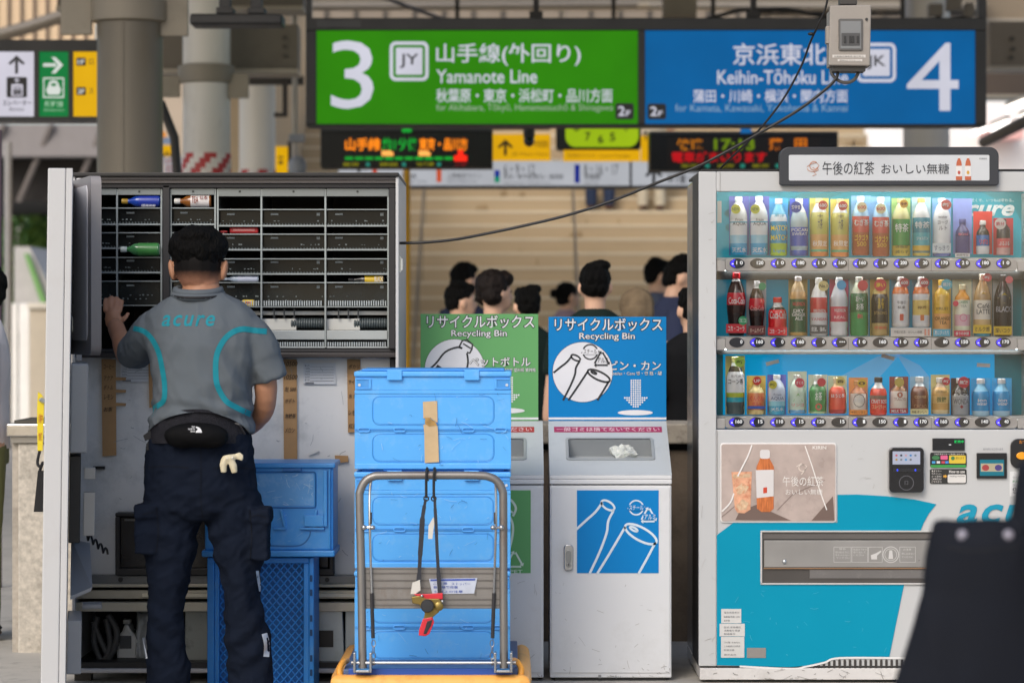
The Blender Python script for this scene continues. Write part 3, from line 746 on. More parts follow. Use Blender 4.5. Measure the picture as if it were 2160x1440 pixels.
m = MB(); m.pbox(158.6, 834.4, 386.1, 397, d+.03, d+.6); m.pbox(820.5, 834.4, 397.1, 736, d+.012, d+.6); m.pbox(158.6, 834.4, 736.1, 744, d+.03, d+.6)
m.pbox(822.5, 834.4, 754.4, 1212, d+.05, d+.4); m.build('gasket', RUB, t, bevel=.003)
m = MB(); m.pbox(158.6, 834.4, 744.1, 754.2, d+.006, d+.6); m.build('sill', pm('#2f2a2a', .35), t, bevel=.003)
m = MB(); m.pbox(845, 849, 545, 570, d+.02, d+.06); m.pbox(841.1, 846, 540, 575, d+.03, d+.05); m.build('latch', SILV, t)
# rack
RSV = pm('#98a1a5', .32, metal=.65, var=.12)
m = MB(); m.pbox(158.6, 820.4, 397.1, 736, d+.56, d+.6); m.build('rack_back', pm('#0d0e0f', .5), t)
cols = [(172, 245), (249, 338), (362, 452), (461, 550), (553, 685), (689, 819)]
m = MB()
for px in (245, 338.5, 358.5, 452, 457.5, 549.5, 684.5): m.pbox(px, px+3.6, 399, 733, d+.05, d+.055); m.pbox(px+1.2, px+2.4, 399, 733, d+.0555, d+.5)
m.pbox(817, 820.3, 399, 733, d+.05, d+.5); m.build('rack_divider', RSV, t)
m = MB(); m.pbox(342.4, 358.2, 390, 735, d+.03, d+.5); m.build('rack_post', pm('#242326', .4), t, bevel=.003)
PL = pm('#0a0e0f', .22, var=.2, scale=10, spec=.3); PL2 = pm('#161c1e', .2, var=.3, scale=14, spec=.4)
for k, (a, b) in enumerate(cols):
    s = 0 if k < 3 else 3
    m = MB(); m.pbox(a, b, 398, 411+s, d+.045, d+.05); m.build('rack_header', pm('#7f8587', .35, metal=.6), t)
    m = MB(); m.pbox((a+b)/2-2, (a+b)/2+2, 402, 406, d+.042, d+.045); m.build('rack_screw', pm('#3b3d3e', .4, metal=.6), t)
    lips = [438+s, 471.5+s, 490+s, 522+s, 542+s, 573+s, 592+s, 643+s]
    m = MB()
    for i, y in enumerate(lips):
        h = 3.4 if i in (1, 3, 5) else 2.0
        m.pbox(a, b, y, y+h, d+.052, d+.058); z = Z(y+h, d+.058)
        m.mesh([(X(a, d+.058), d+.058, z), (X(b, d+.058), d+.058, z), (X(b, d+.058), d+.55, z+.02), (X(a, d+.058), d+.55, z+.02)], [(0, 1, 2, 3)])
    m.build('shelf', RSV, t)
    m = MB()
    for (y0, y1) in ((442, 471), (494, 521.5), (545, 572.5)): m.pbox(a+1, b-1, y0+s, y1+s, d+.085, d+.09)
    m.build('flap', PL, t)
    m = MB(); m.pbox(a+1, b-1, 596+s, 642+s, d+.085, d+.09); m.build('flap', PL2, t)
    m = MB()
    for y in (447, 497, 548, 600):
        x = a+18 if b-a > 85 else a+24
        m.pbox(x, x+16, y+s, y+3.6+s, d+.08, d+.0845)
        if k > 3: m.pbox(b-17, b-10, y-1+s, y+5+s, d+.08, d+.0845)
    m.build('price_clip', pm('#8d9698', .4), t)
    m = MB()
    for y in (468, 519, 570):
        x = a+3
        while x < b-3: m.pbox(x, x+1.2, y+s, y+3+s, d+.0565, d+.0845); x += 6.5
    r_ = random.Random(k)
    for y in (463, 513, 564, 622, 630):
        for q in range(5):
            x = a+6+(b-a-12)*r_.random(); m.pbox(x, x+1.6+2.5*r_.random(), y+s-2*r_.random(), y+s+1.2, d+.083, d+.0845)
    m.build('rack_ridge', pm('#6c7678', .4), t)
    if k >= 3:
        m = MB()
        x = a+3
        while x < b-4: m.pbox(x, x+2.4, 634, 645, d+.06, d+.07); x += 5
        x = a+2
        while x < b-4: m.pbox(x, x+2.6, 721, 730, d+.05, d+.06); x += 5
        m.build('rack_ridge', pm('#aab2b4', .3), t)
        m = MB(); m.pbox(a, b, 697, 716, d+.05, d+.056); m.pbox(a, b, 731, 734, d+.05, d+.06); m.build('rack_plate', pm('#a9afb1', .35, metal=.5), t, bevel=.001)
        m = MB(); m.pbox(a, b, 656, 664, d+.09, d+.095); m.pbox(a, b-60 if b-a > 100 else b-30, 672, 696, d+.075, d+.08); m.build('rack_plate', pm('#c4c4be', .4), t)
        m = MB(); x0, x1 = (b-75, b-5) if b-a > 100 else (b-40, b-4); r = 12*d/FPX
        p = [((X(x0, d)+(X(x1, d)-X(x0, d))*i/40), d+.09, Z(682, d)) for i in range(41)]
        m.tube(p, [r*(1 if i % 3 else .82) for i in range(41)], 12); m.build('roller', pm('#4d5557', .35), t, smooth=True)
        m = MB()
        for q in (.18, .34, .5): x = a+(b-a)*q; m.pbox(x, x+3, 652, 672, d+.06, d+.066)
        m.build('rack_screw', pm('#22272a', .4), t)
# lower compartment
m = MB(); m.pbox(158.6, 822.4, 754.4, 1212, d+.10, d+.13); m.build('lower_panel', GALV, t)
m = MB(); m.pbox(330, 452, 756, 1200, d+.094, d+.0985); m.build('lower_panel', pm('#cccfd0', .38, metal=.1, grime=('#8f969a', .4, 5)), t)
KR = pm('#b08a5e', .75, var=.08, scale=20)
for a, b, c, e in ((214, 245, 757, 962), (313, 322, 757, 860), (597, 627, 757, 976), (732, 761, 757, 912), (706, 735, 960, 976)):
    m = MB(); m.prism([(a, c), (b-1, c+1), (b, e-2), (a+2, e)], d+.088, d+.0935); m.build('tape', KR, t)
m = MB()
for y in (798, 824, 852): m.prism([(240, y-3), (266, y-2), (265, y+4), (240, y+4)], d+.086, d+.0875)
m.build('tape', KR, t)
PEN = pm('#4a3a2b', .8)
for s, a, c, w in (('コーヒー', 218, 768, 20), ('アクア', 219, 792, 17), ('ボトル', 218, 812, 18), ('レモン', 219, 832, 18), ('お茶', 219, 858, 16),
                   ('10500', 599, 762, 25), ('10500', 599, 790, 25), ('左 500', 600, 815, 21), ('ポデト', 601, 840, 18), ('無糖茶', 601, 872, 20), ('メロン', 601, 902, 18),
                   ('ポカリ', 735, 768, 20), ('サイダ', 735, 800, 18), ('水 500', 735, 830, 19), ('レモン', 735, 865, 19), ('紅茶', 735, 893, 16)):
    txt(t, s, a, c, a+w*1.15, c+10, d+.0845, PEN, .012, .2)
for a, c in ((640, 765), (254, 760)):
    m = MB(); m.pbox(a, a+68, c, c+45, d+.092, d+.0935); m.build('paper_form', pm('#d3d6da', .7), t)
    m = MB()
    for i in range(6): m.pbox(a+14, a+64, c+8+i*6, c+8.6+i*6, d+.09, d+.0912)
    m.pbox(a+4, a+22, c+41, c+44, d+.09, d+.0912); m.build('form_rule', pm('#6d7076', .7), t)
    for i, s in enumerate(('最上段', '二段目', '三段目', '四段目', '五段目', '最下段')): txt(t, s, a+3, c+4+i*6, a+13, c+8+i*6, d+.0905, pm('#55585e', .7), .0)
m = MB(); m.pbox(196, 221, 983, 989, d+.085, d+.098); m.build('bracket', BLKP, t)
m = MB(); m.pbox(243, 704, 1081, 1089, d+.03, d+.098); m.pbox(243, 253, 1089.1, 1207, d+.03, d+.098); m.pbox(694, 704, 1089.1, 1207, d+.03, d+.098); m.pbox(243, 704, 1198, 1213, d+.028, d+.098)
m.build('chute_frame', BLKP, t, bevel=.003)
m = MB(); m.pbox(253.2, 693.8, 1089.2, 1197.8, d+.05, d+.09); m.build('chute_flap', pm('#231f1d', .2), t, bevel=.004)
m = MB(); m.pbox(262, 685, 1094, 1098, d+.046, d+.0495); m.build('chute_flap', pm('#6d6a66', .3), t)
m = MB(); m.pbox(158.6, 834.4, 1213.2, 1231, d+.05, d+.5); m.build('cross_rail', pm('#6f7172', .4, metal=.5), t, bevel=.002)
CR = pm('#b9b3a2', .4, metal=.3, var=.06, grime=('#857f6f', .4, 5))
m = MB(); m.pbox(158.6, 834.4, 1231.2, 1238, d+.03, d+.5); m.pbox(158.6, 834.4, 1244, 1262, d+.045, d+.5); m.pbox(158.6, 834.4, 1270, 1289, d+.02, d+.5); m.build('cross_rail', CR, t, bevel=.002)
m = MB(); m.pbox(300, 834.4, 1251, 1258, d+.035, d+.0445); m.build('cross_rail', pm('#e9e0c6', .4), t)
m = MB()
for px in (254, 690, 770): m.prism(ell_pts(px, 1222, 5, 5, 12), d+.042, d+.049)
m.build('bolt', BLKP, t)
m = MB(); m.pbox(158.6, 834.4, 1289.2, 1396, d+.5, d+.55); m.build('lower_back', pm('#1a1a1b', .6), t)
m = MB(); m.prism([(632, 1279), (722, 1279), (727, 1402), (632, 1404)], d+.05, d+.45); m.pbox(728, 834, 1279, 1404, d+.07, d+.4); m.build('service_box', pm('#a9b3b8', .35, metal=.35, grime=('#6f7678', .4, 6)), t, bevel=.003)
m = MB(); m.pbox(636, 703, 1329, 1364, d+.044, d+.0495); m.build('service_slot', BLKP, t)
m = MB(); m.pbox(390, 440, 1288, 1396, d+.09, d+.4); m.build('service_box', pm('#8f938f', .4, metal=.3, grime=('#3d3d3a', .7, 12)), t, bevel=.003)
m = MB(); m.pbox(142, 834.4, 1396.2, 1408.5, d+.01, d+.5); m.build('kick_rail', pm('#1e1d1e', .5), t)
m = MB(); m.box(X(140, d), X(841, d), d-.01, d+.72, .035, Z(1409, d)); m.build('base', pm('#c9c7c7', .4, grime=('#8b8680', .5, 6)), t, bevel=.004)
m = MB()
for px in (170, 500, 800): m.box(X(px, d)-.03, X(px, d)+.03, d+.05, d+.11, 0, .034)
m.build('foot', BLKP, t)
for pts, r in (([(205, 1300), (198, 1350), (215, 1392), (232, 1360), (224, 1305)], .012), ([(228, 1296), (246, 1330), (240, 1370), (220, 1395)], .013), ([(196, 1310), (210, 1345), (232, 1392)], .012)):
    p = spline([P(a, b, d+.12) for a, b in pts], 10)
    m = MB(); m.tube(p, [r*(1 if i % 2 else .86) for i in range(len(p))], 10); m.build('hose', pm('#4e4d4c', .5), t, smooth=True)

# the door, swung out towards the viewer
hx, hy = X(155, 10.2), 10.2; fx, fy = X(153.5, 9.1), 9.1
L = math.hypot(fx-hx, fy-hy); ux, uy = (fx-hx)/L, (fy-hy)/L
def doorT(u, w, z): return (hx+ux*u+uy*w-(1.79-z)*.0143, hy+uy*u-ux*w, z)     # w>0: outwards (left)
zt = Z(355, 9.1)
m = MB(); m.T = doorT; m.box(0, L, .0215, .078, .05, zt); dr = m.build('door', WHT, t, bevel=.004)
m = MB(); m.T = doorT; m.box(0, L-.001, 0, .0205, .05, zt); m.build('door_liner', WHT, dr, bevel=.002)
m = MB(); m.T = doorT; m.box(.03, .12, -.012, -.001, Z(700, 10.1), Z(668, 10.1)); m.box(.02, .06, -.016, -.0125, Z(690, 10.1), Z(680, 10.1)); m.build('door_hinge', SILV, dr, bevel=.002)
m = MB(); m.T = doorT; m.box(.12, .62, -.04, -.002, Z(1135, 9.8), Z(955, 9.8)); m.build('coin_mechanism', BLKP, dr, bevel=.003)
m = MB(); m.T = doorT; m.box(.3, .36, -.09, -.051, Z(1132, 9.8), Z(1040, 9.8)); m.box(.3, .36, -.09, -.051, Z(1012, 9.8), Z(988, 9.8)); m.build('coin_lever', pm('#d9d6cf', .4), dr, bevel=.002)
m = MB(); m.T = doorT; m.box(.35, .7, -.06, -.002, Z(950, 9.7), Z(765, 9.7)); m.build('door_box', pm('#9a9c9f', .3, grime=('#c9cdd2', .6, 10)), dr, bevel=.006)
m = MB(); m.T = doorT
m.mesh([(.2, -.01, Z(1140, 9.9)), (.2, -.075, Z(1150, 9.9)), (.42, -.085, Z(1232, 9.9)), (.42, -.01, Z(1250, 9.9)), (.2, -.01, Z(1148, 9.9)), (.2, -.07, Z(1158, 9.9)), (.42, -.08, Z(1240, 9.9)), (.42, -.01, Z(1258, 9.9))],
       [(0, 1, 2, 3), (7, 6, 5, 4), (0, 4, 5, 1), (1, 5, 6, 2), (2, 6, 7, 3), (3, 7, 4, 0)]); m.build('coin_funnel', pm('#a9adb4', .35, metal=.3), dr)
m = MB(); m.T = doorT; m.box(.25, .6, -.05, -.002, Z(1400, 9.9), Z(1290, 9.9)); m.box(.2, .3, -.12, -.051, Z(1285, 9.9), Z(1275, 9.9)); m.build('door_box', pm('#b1b1b3', .4), dr, bevel=.004)
m = MB()
p = [(X(180, 9.9)+.022*i/6+.0*i, 9.9+.012*math.sin(i*1.3), Z(1127, 9.9)-.006*i/2+.012*math.cos(i*1.3)) for i in range(22)]
m.tube(spline(p, 3), .004, 6); m.build('coil_cord', BLKP, dr, smooth=True)
# inner insulated door
ix, iy = X(164, 10.22), 10.22; jx, jy = X(214, 9.74), 9.74
L2 = math.hypot(jx-ix, jy-iy); vx, vy = (jx-ix)/L2, (jy-iy)/L2
def innT(u, w, z): return (ix+vx*u-vy*w, iy+vy*u+vx*w, z)                # w>0: towards the viewer's right
za, zb = Z(748, 9.95), Z(377, 9.95)
m = MB(); m.T = innT; q = [(u, 0, z) for u, z in rr_pts(0, L2, za, zb, .035, 5)]; n = len(q)
m.mesh(q+[(u, -.035, z) for u, _, z in q], [tuple(range(n)), tuple(range(2*n-1, n-1, -1))]+[(i, n+i, n+(i+1) % n, (i+1) % n) for i in range(n)])
dn = m.build('inner_door', pm('#8f8b8b', .5), t, smooth=True)
m = MB(); m.T = innT; q = [(u, -.039, z) for u, z in rr_pts(.10, L2-.07, za+.05, zb-.03, .03, 5)]
m.mesh(q+[(u, -.0355, z) for u, _, z in q], [tuple(range(n)), tuple(range(2*n-1, n-1, -1))]+[(i, n+i, n+(i+1) % n, (i+1) % n) for i in range(n)])
m.build('inner_panel', pm('#e4e4e8', .35, grime=('#c7c8cc', .4, 6)), dn, smooth=True)
m = MB(); m.T = innT; m.box(.12, .14, -.044, -.0395, Z(640, 9.95), Z(490, 9.95)); m.build('gauge_strip', pm('#3c4246', .4), dn)
m = MB(); m.pbox(161, 171, 376, 760, 9.95+.27, 9.95+.29); m.build('hinge_rail', WHT, t, bevel=.002)

scuffs(t, 200, 800, 770, 1070, D0+.09, 60, pm('#8d9498', .6), 11, 30)
scuffs(t, 420, 830, 1100, 1205, D0+.09, 25, pm('#7d8488', .6), 12, 20)
m = MB(); m.prism([(650, 955), (672, 947), (673, 952), (651, 960)], D0+.09, D0+.0935); m.build('tape', pm('#d9d9d6', .6), t)
# bottles lying in the racks
def lying(label, x0, x1, yc, r, cap, body, lab, d=D0+.13, cap_len=.16, name='bottle', txts=None):
    o = P((x0+x1)/2, yc+r, d); t = thing(name, label, 'bottle', o, 'drinks left in the machine racks')
    Lx = X(x1, d)-X(x0, d); R = r*d/FPX; bx = X(x0, d); bz = Z(yc, d)
    def T(a, b, c): return (bx+c, d+b, bz+a)
    c0 = Lx*cap_len
    m = MB(); m.T = T; m.lathe([(R*.45, 0), (R*.47, c0*.9), (R*.4, c0)], (0, 0, 0), 16); m.build('cap', cap, t, smooth=True)
    m = MB(); m.T = T; m.lathe([(R*.38, c0), (R*.42, c0*1.35), (R*.9, c0+Lx*.18), (R*.98, c0+Lx*.26), (R*.98, Lx*.97), (R*.8, Lx)], (0, 0, 0), 20); m.build('body', body, t, smooth=True)
    if lab:
        m = MB(); m.T = T; m.lathe([(R, Lx*.45), (R*1.01, Lx*.47), (R*1.01, Lx*.93), (R, Lx*.95)], (0, 0, 0), 20); m.build('label', lab, t, smooth=True)
    for s, a, c, b, e, mt in (txts or ()): txt(t, s, a, c, b, e, d-R*1.01-.003, mt, .01)
    return t
lying('blue bottle with an amber cap lying in the top rack', 257, 339, 424.5, 12.5, pm('#a5842e', .3, coat=.3), pm('#1c3f9e', .2, coat=.4), pm('#263a9c', .3), d=D0+.062, txts=[('||||||||||', 299, 431, 327, 436, pm('#d9dbe4', .5))])
lying('brown tea bottle with a white cap and white label lying in the top rack', 368, 446, 424.5, 13.5, pm('#dcd9d2', .4), pm('#8a5526', .2, coat=.4), pm('#d9d2cf', .4), d=D0+.062, txts=[('TEA', 404, 414, 418, 428, pm('#8a3a22', .5)), ('紅茶', 421, 413, 438, 421, pm('#7c2a2a', .5))])
lying('green tea bottle lying with its white cap outwards, lower rack', 255, 337, 526, 13.5, pm('#b9c2be', .4), pm('#3f7a4a', .2, coat=.4), pm('#3e7f3f', .3), d=D0+.026)
lying('pale blue bottle lying in the rack beside the worker, partly behind the lip', 466, 546, 588, 8, pm('#c9d3dc', .4), pm('#a9b7c9', .2, coat=.3), pm('#b8bfd2', .3), d=D0+.075)
def pack(label, a, b, c, e, h, d=D0+.12, name='drink_pack'):
    t = thing(name, label, 'pack', P((a+b)/2, e, d), 'drinks left in the machine racks')
    m = MB(); m.pbox(a, b, c, e, d, d+.05); m.build('body', pm(h, .35, var=.1, scale=30), t, bevel=.006)
    m = MB(); m.pbox(a+8, b-8, c+4, c+8, d-.002, d-.0005); m.build('print', pm('#d98a86', .5), t)
lb = lying('squat red pack lying behind the rack bars beside the worker, upper of two', 475, 547, 456, 10, pm('#7c2028', .4), pm('#a8282e', .3), pm('#8e2630', .4), d=D0+.15)
pack('bright red pack lying one rack below the dim red bottle', 484, 545, 479, 492, '#b92a30', D0+.07)
pack('small red carton edge left of the bright red pack in the rack', 463, 480, 486, 491, '#a3242a', D0+.07)
lying('black bottle with a yellow label lying in the far rack', 735, 812, 590, 9, pm('#1d1c1c', .4), pm('#1c1a18', .2, coat=.4), pm('#caa81e', .3), d=D0+.075, txts=[('BLACK', 790, 583, 808, 594, pm('#d8d5cf', .5))])
pack('small yellow box tucked in the rack behind the worker', 510, 537, 632, 646, '#d3b21e', D0+.062)

# key tag and strap hanging on the door's outer edge
d = 9.35
t = thing('yellow_key_tag', 'yellow printed tag hanging beside the white door edge over the granite pier', 'tag', P(85, 945, d))
m = MB(); m.prism([(80, 826), (88, 832), (93, 842), (91, 905), (90, 950), (79, 950), (78, 860)], d, d+.004); m.build('tag', pm('#d8c21c', .5), t)
txt(t, '点検中', 81, 872, 90, 892, d-.002, pm('#b05a1e', .6), .01); txt(t, '危険', 81, 912, 89, 928, d-.002, pm('#b05a1e', .6), .01)
m = MB(); m.tube([P(85, 841, d-.01), P(90, 845, d-.005), P(97, 846, d)], .008, 8); m.build('clip', SILV, t, smooth=True)
t = thing('black_strap', 'black strap end hanging under the yellow tag beside the door edge', 'strap', P(82, 1079, d))
m = MB(); m.prism([(80, 992), (92, 992), (92, 1079), (71, 1079)], d+.006, d+.012); m.build('webbing', pm('#121214', .8, bump=.3, bscale=300), t)
m = MB(); m.tube(spline([P(84, 950, d+.008), P(79, 975, d), P(85, 984, d-.006), P(90, 975, d+.008), P(84, 992, d+.009)], 5), .005, 8); m.build('knot', pm('#17171a', .8), t, smooth=True)

# things kept in the bottom compartment
d = D0
t = thing('white_canister', 'white plastic canister standing in the dark bottom compartment beside the trouser leg', 'canister', P(268, 1394, d+.2))
m = MB(); m.prism([(246, 1394), (246, 1345), (258, 1330), (262, 1316), (272, 1316), (276, 1330), (290, 1343), (290, 1394)], d+.16, d+.26); m.build('body', pm('#d8d8d4', .4), t, bevel=.008)
m = MB(); m.pbox(252, 277, 1340, 1367, d+.157, d+.1595); m.build('label', pm('#4a4d52', .5), t)
m = MB(); m.pbox(259, 275, 1306, 1315.5, d+.19, d+.23); m.build('cap', pm('#c9c9c6', .4), t, bevel=.003)
t = thing('plastic_pouch', 'crinkled clear grey pouch leaning beside the white canister', 'pouch', P(303, 1394, d+.15))
rnd = random.Random(9); m = MB(); N = 8
for i in range(N+1):
    for j in range(N+1): p = P(288+32*i/N, 1392-104*j/N, d+.13+.02*rnd.random()+.05*(j/N)); m.pt(p)
for i in range(N):
    for j in range(N): q = i*(N+1)+j; m.face((q, q+N+1, q+N+2, q+1))
o = m.build('film', pm('#a3a6a6', .2, var=.2, scale=30), t, smooth='all'); o.modifiers.new('thickness', 'SOLIDIFY').thickness = .012
m = MB(); m.pbox(288, 322, 1283, 1290, d+.175, d+.185); m.build('seal', pm('#8d9090', .3), t)
# ------------------------------------------------------------------ closed drink machine with display
d = 10.26
t = thing('drink_machine', 'white and teal drink vending machine with three lit rows of sample bottles', 'vending machine', (X(1830, d), d+.35, 0)); VM = t
xe = 2188
VW = pm('#bfc0c0', .32, var=.015, scale=2); TEAL = pm('#008fae', .45, var=.02, spec=.15)
m = MB(); m.pbox(1474, 1511, 362, 1404, d, d+.3); m.pbox(1511.1, xe, 362, 404, d, d+.028); m.pbox(1511.1, xe, 362, 394, d+.0281, d+.3); m.pbox(1511.1, xe, 905.5, 1404, d+.001, d+.3); m.pbox(2172, xe, 404.1, 905.4, d, d+.3)
m.pbox(1511.1, 2171.9, 404.1, 905.4, d+.2, d+.3); m.build('front', VW, t, bevel=.003)
m = MB(); m.pbox(1512.5, 1513.7, 908, 1400, d-.0012, d+.0008); m.pbox(1518.6, 1519.6, 363, 404, d-.0012, d-.0002); m.build('seam', pm('#8f8c89', .5), t)
m = MB(); m.box(X(1475, d)-.003, X(1475, d)+.0, d+.02, d+.34, .06, Z(364, d)); m.build('side_strip', BLKP, t)
m = MB(); m.box(X(1477, d), X(xe, d), d+.301, d+.78, .04, Z(362, d)-.004); m.build('cabinet', pm('#c9cbcc', .24, metal=.9, var=.03), t, bevel=.02, segs=4)
m = MB(); m.pbox(1480, xe, 357, 361.8, d+.004, d+.75); m.build('top_cap', BLKP, t)
m = MB(); m.box(X(1476, d), X(xe, d), d-.004, d+.75, .010, Z(1408, d)); m.build('base', pm('#d3d0cd', .4, grime=('#9a958e', .5, 7)), t, bevel=.003)
m = MB(); m.pbox(1511, xe, 1404.2, 1407.8, d+.01, d+.3); m.build('base_gap', BLKP, t)
m = MB()
for px in (1490, 1900): m.box(X(px, d), X(px, d)+.05, d+.05, d+.1, 0, .0098)
m.build('foot', BLKP, t)
# display window
db = d+.165
for nm, c, e, h in (('display_back', 404.1, 560, '#3aa6b8'), ('display_back', 560, 725, '#2287a3'), ('display_back', 725, 905.4, '#009cd6')):
    m = MB(); m.pbox(1512, 2172, c, e, db, db+.02); m.build(nm, em(h, .55 if c > 700 else .3, base=.85), t)
m = MB(); m.pbox(2098, 2172, 738, 880, db-.003, db-.001); m.pbox(1511.5, 1525, 730, 880, db-.003, db-.001); m.pbox(2085, 2172, 590, 716, db-.003, db-.001); m.build('display_print', pm('#14808f', .4), t)
m = MB(); poly(m, [(1690, 407), (1780, 407), (1690, 440), (1640, 470), (1600, 470)], db-.0015); poly(m, ell_pts(1540, 450, 12, 9), db-.0015); poly(m, ell_pts(1541, 480, 11, 8), db-.0015); poly(m, [(2070, 405), (2172, 405), (2172, 500), (2140, 440), (2100, 420)], db-.0015)
m.build('display_print', pm('#1f97a4', .4), t)
m = MB(); poly(m, [(1720, 880), (1760, 800), (1850, 752), (1905, 740), (1860, 790), (1800, 850), (1770, 880)], db-.0015); poly(m, [(1890, 745), (1940, 770), (1990, 830), (1930, 810)], db-.0015); m.build('display_print', em('#63b2e6', .4, base=.8), t)
txt(t, '駅近くで、いつもは変わる。', 2040, 419, 2138, 426, db-.003, pm('#d7eef0', .5), .01)
txt(t, 'acure', 2012, 432, 2140, 456, db-.003, pm('#e8f1f2', .5), .03, .3)
for a, b, c, e, r in ((1616, 1643, 759, 770, -.25), (1858, 1888, 748, 758, .25), (2060, 2089, 766, 774, .05)):
    m = MB(); cx, cy = (a+b)/2, (c+e)/2; w, h = 14, 4
    poly(m, [(cx+x*math.cos(r)-y*math.sin(r), cy+x*math.sin(r)+y*math.cos(r)) for x, y in ((-w, -h), (w, -h), (w, h), (-w, h))], db-.004); m.build('blank_slip', pm('#e5e2de', .6), t)
m = MB(); m.pbox(1513, 1522, 424, 470, d+.02, d+.022); m.build('blank_slip', pm('#d8d8d4', .6), t)
# shelves with button rails
PR = [['1 0', '120', '1 0', '180', '1 0', '160', '160', '16', '200', '20', '170', '2 0', '180', '1 0'],
      ['0', '160', '0', '160', '0', '...', '1 0', '160', '1 0', '170', '80', '150', '80', '170'],
      ['160', '15', '110', '15', '120', '15', '1', '150', '1', '170', '160', '40', '140', '40']]
OFF = [(1,), (0, 7, 10), (5, 7, 12)]
dr = d+.016; BTN = pm('#3c404b', .22, coat=.4); BLUE = em('#4a3cff', 1.6); NUM = em('#ffffff', 1.0)
for r, (ya, yb, yc) in enumerate(((546.5, 572, 555.5), (712, 738, 722), (879.5, 903.5, 890))):
    m = MB(); m.rrect(1530, 2146, ya, yb, dr, dr+.05, 7); m.build('button_rail', pm('#dedbda', .3, var=.01), t, bevel=.003)
    m = MB(); m.pbox(1512, 1529.5, ya+3, yb, dr+.004, dr+.05); m.pbox(2146.5, 2171, ya+3, yb, dr+.004, dr+.05); m.build('rail_end', pm('#e6e4e3', .35), t, bevel=.002)
    m = MB(); m.pbox(1512, 2171, ya-3, yb-6, dr+.0505, db-.005); m.build('shelf', pm('#c9cbcb', .35), t)
    if r < 2:
        m = MB(); m.pbox(1512, 2171, yb+.5, yb+(17 if r == 0 else 9), dr+.06, db-.004); m.build('shelf_fascia', pm('#35383a', .6, spec=.2), t)
    m = MB()
    for px in (1789, 1964): m.pbox(px, px+.9, ya+1, yb-1, dr-.0006, dr)
    m.build('rail_joint', pm('#8f8d8c', .5), t)
    for k in range(14):
        px = 1555+43.25*k-(.8*r)
        yy = yc
        m = MB(); m.prism(ell_pts(px, yy, 16, 10.4, 26), dr-.006, dr-.0005); b = m.build('button', BTN, t, bevel=.0015)
        if k not in OFF[r]:
            m = MB(); p = ell_pts(px-1, yy, 13.5, 8.6, 12, 100, 260)+ell_pts(px-1.5, yy, 6, 8.2, 10, 260, 100); poly(m, p, dr-.0068); m.build('button_light', BLUE, b)
            m = MB(); poly(m, ell_pts(px-9.5, yy+1, 2.2, 1.5, 8), dr-.0074); m.build('button_light', em('#d8d4ff', 1.6), b)
        s = PR[r][k]; w = 4.6*len(s) if s != '...' else 12
        x1 = px+12; txt(b, s, x1-w, yy-5.2 if s != '...' else yy-2.5, x1, yy+2.4 if s != '...' else yy, dr-.0075, NUM, .02, name='price')
for y0, dd in ((396.5, d+.036), (566.6, d+.068), (732.6, d+.068)):  # added glowing strips, hidden from view, to brighten the sample bottles
    m = MB(); m.pbox(1530, 2150, y0, y0+4.6, dd, dd+.012); m.build('added_fill_strip', em('#fffdf6', 18 if y0 < 400 else 20 if y0 < 600 else 50), t)
m = MB(); m.mesh([P(1511.2, 404.2, d+.003), P(2171.8, 404.2, d+.003), P(2171.8, 905.3, d+.003), P(1511.2, 905.3, d+.003)], [(3, 2, 1, 0)])
m.build('window_pane', glass(k=.13), t, recalc=False)
# top sign
m = MB(); q = rr_pts(1645, 2107, 309, 420, 20, 6); q = [(a, min(b, 391)) for a, b in q]
q = rr_pts(1645, 2107, 309, 391, 18, 6)[:14]+[(1648, 391)] if False else [(1648, 391), (1645, 388), (1645, 330)]+[(1645+20-20*math.cos(math.radians(w)), 329-19*math.sin(math.radians(w))) for w in range(0, 91, 15)]+[(2087+20*math.sin(math.radians(w)), 329-19*math.cos(math.radians(w))) for w in range(0, 91, 15)]+[(2107, 388), (2104, 391)]
m.prism(q, d-.03, d+.03); m.build('top_sign', pm('#313338', .5), t, bevel=.003)
m = MB(); m.rrect(1664, 2087, 327, 381, d-.0315, d-.0302, 3); m.build('top_sign_panel', pm('#c9cccf', .35, var=.02), t)
dt = d-.0335; INKB = pm('#35373d', .5)
txt(t, '午後の紅茶', 1735, 341, 1844, 369, dt, INKB, .0); txt(t, 'おいしい無糖', 1859, 345, 2002, 367, dt, INKB, .0); txt(t, 'KIRIN', 2066, 333, 2081, 336.5, dt, pm('#6d6f75', .5), .0)
m = MB()
stroke(m, ell_pts(1717, 350, 9, 9, 16, 20, 330), 1.6, dt); stroke(m, ell_pts(1715, 356, 12, 6, 14, 10, 200), 1.4, dt); stroke(m, [(1702, 352), (1711, 346), (1722, 343), (1728, 350), (1720, 357), (1714, 353)], 1.4, dt); stroke(m, [(1716, 362), (1722, 368), (1714, 371)], 1.4, dt)
m.build('crest_print', pm('#c08a72', .5), t)
for px, h in ((2023, '#b5564a'), (2042, '#c79a3a')):
    m = MB(); m.prism([(px-5, 342), (px-2, 334), (px+2, 334), (px+5, 342), (px+6, 350), (px-6, 350)], dt, dt+.0008); m.prism([(px-6.5, 372), (px+6.5, 372), (px+6.5, 380), (px-6.5, 380)], dt, dt+.0008); m.build('bottle_print', pm('#b8603f', .5), t)
    m = MB(); m.prism([(px-6, 350), (px+6, 350), (px+6.5, 372), (px-6.5, 372)], dt, dt+.0008); m.prism(ell_pts(px, 332.5, 2.2, 2, 8), dt, dt+.0008); m.build('bottle_print', pm('#d8d5d2', .5), t)
    m = MB(); m.prism(ell_pts(px, 364, 3, 4, 10), dt-.001, dt-.0004); m.build('bottle_print', pm(h, .5), t)
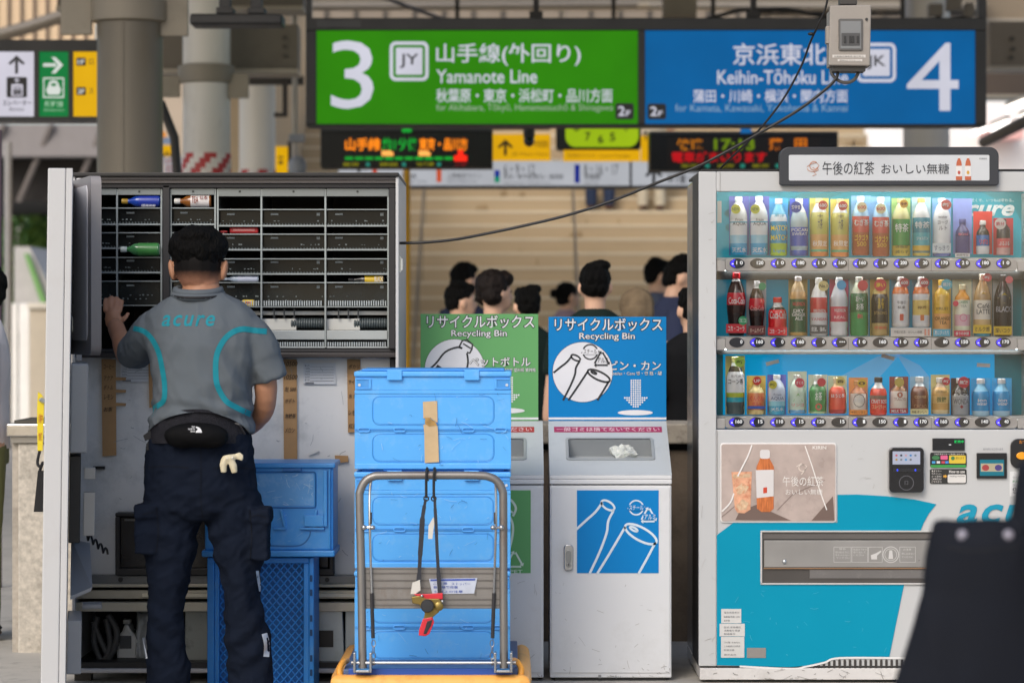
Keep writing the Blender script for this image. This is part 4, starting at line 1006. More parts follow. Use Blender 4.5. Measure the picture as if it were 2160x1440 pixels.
# advert panel
m = MB(); m.rrect(1519, 1765, 933.5, 1102, d-.006, d, 7); m.build('advert_frame', pm('#dcd9d6', .3), t, bevel=.003)
m = MB(); m.rrect(1522, 1762, 936.5, 1098.5, d-.008, d-.0062, 5); m.build('advert_poster', pm('#b3a39b', .3, var=.22, scale=9, coat=.3, grime=('#8a7870', .5, 12)), t)
da = d-.009
m = MB(); poly(m, [(1551, 1096), (1560, 1078), (1600, 1062), (1625, 1078), (1668, 1097)], da); poly(m, [(1712, 1097), (1757, 1046), (1760, 1097)], da); m.build('advert_print', pm('#6d5a52', .4), t)
m = MB()
for q in ([(1640, 1075), (1672, 1042)], [(1672, 1042), (1740, 1012)], [(1522, 1090), (1556, 1062)]): stroke(m, q, 1.2, da-.0004)
m.build('advert_print', pm('#7c6b64', .4), t)
m = MB(); m.prism([(1543, 995), (1586, 994), (1583, 1074), (1570, 1082), (1556, 1081), (1550, 1072)], da-.001, da); m.build('advert_print', pm('#dba483', .3, var=.2, scale=60, grime=('#b0481c', .9, 48)), t)
m = MB()
for q in ([(1546, 1000), (1583, 999), (1582, 1006), (1547, 1008)], [(1550, 1030), (1566, 1018), (1580, 1026), (1571, 1040), (1556, 1042)], [(1553, 1066), (1566, 1052), (1579, 1060), (1574, 1074), (1559, 1076)]): poly(m, q, da-.0016)
m.build('advert_print', pm('#e0b493', .25, var=.3, scale=70, grime=('#c4622e', .8, 60)), t)
m = MB(); m.prism([(1604, 966), (1623, 966), (1632, 983), (1633, 992), (1595, 992), (1596, 983)], da-.001, da); m.prism([(1596, 1050), (1632, 1046), (1632, 1072), (1624, 1079), (1606, 1079), (1597, 1072)], da-.001, da); m.build('advert_print', pm('#c4703c', .3, var=.35, scale=50, grime=('#8f2f16', .8, 55), stretch=(3, 1, .4)), t)
m = MB(); m.prism([(1594, 991), (1632, 990), (1632, 1046), (1596, 1050)], da-.0016, da-.0011); m.rrect(1603, 1624, 948, 967, da-.0016, da-.0011, 5); m.build('advert_print', pm('#d6d2d0', .3), t)
m = MB(); m.prism([(1610, 1028), (1618, 1027), (1618, 1039), (1610, 1040)], da-.0022, da-.0018); m.build('advert_print', pm('#c4452c', .4), t)
AW = pm('#e4dfda', .4)
txt(t, '午後の紅茶', 1651, 1004, 1737, 1025, da-.001, AW, .0); txt(t, 'おいしい無糖', 1657, 1031, 1735, 1043, da-.001, AW, .0); txt(t, 'KIRIN', 1714, 940, 1743, 947, da-.001, AW, .02)
m = MB(); stroke(m, ell_pts(1692, 986, 7, 7, 14, 20, 330), 2, da-.001); stroke(m, [(1680, 984), (1690, 977), (1702, 983), (1697, 992), (1690, 1000)], 2, da-.001); m.build('crest_print', pm('#dccfc4', .4), t)
m = MB(); stroke(m, spline([(1586, 938), (1578, 960), (1566, 984), (1556, 1004)], 6), 3, da-.0024); stroke(m, spline([(1698, 940), (1712, 980), (1728, 1030), (1744, 1075)], 6), 2.2, da-.0024); stroke(m, spline([(1548, 1040), (1540, 1060), (1523, 1078)], 6), 3, da-.0024); m.build('advert_crease', pm('#ece8e4', .2), t)
# teal decal and lettering
m = MB(); m.prism([(1512, 1128), (1547, 1101.8), (1766.5, 1101.8), (1766.5, 1043), (1810, 1042.5), (1870, 1046), (1930, 1053), (1975, 1063), (1959, 1083), (1948, 1103), (1941, 1121), (1925, 1180), (1906, 1237), (1876, 1384), (1771, 1384), (1739, 1394), (1700, 1403), (1667, 1406), (1512, 1402)], d-.0022, d)
m.build('teal_decal', TEAL, t)
txt(t, 'acure', 2018, 1063, 2268, 1105, d-.003, pm('#0090ae', .35), .022, .28, spacing=1.12)
m = MB(); stroke(m, spline([(1560, 1404.5), (1667, 1409.5), (1700, 1405), (1739, 1396.5), (1771, 1387), (1900, 1387), (2100, 1389)], 6), 4, d-.0035); m.build('trim_line', pm('#e4e2e0', .35), t)
m = MB()
for k in range(26):
    px = 1716+11*k; y0 = max(1390, 1404-(px-1690)*.18); m.prism(rr_pts(px-2.6, px+2.6, y0, 1409, 2.4, 3), d-.0025, d+.0005)
m.build('vent_grille', pm('#3a3634', .6), t)
# dispensing hatch
m = MB(); m.pbox(1604, 2120, 1118.5, 1122, d-.008, d); m.pbox(1604, 2120, 1229, 1232.5, d-.008, d); m.pbox(1604, 1608, 1122.1, 1228.9, d-.012, d); m.pbox(2115, 2120, 1122.1, 1228.9, d-.012, d)
m.build('hatch_frame', pm('#c4c2bf', .35), t, bevel=.002)
m = MB(); m.pbox(1608.1, 2114.9, 1122.1, 1228.9, d-.003, d-.0004); m.build('hatch_recess', pm('#4a4643', .4), t)
m = MB(); m.pbox(1612, 2112, 1139, 1196, d-.010, d-.0032); m.build('hatch_flap', pm('#94928f', .3, metal=.2, var=.1, scale=8, grime=('#96938f', .5, 14)), t, bevel=.002)
m = MB(); m.pbox(1610, 2114, 1126, 1136, d-.007, d-.0032); m.build('hatch_rail', pm('#5e5956', .4), t)
m = MB(); m.pbox(1611, 2113, 1197, 1199, d-.011, d-.0032); m.build('hatch_rail', pm('#b08a6a', .35, metal=.5), t)
m = MB(); m.pbox(1708, 2113, 1201, 1219, d-.006, d-.0032); m.build('hatch_tray', pm('#6d6a68', .4, grime=('#8f8c88', .5, 20)), t)
m = MB(); m.ellipsoid(P(1655, 1184, d-.012), (.008, .005, .008)); m.build('hatch_knob', SILV, t, smooth=True)
HW = pm('#c9c7c4', .5); dh = d-.0108
m = MB()
for a, b in ((1759, 1795), (1797, 1830), (1832, 1861), (1898, 1931)):
    stroke(m, [(a, 1153), (b, 1153), (b, 1185), (a, 1185), (a, 1153)], 1, dh)
stroke(m, ell_pts(1879, 1169, 16.5, 16.5, 30)+[(1895.5, 1169)], 1.6, dh); stroke(m, ell_pts(1879, 1169, 12.5, 12.5, 30)+[(1891.5, 1169)], 1, dh)
poly(m, [(1837, 1170), (1848, 1166), (1858, 1160), (1859, 1163), (1850, 1171), (1850, 1179), (1838, 1179)], dh); poly(m, [(1876, 1160), (1882, 1160), (1884, 1178), (1874, 1178)], dh)
m.build('hatch_print', HW, t)
for s, a, b, c in (('警告', 1770, 1784, 1155), ('取出口に', 1762, 1792, 1162), ('手を入れない', 1762, 1792, 1168), ('でください', 1764, 1792, 1174), ('商品は下から', 1800, 1828, 1156), ('取り出して', 1800, 1826, 1162), ('ください', 1800, 1822, 1168), ('△注意', 1905, 1922, 1156), ('押し込まない', 1902, 1929, 1165), ('でください', 1902, 1926, 1172)): txt(t, s, a, c, b, c+4, dh, HW, .0)
# card reader
m = MB(); m.rrect(1873, 1949, 942, 1039, d-.012, d, 9); m.build('reader_back', pm('#a9a8a8', .35), t, bevel=.002)
m = MB(); m.rrect(1876, 1949, 943.5, 1038, d-.032, d-.0122, 9); rd = m.build('card_reader', pm('#121216', .28, coat=.3), t, bevel=.003)
m = MB(); m.pbox(1883, 1941, 951.5, 979, d-.034, d-.0322); m.build('reader_screen', em('#b9bdd0', .9), rd)
m = MB(); m.pbox(1884, 1942, 988, 994, d-.034, d-.0322); m.build('reader_slot', pm('#25262b', .3), rd)
m = MB(); stroke(m, ell_pts(1912, 1018, 15, 15, 30)+[(1927, 1018)], 1.4, d-.0328); stroke(m, [(1909, 1022), (1909, 1014), (1915, 1014), (1915, 1021), (1912, 1021)], 1.4, d-.0328); m.build('reader_print', pm('#5a5a60', .4), rd)
m = MB()
for px in (1893, 1931): poly(m, ell_pts(px, 991, 1.8, 2.6, 8), d-.0345)
m.build('reader_light', em('#3a50ff', 1.6), rd)
for k, h in enumerate(('#d86a78', '#3a3f48', '#d8a7b0', '#4a8fd0', '#7d8a90', '#c89a3a', '#8a8c92', '#50a0d8', '#7a7c80')):
    m = MB(); px = 1891+10*(k % 5); py = 960+9*(k//5); m.prism(ell_pts(px, py, 2.6, 2.2, 8), d-.0355, d-.0342); m.build('screen_icon', em(h, .8), rd)
# small panels
m = MB(); m.pbox(1967, 2035, 924, 949.5, d-.008, d); m.build('status_window', pm('#15181d', .15, coat=.5), t, bevel=.001)
txt(t, '販売中', 2013, 928, 2033, 934, d-.0095, em('#20c860', 1.2), .02)
m = MB(); poly(m, ell_pts(2004, 937.5, 3, 1, 8), d-.0095); m.build('status_light', em('#ffffff', .9), t)
m = MB(); m.rrect(1962, 2039, 954, 986, d-.002, d, 4); m.build('sticker', pm('#1d1f1e', .4), t)
m = MB(); m.rrect(1963, 2038, 980, 985.4, d-.003, d-.0021, 2); m.build('sticker_print', pm('#3a9a4a', .4), t)
m = MB(); m.rrect(2002, 2037, 960, 977, d-.003, d-.0021, 2); m.build('sticker_print', pm('#d6b83a', .4), t)
m = MB(); m.rrect(1984, 1999, 960, 969, d-.003, d-.0021, 2); m.build('sticker_print', pm('#d8628a', .4), t)
m = MB(); m.prism(ell_pts(1974, 965, 8, 4.5), d-.003, d-.0021); m.prism(ell_pts(2010, 966, 4, 4), d-.0036, d-.0031); m.build('sticker_print', pm('#3f7a4c', .4), t)
for k, (px, h) in enumerate(((1966, '#4aa0d8'), (1976, '#d8d8d8'), (1986, '#c84a5a'), (1994, '#4a8ad8'))):
    m = MB(); m.pbox(px, px+7, 972, 977, d-.003, d-.0021); m.build('sticker_print', pm(h, .4), t)
txt(t, '交通系電子マネーご利用になれます', 1970, 955.5, 2034, 959, d-.0031, pm('#d8d6d2', .5), .0)
txt(t, '使えます', 2016, 963, 2034, 968, d-.0036, pm('#5a4a1a', .5), .0)
m = MB(); m.rrect(1961.5, 2039, 988.5, 1020, d-.002, d, 4); m.build('sticker', pm('#2a2a28', .4), t)
m = MB(); m.rrect(1999, 2037.5, 1000, 1018, d-.003, d-.0021, 3); m.build('sticker_print', pm('#d3d0cb', .5), t)
txt(t, 'How to use', 2002, 991, 2035, 997, d-.0031, AW, .02); txt(t, 'vending machine', 2003, 1002, 2035, 1006, d-.0036, INKB, .0)
for k, s in enumerate(('電子マネー', 'やポイント、', 'コード決済の', 'ご利用方法は', 'こちらから')): txt(t, s, 1965, 991+5.6*k, 1986, 995+5.6*k, d-.0031, AW, .0)
m = MB(); poly(m, [(1990, 1002), (1994, 1002), (1994, 1000), (1998, 1004), (1994, 1008), (1994, 1006), (1990, 1006)], d-.0031); m.build('sticker_print', pm('#d8a03a', .5), t)
m = MB(); m.pbox(2060.5, 2124, 955, 1008.5, d-.01, d); m.build('screen_frame', pm('#17181c', .3), t, bevel=.002)
m = MB(); m.pbox(2067, 2118, 969, 1003, d-.012, d-.0101); m.build('screen', em('#2f8496', .8), t)
m = MB(); m.pbox(2069, 2116, 977, 994, d-.013, d-.0121); m.build('screen_picture', em('#d8c8a8', .7), t)
for px, h in ((2079, '#c85a5a'), (2106, '#6a5a9a')):
    m = MB(); m.prism(ell_pts(px, 986, 7.5, 6.5), d-.014, d-.0131); m.build('screen_picture', em(h, .7), t)
txt(t, 'ありがとうございます', 2074, 944, 2116, 949, d-.002, pm('#77777c', .6), .0)
m = MB(); m.rrect(2132, 2186, 925, 987, d-.012, d, 16); m.build('coin_surround', pm('#1a1a1c', .35), t, bevel=.002)
m = MB(); m.prism(ell_pts(2156, 961, 12, 8), d-.02, d-.0122); m.build('coin_knob', pm('#f0a01e', .35), t, bevel=.002)
txt(t, 'おつり', 2150, 928, 2172, 935, d-.0135, pm('#e8901e', .5), .0)
m = MB(); m.pbox(2130, 2182, 994, 1046, d-.0016, d); m.build('notice', pm('#d9d9d9', .6), t)
for k, (s, h) in enumerate((('ご案内', '#4a4a4e'), ('つり銭切れの際は', '#6a6a6e'), ('お問い合わせ', '#3f8f50'), ('フリーダイヤル', '#6a6a6e'), ('0120-', '#3a3a3e'), ('受付時間', '#4a4a4e'))): txt(t, s, 2136 if k else 2148, 996+8*k, 2178, 1001+8*k+(2 if k == 4 else 0), d-.0022, pm(h, .6), .01)
m = MB(); m.pbox(1521.5, 1563.5, 1283.5, 1313.5, d-.004, d-.0023); m.pbox(1521, 1570, 1342, 1386, d-.0045, d-.0023); m.pbox(1518, 1571, 1314.5, 1341, d-.004, d-.0023); m.build('rating_plate', pm('#cfcecb', .4, metal=.1), t)
m = MB(); m.pbox(1575.5, 1615.5, 1365.5, 1386.5, d-.004, d-.0023); m.build('rating_plate', pm('#9d9894', .35, metal=.5), t)
for k, (s, c, w) in enumerate((('電気用品表示', 1289, 33), ('自動販売機 100V', 1298, 34), ('屋外用', 1306, 12), ('型式 定格電圧', 1320, 36), ('消費電力 質量', 1327, 34), ('製造番号', 1334, 24), ('冷媒 R600a', 1352, 34), ('この機械は点検済', 1360, 34), ('取扱注意', 1368, 22), ('株式会社', 1378, 26))): txt(t, s, 1527, c, 1527+w, c+4, d-.0052, pm('#6b6b70', .6), .0)

scuffs(t, 1525, 1870, 1245, 1380, d-.0035, 22, pm('#4ab4cc', .5), 21, 14, .7)
scuffs(t, 1480, 1508, 420, 1390, d-.0012, 18, pm('#9c9892', .5), 22, 30, .7)
scuffs(t, 1780, 1870, 925, 1040, d-.0012, 8, pm('#a9a6a2', .5), 23, 20, .6)
scuffs(t, 1480, 1900, 1411, 1432, d-.0062, 26, pm('#77726c', .6), 24, 24, 1)
# ---- sample bottles in the display
G = 'sample bottles in the display'
SH = {'pet': [(.86, 0), (.98, .02), (1, .05), (.94, .12), (1, .16), (1, .6), (.96, .66), (.72, .78), (.42, .87), (.4, .9)],
      'sq': [(.9, 0), (1, .02), (1, .70), (.9, .76), (.6, .82), (.44, .86), (.42, .9)],
      'coke': [(.72, 0), (.84, .03), (.80, .12), (.84, .22), (.98, .42), (1, .50), (.98, .62), (.8, .75), (.5, .86), (.38, .9)],
      'short': [(.88, 0), (1, .04), (1, .56), (.92, .66), (.6, .76), (.46, .80), (.44, .86)],
      'slim': [(.9, 0), (1, .03), (1, .66), (.9, .74), (.6, .86), (.42, .9), (.4, .92)]}
def at_f(sh, f):
    p = SH[sh]
    for (r0, z0), (r1, z1) in zip(p, p[1:]):
        if z0 <= f <= z1: return r0+(r1-r0)*(f-z0)/(z1-z0 or 1)
    return p[-1][0] if f > p[-1][1] else p[0][0]
def wrapt(parent, s, px, hw, y0, y1, cx, R, yc, mat, bold=.01, name='lettering'):
    vs, fs = txt2(s, px-hw, y0, px+hw, y1, bold); m = MB(); v = []
    for a, b in vs:
        x = (a-px)*yc/FPX; xx = max(-R*.95, min(R*.95, x)); v.append((X(px, yc)+xx, yc-math.sqrt(max(0, R*R-xx*xx))-.0012, Z(b, yc)))
    m.mesh(v, fs); m.build(name, mat, parent, recalc=False)
YC = d+.082
def sample(px, hw, y0, y1, sh, cap, bands, card, badge, texts, strip, label, base='#c8cdd0', capf=None):
    px = 1555+(px-1555); z0 = Z(y1, YC); Hh = Z(y0, YC)-z0; R = hw*YC/FPX; cx = X(px, YC)
    t = thing('sample_bottle', label, 'sample bottle', (cx, YC, z0), G)
    prof = SH[sh]; ftop = prof[-1][1]
    zs = sorted(set([z for _, z in prof]+[b[0] for b in bands]+[min(b[1], ftop) for b in bands]))
    zs = [z for z in zs if z <= ftop]; hexes = [base]
    for b in bands:
        if b[2] not in hexes: hexes.append(b[2])
    mis = []
    for a, b in zip(zs, zs[1:]):
        f = (a+b)/2; i = 0
        for q in bands:
            if q[0] <= f <= q[1]: i = hexes.index(q[2])
        mis.append(i)
    m = MB(); m.lathe([(at_f(sh, z)*R, z*Hh) for z in zs], (cx, YC, z0), 20, mis=mis)
    m.build('body', [pm(h, .22, var=.05, scale=40, coat=.35) for h in hexes], t, smooth=True)
    rc = prof[-1][0]*R
    m = MB(); m.lathe([(rc*1.08, ftop*Hh+.0005), (rc*1.12, ftop*Hh+.003), (rc*1.1, Hh-.002), (rc*.95, Hh)], (cx, YC, z0), 18); m.build('cap', pm(cap, .35), t, smooth=True)
    if card:
        h, l, r, top = card[:4]; m = MB(); dd = YC+R+.004
        m.prism([(px-l, top), (px+r, top), (px+r, y1), (px-l, y1)], dd, dd+.0015); m.build('card', pm(h, .4, var=.12, scale=25), t)
    for (s, a, b, w, h) in texts:
        f = (y1-(a+b)/2)/(y1-y0); Rr = R*at_f(sh, min(f, ftop))
        wrapt(t, s, px, w, a, b, cx, Rr, YC, pm(h, .4), .012)
    if badge:
        h, bx, by, br, s, th = badge; dd = YC-R-.006
        m = MB(); m.prism(ell_pts(bx, by, br, br, 18), dd, dd+.001); bb = m.build('badge', pm(h, .4), t)
        if s: txt(bb, s, bx-br*.75, by-br*.35, bx+br*.75, by+br*.35, dd-.001, pm(th, .5), .02)
    if strip:
        h, a, b, s, th = strip; dd = YC-R-.004
        m = MB(); m.pbox(px-hw*1.04, px+hw*1.04, a, b, dd, dd+.0012); st = m.build('paper_strip', pm(h, .45), t)
        if s: txt(st, s, px-hw*.85, a+(b-a)*.22, px+hw*.85, b-(b-a)*.22, dd-.001, pm(th, .5), .01)
    return t
xs = [1555+43.25*k for k in range(14)]
W1 = '#dfe2e4'
AQ = [(0, .2, '#2a9fd0'), (.2, .34, '#8fc4de'), (.34, .60, '#d3d8e0'), (.55, .57, '#4aa8c8')]
sample(xs[0]+3, 18.5, 415, 538, 'slim', '#cfe3e2', AQ, ('#5560b0', 20, 22, 414), ('#c9cc3a', 1552, 441, 10, 'NEW', '#5f7a20'), [('From', 461, 467, 8, '#55606c'), ('AQUA', 469, 477, 14, '#4a5864'), ('天然水', 522, 533, 15, W1)], None, 'clear water bottle with yellow badge on violet card, first in the top row')
sample(xs[1]+3, 18.5, 414, 538, 'slim', '#e3eef0', AQ, ('#5560b0', 20, 22, 414), ('#c9cc3a', 1593, 441, 10, 'NEW', '#5f7a20'), [('From', 461, 467, 8, '#55606c'), ('AQUA', 469, 477, 14, '#4a5864'), ('天然水', 522, 533, 15, W1)], None, 'clear water bottle with yellow badge beside the yellow and blue bottle, top row')
sample(xs[2]+1, 18, 419, 540, 'pet', '#d5dbe0', [(0, .22, '#a9c83a'), (.22, .60, '#1793bf'), (.60, .72, '#d8e2ea'), (.72, .9, '#5fb4d8')], ('#2f9fd6', 20, 20, 418), None, [('MATCH', 476, 487, 17, '#e2d23a'), ('MATCH', 496, 507, 17, '#e2d23a'), ('果汁', 450, 462, 11, '#3aa8c8'), ('Light', 526, 534, 12, '#4a9ad0')], None, 'lime and blue soda bottle with yellow lettering twice, third in the top row')
sample(xs[3]+1, 18.5, 419, 540, 'pet', '#d3dde2', [(0, .10, '#2a4fae'), (.1, .17, '#9fb8c6'), (.17, .5, '#2a4cb4'), (.5, .76, '#a7bcc4')], ('#3a58c0', 20, 20, 419), ('#2e45ac', 1679, 437, 12, '熱中症', W1), [('POCARI', 482, 489, 17, W1), ('SWEAT', 491, 497, 16, W1)], None, 'blue and pale grey sports drink bottle with large white lettering, top row')
JU = [(0, .08, '#d98a4a'), (.08, .12, '#5fb08a'), (.12, .38, '#d3a468'), (.38, .76, '#b9b55a')]
sample(xs[4], 18.5, 419, 541, 'slim', '#d8c890', JU, ('#cfc060', 20, 20, 418), ('#c8443c', 1736, 433, 10, '600', W1), [('十', 452, 460, 6, '#40463e'), ('六茶', 462, 484, 5, '#40463e'), ('秋限定', 508, 520, 15, '#f0e8e0')], None, 'amber tea bottle with a red 600 badge next to the blue sports drink')
sample(xs[5]+.5, 18.5, 420, 542, 'slim', '#d8c890', JU, ('#cfc060', 20, 19, 420), ('#c8443c', 1778, 434, 10, '600', W1), [('十', 453, 461, 6, '#40463e'), ('六茶', 463, 485, 5, '#40463e'), ('秋限定', 508, 520, 15, '#f0e8e0')], None, 'amber tea bottle with a red 600 badge next to the red barley tea')
MU = [(0, .39, '#a5552f'), (.39, .66, '#c0443e'), (.66, .9, '#9cc6e4')]
sample(xs[6]+1, 18, 414, 539, 'slim', '#d6dde0', MU, ('#7fb4e0', 20, 22, 413), ('#e6dcb0', 1818, 437, 11, '600', '#c85a60'), [('むぎ茶', 463, 477, 15, W1), ('ゴクゴク', 495, 508, 14, '#e8c83c'), ('500', 510, 520, 10, '#d9b03a')], None, 'red and brown barley tea bottle next to the amber tea, top row')
sample(xs[7], 18, 416, 541, 'slim', '#d6dde0', MU, ('#7fb4e0', 20, 20, 415), ('#e6dcb0', 1858, 440, 11, '600', '#c85a60'), [('むぎ茶', 465, 479, 15, W1), ('ゴクゴク', 498, 511, 14, '#e8c83c'), ('500', 513, 522, 10, '#d9b03a')], None, 'red and brown barley tea bottle next to the green special tea, top row')
sample(xs[8]-.5, 18.5, 419, 540, 'slim', '#d9c890', [(0, .18, '#c8b44a'), (.18, .64, '#2f8f46'), (.64, .9, '#c9c88a')], ('#9fc87c', 20, 20, 418), ('#d8a83a', 1907, 430, 9, '特', '#7c3a1c'), [('特茶', 472, 490, 14, W1), ('体脂肪', 517, 524, 14, '#5a5a2a'), ('減らす', 528, 535, 14, '#5a5a2a')], None, 'green and gold tea bottle with a gold badge in the top row')
sample(xs[9]-1, 18.5, 418, 540, 'slim', '#d8c27a', [(0, .05, '#c9b45a'), (.05, .09, '#5c7a78'), (.09, .18, '#cfae4a'), (.18, .4, '#3fa3b4'), (.4, .66, '#1d8098')], ('#a8d0dc', 20, 20, 416), None, [('特茶', 468, 482, 15, W1), ('ジャスミン', 500, 507, 12, W1)], None, 'teal jasmine tea bottle with a gold band in the top row')
sample(xs[10]-1, 18.5, 418, 541, 'slim', '#e4e6ea', [(0, .05, '#5a70b8'), (.05, .9, '#d9dde3')], ('#7aaede', 20, 20, 418), ('#d86460', 1996, 432, 11, '新', W1), [('ヨーグ', 465, 474, 11, '#5a5f70'), ('ルト', 477, 486, 9, '#5a5f70'), ('water', 456, 461, 10, '#6a7080')], ('#cfdae2', 513, 533, 'すっきり', '#5a6a8a'), 'white yoghurt water bottle with a coral badge in the top row')
sample(xs[11]-.5, 15, 462, 536, 'short', '#4a4f8a', [(0, .5, '#54508c'), (.5, .9, '#3c3c78')], ('#8090cc', 20, 20, 419), None, [('BOSS', 492, 497, 10, '#d8708a')], ('#d9d9dc', 534, 542, '期間限定', '#7a7a84'), 'dark violet can on a pale violet card in the top row')
sample(xs[12]-1, 14, 465, 536, 'short', '#e0ddda', [(0, .14, '#d7dade'), (.14, .24, '#d3d9e0'), (.24, .56, '#2f6cb4'), (.56, .9, '#241a18')], ('#c8342e', 20, 20, 446), None, [('リポD', 504, 516, 9, '#d83a3c')], None, 'brown vitamin bottle with a blue label on a red and yellow card')
sample(xs[13]-1, 14.5, 462, 538, 'sq', '#2a2a30', [(0, .2, '#c9a0a0'), (.2, .46, '#d35f66'), (.46, .9, '#383238')], ('#b8303e', 21, 21, 460), ('#dcd6d4', 2110, 472, 12, '鉄分', '#c02a48'), [('ぷるぷる', 510, 518, 11, W1)], None, 'dark pouch bottle with a pink label on a red card, last in the top row')
# the yellow heading of the red card
# second row
CK = [(0, .36, '#241613'), (.36, .52, '#33201a'), (.49, .68, '#c72431'), (.68, .86, '#2b1813')]
y2 = 708
sample(xs[0]-2, 20.5, 575, y2, 'coke', '#c8202c', CK, None, ('#2f9f6a', 1567, 676, 9.5, 'エコ', W1), [('Coca-Cola', 627, 641, 17, W1)], ('#cc2a38', 683, 702, 'コカ・コーラ', W1), 'tall cola bottle with red label and red cap, first in the second row')
sample(xs[1]-2, 17, 592, y2, 'coke', '#c9ccd2', CK, ('#b4b9c2', 22, 20, 573), ('#2a9a68', 1608, 604, 8, '', W1), [('Coca-Cola', 645, 655, 14, '#e8b0b0')], ('#6d2f30', 687, 706, 'ホームサイズ', '#e0c8b8'), 'cola bottle on a grey card with a green corner in the second row')
sample(xs[2]-1.5, 19.5, 627, y2, 'short', '#dc2428', [(0, .12, '#3a1a16'), (.12, .68, '#dd2a30'), (.68, .74, '#2b1512')], None, None, [('Coca-Cola', 656, 672, 17, W1)], ('#da2c34', 690, 707, 'コカ・コーラ', W1), 'short cola bottle with a bright red label in the second row')
sample(xs[3]-1.5, 18, 583, y2, 'slim', '#d8d4d8', [(0, .06, '#c0a060'), (.06, .62, '#1d5a40'), (.62, .74, '#c39a60'), (.74, .92, '#b9a07a')], ('#b59a50', 20, 20, 584), None, [('WILKINSON', 637, 645, 13, '#d84a50'), ('DRY', 652, 659, 11, W1), ('GINGER', 660, 667, 14, W1), ('ALE', 668, 675, 8, W1)], None, 'dark green ginger ale bottle on a gold card in the second row')
sample(xs[4]-1, 18, 586, y2, 'pet', '#e4e6ea', [(0, .40, '#d9dce2'), (.40, .66, '#c8343c'), (.66, .9, '#dde0e6')], ('#4a4038', 19, 19, 586), ('#d4c88a', 1737, 603, 11, 'No.1', '#3a3426'), [('WILKINSON', 652, 660, 13, W1), ('TANSAN', 670, 676, 17, '#b83a48')], ('#4f5358', 685, 703, '刺激、強め。', W1), 'white soda bottle with a red label and slanted number one tag')
sample(xs[5]-1.5, 18.5, 585, y2, 'pet', '#e4e6ea', [(0, .24, '#dfe1e6'), (.24, .50, '#d0506a'), (.50, .9, '#cdd3de')], ('#d84a80', 20, 20, 585), ('#3aa0d8', 1775, 601, 10, '', W1), [('WILKINSON', 651, 658, 12, W1), ('REAL', 666, 672, 12, '#f0c8d0')], None, 'white soda bottle with a pink label on a pink card')
sample(xs[6]-2.5, 19, 584, y2, 'slim', '#dfe8e2', [(0, .4, '#3f9a58'), (.4, .72, '#1f6b40'), (.72, .92, '#c2cdb8')], ('#cfe0d8', 20, 20, 584), ('#c83a48', 1820, 602, 11, '', W1), [('お〜い', 624, 636, 9, W1), ('お茶', 640, 654, 8, W1), ('新', 662, 672, 6, '#d84858')], None, 'green tea bottle with a red badge on a pale card in the second row')
sample(xs[7]-2, 18, 586, y2, 'pet', '#cfc6a8', [(0, .22, '#b8a06a'), (.22, .72, '#23211f'), (.72, .9, '#c2b070')], ('#cdb860', 21, 20, 579), ('#c22a3a', 1857, 601, 13, '濃い', '#e8c83a'), [('濃い茶', 628, 652, 6, '#d8b83a'), ('STRONG', 657, 663, 13, '#a8925a'), ('機能性', 688, 694, 13, '#d8584a')], None, 'black strong tea bottle on a gold card with a red badge')
KO = [(0, .08, '#e2e3e6'), (.08, .66, '#d5d9e0'), (.66, .8, '#c8703a')]
sample(xs[8]-1.5, 18, 584, 690, 'slim', '#e2e4e8', KO, ('#4a97c0', 19, 20, 584), ('#a8283a', 1908, 596, 10, '600', W1), [('午後の', 634, 642, 9, '#60646e'), ('紅茶', 645, 651, 8, '#60646e'), ('■', 662, 676, 4, '#c8503a')], None, 'white labelled milk tea bottle with a red square, second row', )
sample(xs[9]-1.5, 18, 584, 690, 'slim', '#e2e4e8', [(0, .08, '#e2e3e6'), (.08, .24, '#d5d9e0'), (.24, .54, '#d8c070'), (.54, .66, '#d5d9e0'), (.66, .8, '#c8703a')], ('#4a97c0', 19, 20, 584), ('#a8283a', 1950, 596, 10, '600', W1), [('檸檬', 645, 652, 9, '#8a6a2a'), ('■', 664, 676, 4, '#c8703a')], None, 'white labelled lemon tea bottle with a yellow disc, second row')
t2 = thing('display_card', 'white paper card propped under the two milk tea bottles', 'card', P(1921, 709, YC-.03))
m = MB(); m.pbox(1879, 1964, 691, 709.5, YC-.036, YC-.034); m.build('sheet', pm('#dcdad8', .6), t2)
txt(t2, '午後の紅茶　おいしい無糖', 1886, 697, 1945, 703, YC-.0372, pm('#77777c', .6), .0)
m = MB(); m.pbox(1950, 1954, 694, 707, YC-.038, YC-.0362); m.pbox(1957, 1961, 694, 707, YC-.038, YC-.0362); m.build('print', pm('#d89a8a', .5), t2)
sample(xs[10]-1, 17.5, 590, 709, 'sq', '#e2b84a', [(0, .12, '#d88a4a'), (.12, .4, '#e0a86a'), (.4, .86, '#d8b03e')], ('#d8b860', 20, 20, 587), ('#5fb4c8', 1997, 600, 11.5, '果汁', W1), [('FRUIT', 648, 654, 13, '#7a6a2a'), ('ORANGE', 668, 675, 16, '#5a4a26'), ('TEA', 677, 684, 8, '#5a4a26')], ('#5aaecc', 694, 709, '夏にぴったり', W1), 'orange fruit tea bottle with a light blue round badge')
sample(xs[11]-1, 16.5, 600, 709, 'sq', '#d8d2b0', [(0, .2, '#dfe6d0'), (.2, .42, '#dcb8c8'), (.42, .7, '#e2e6d8'), (.7, .9, '#d0923c')], ('#dfe2c8', 21, 20, 582), ('#d8405a', 2016, 640, 6, '', W1), [('GREEN', 634, 640, 9, '#4a8a5a'), ('TEA', 643, 648, 7, '#7a8a7a'), ('●', 662, 678, 8, '#d07a9a')], ('#c82a50', 697, 709, '香りの余韻', W1), 'flowery pale tea bottle with a crimson strip below')
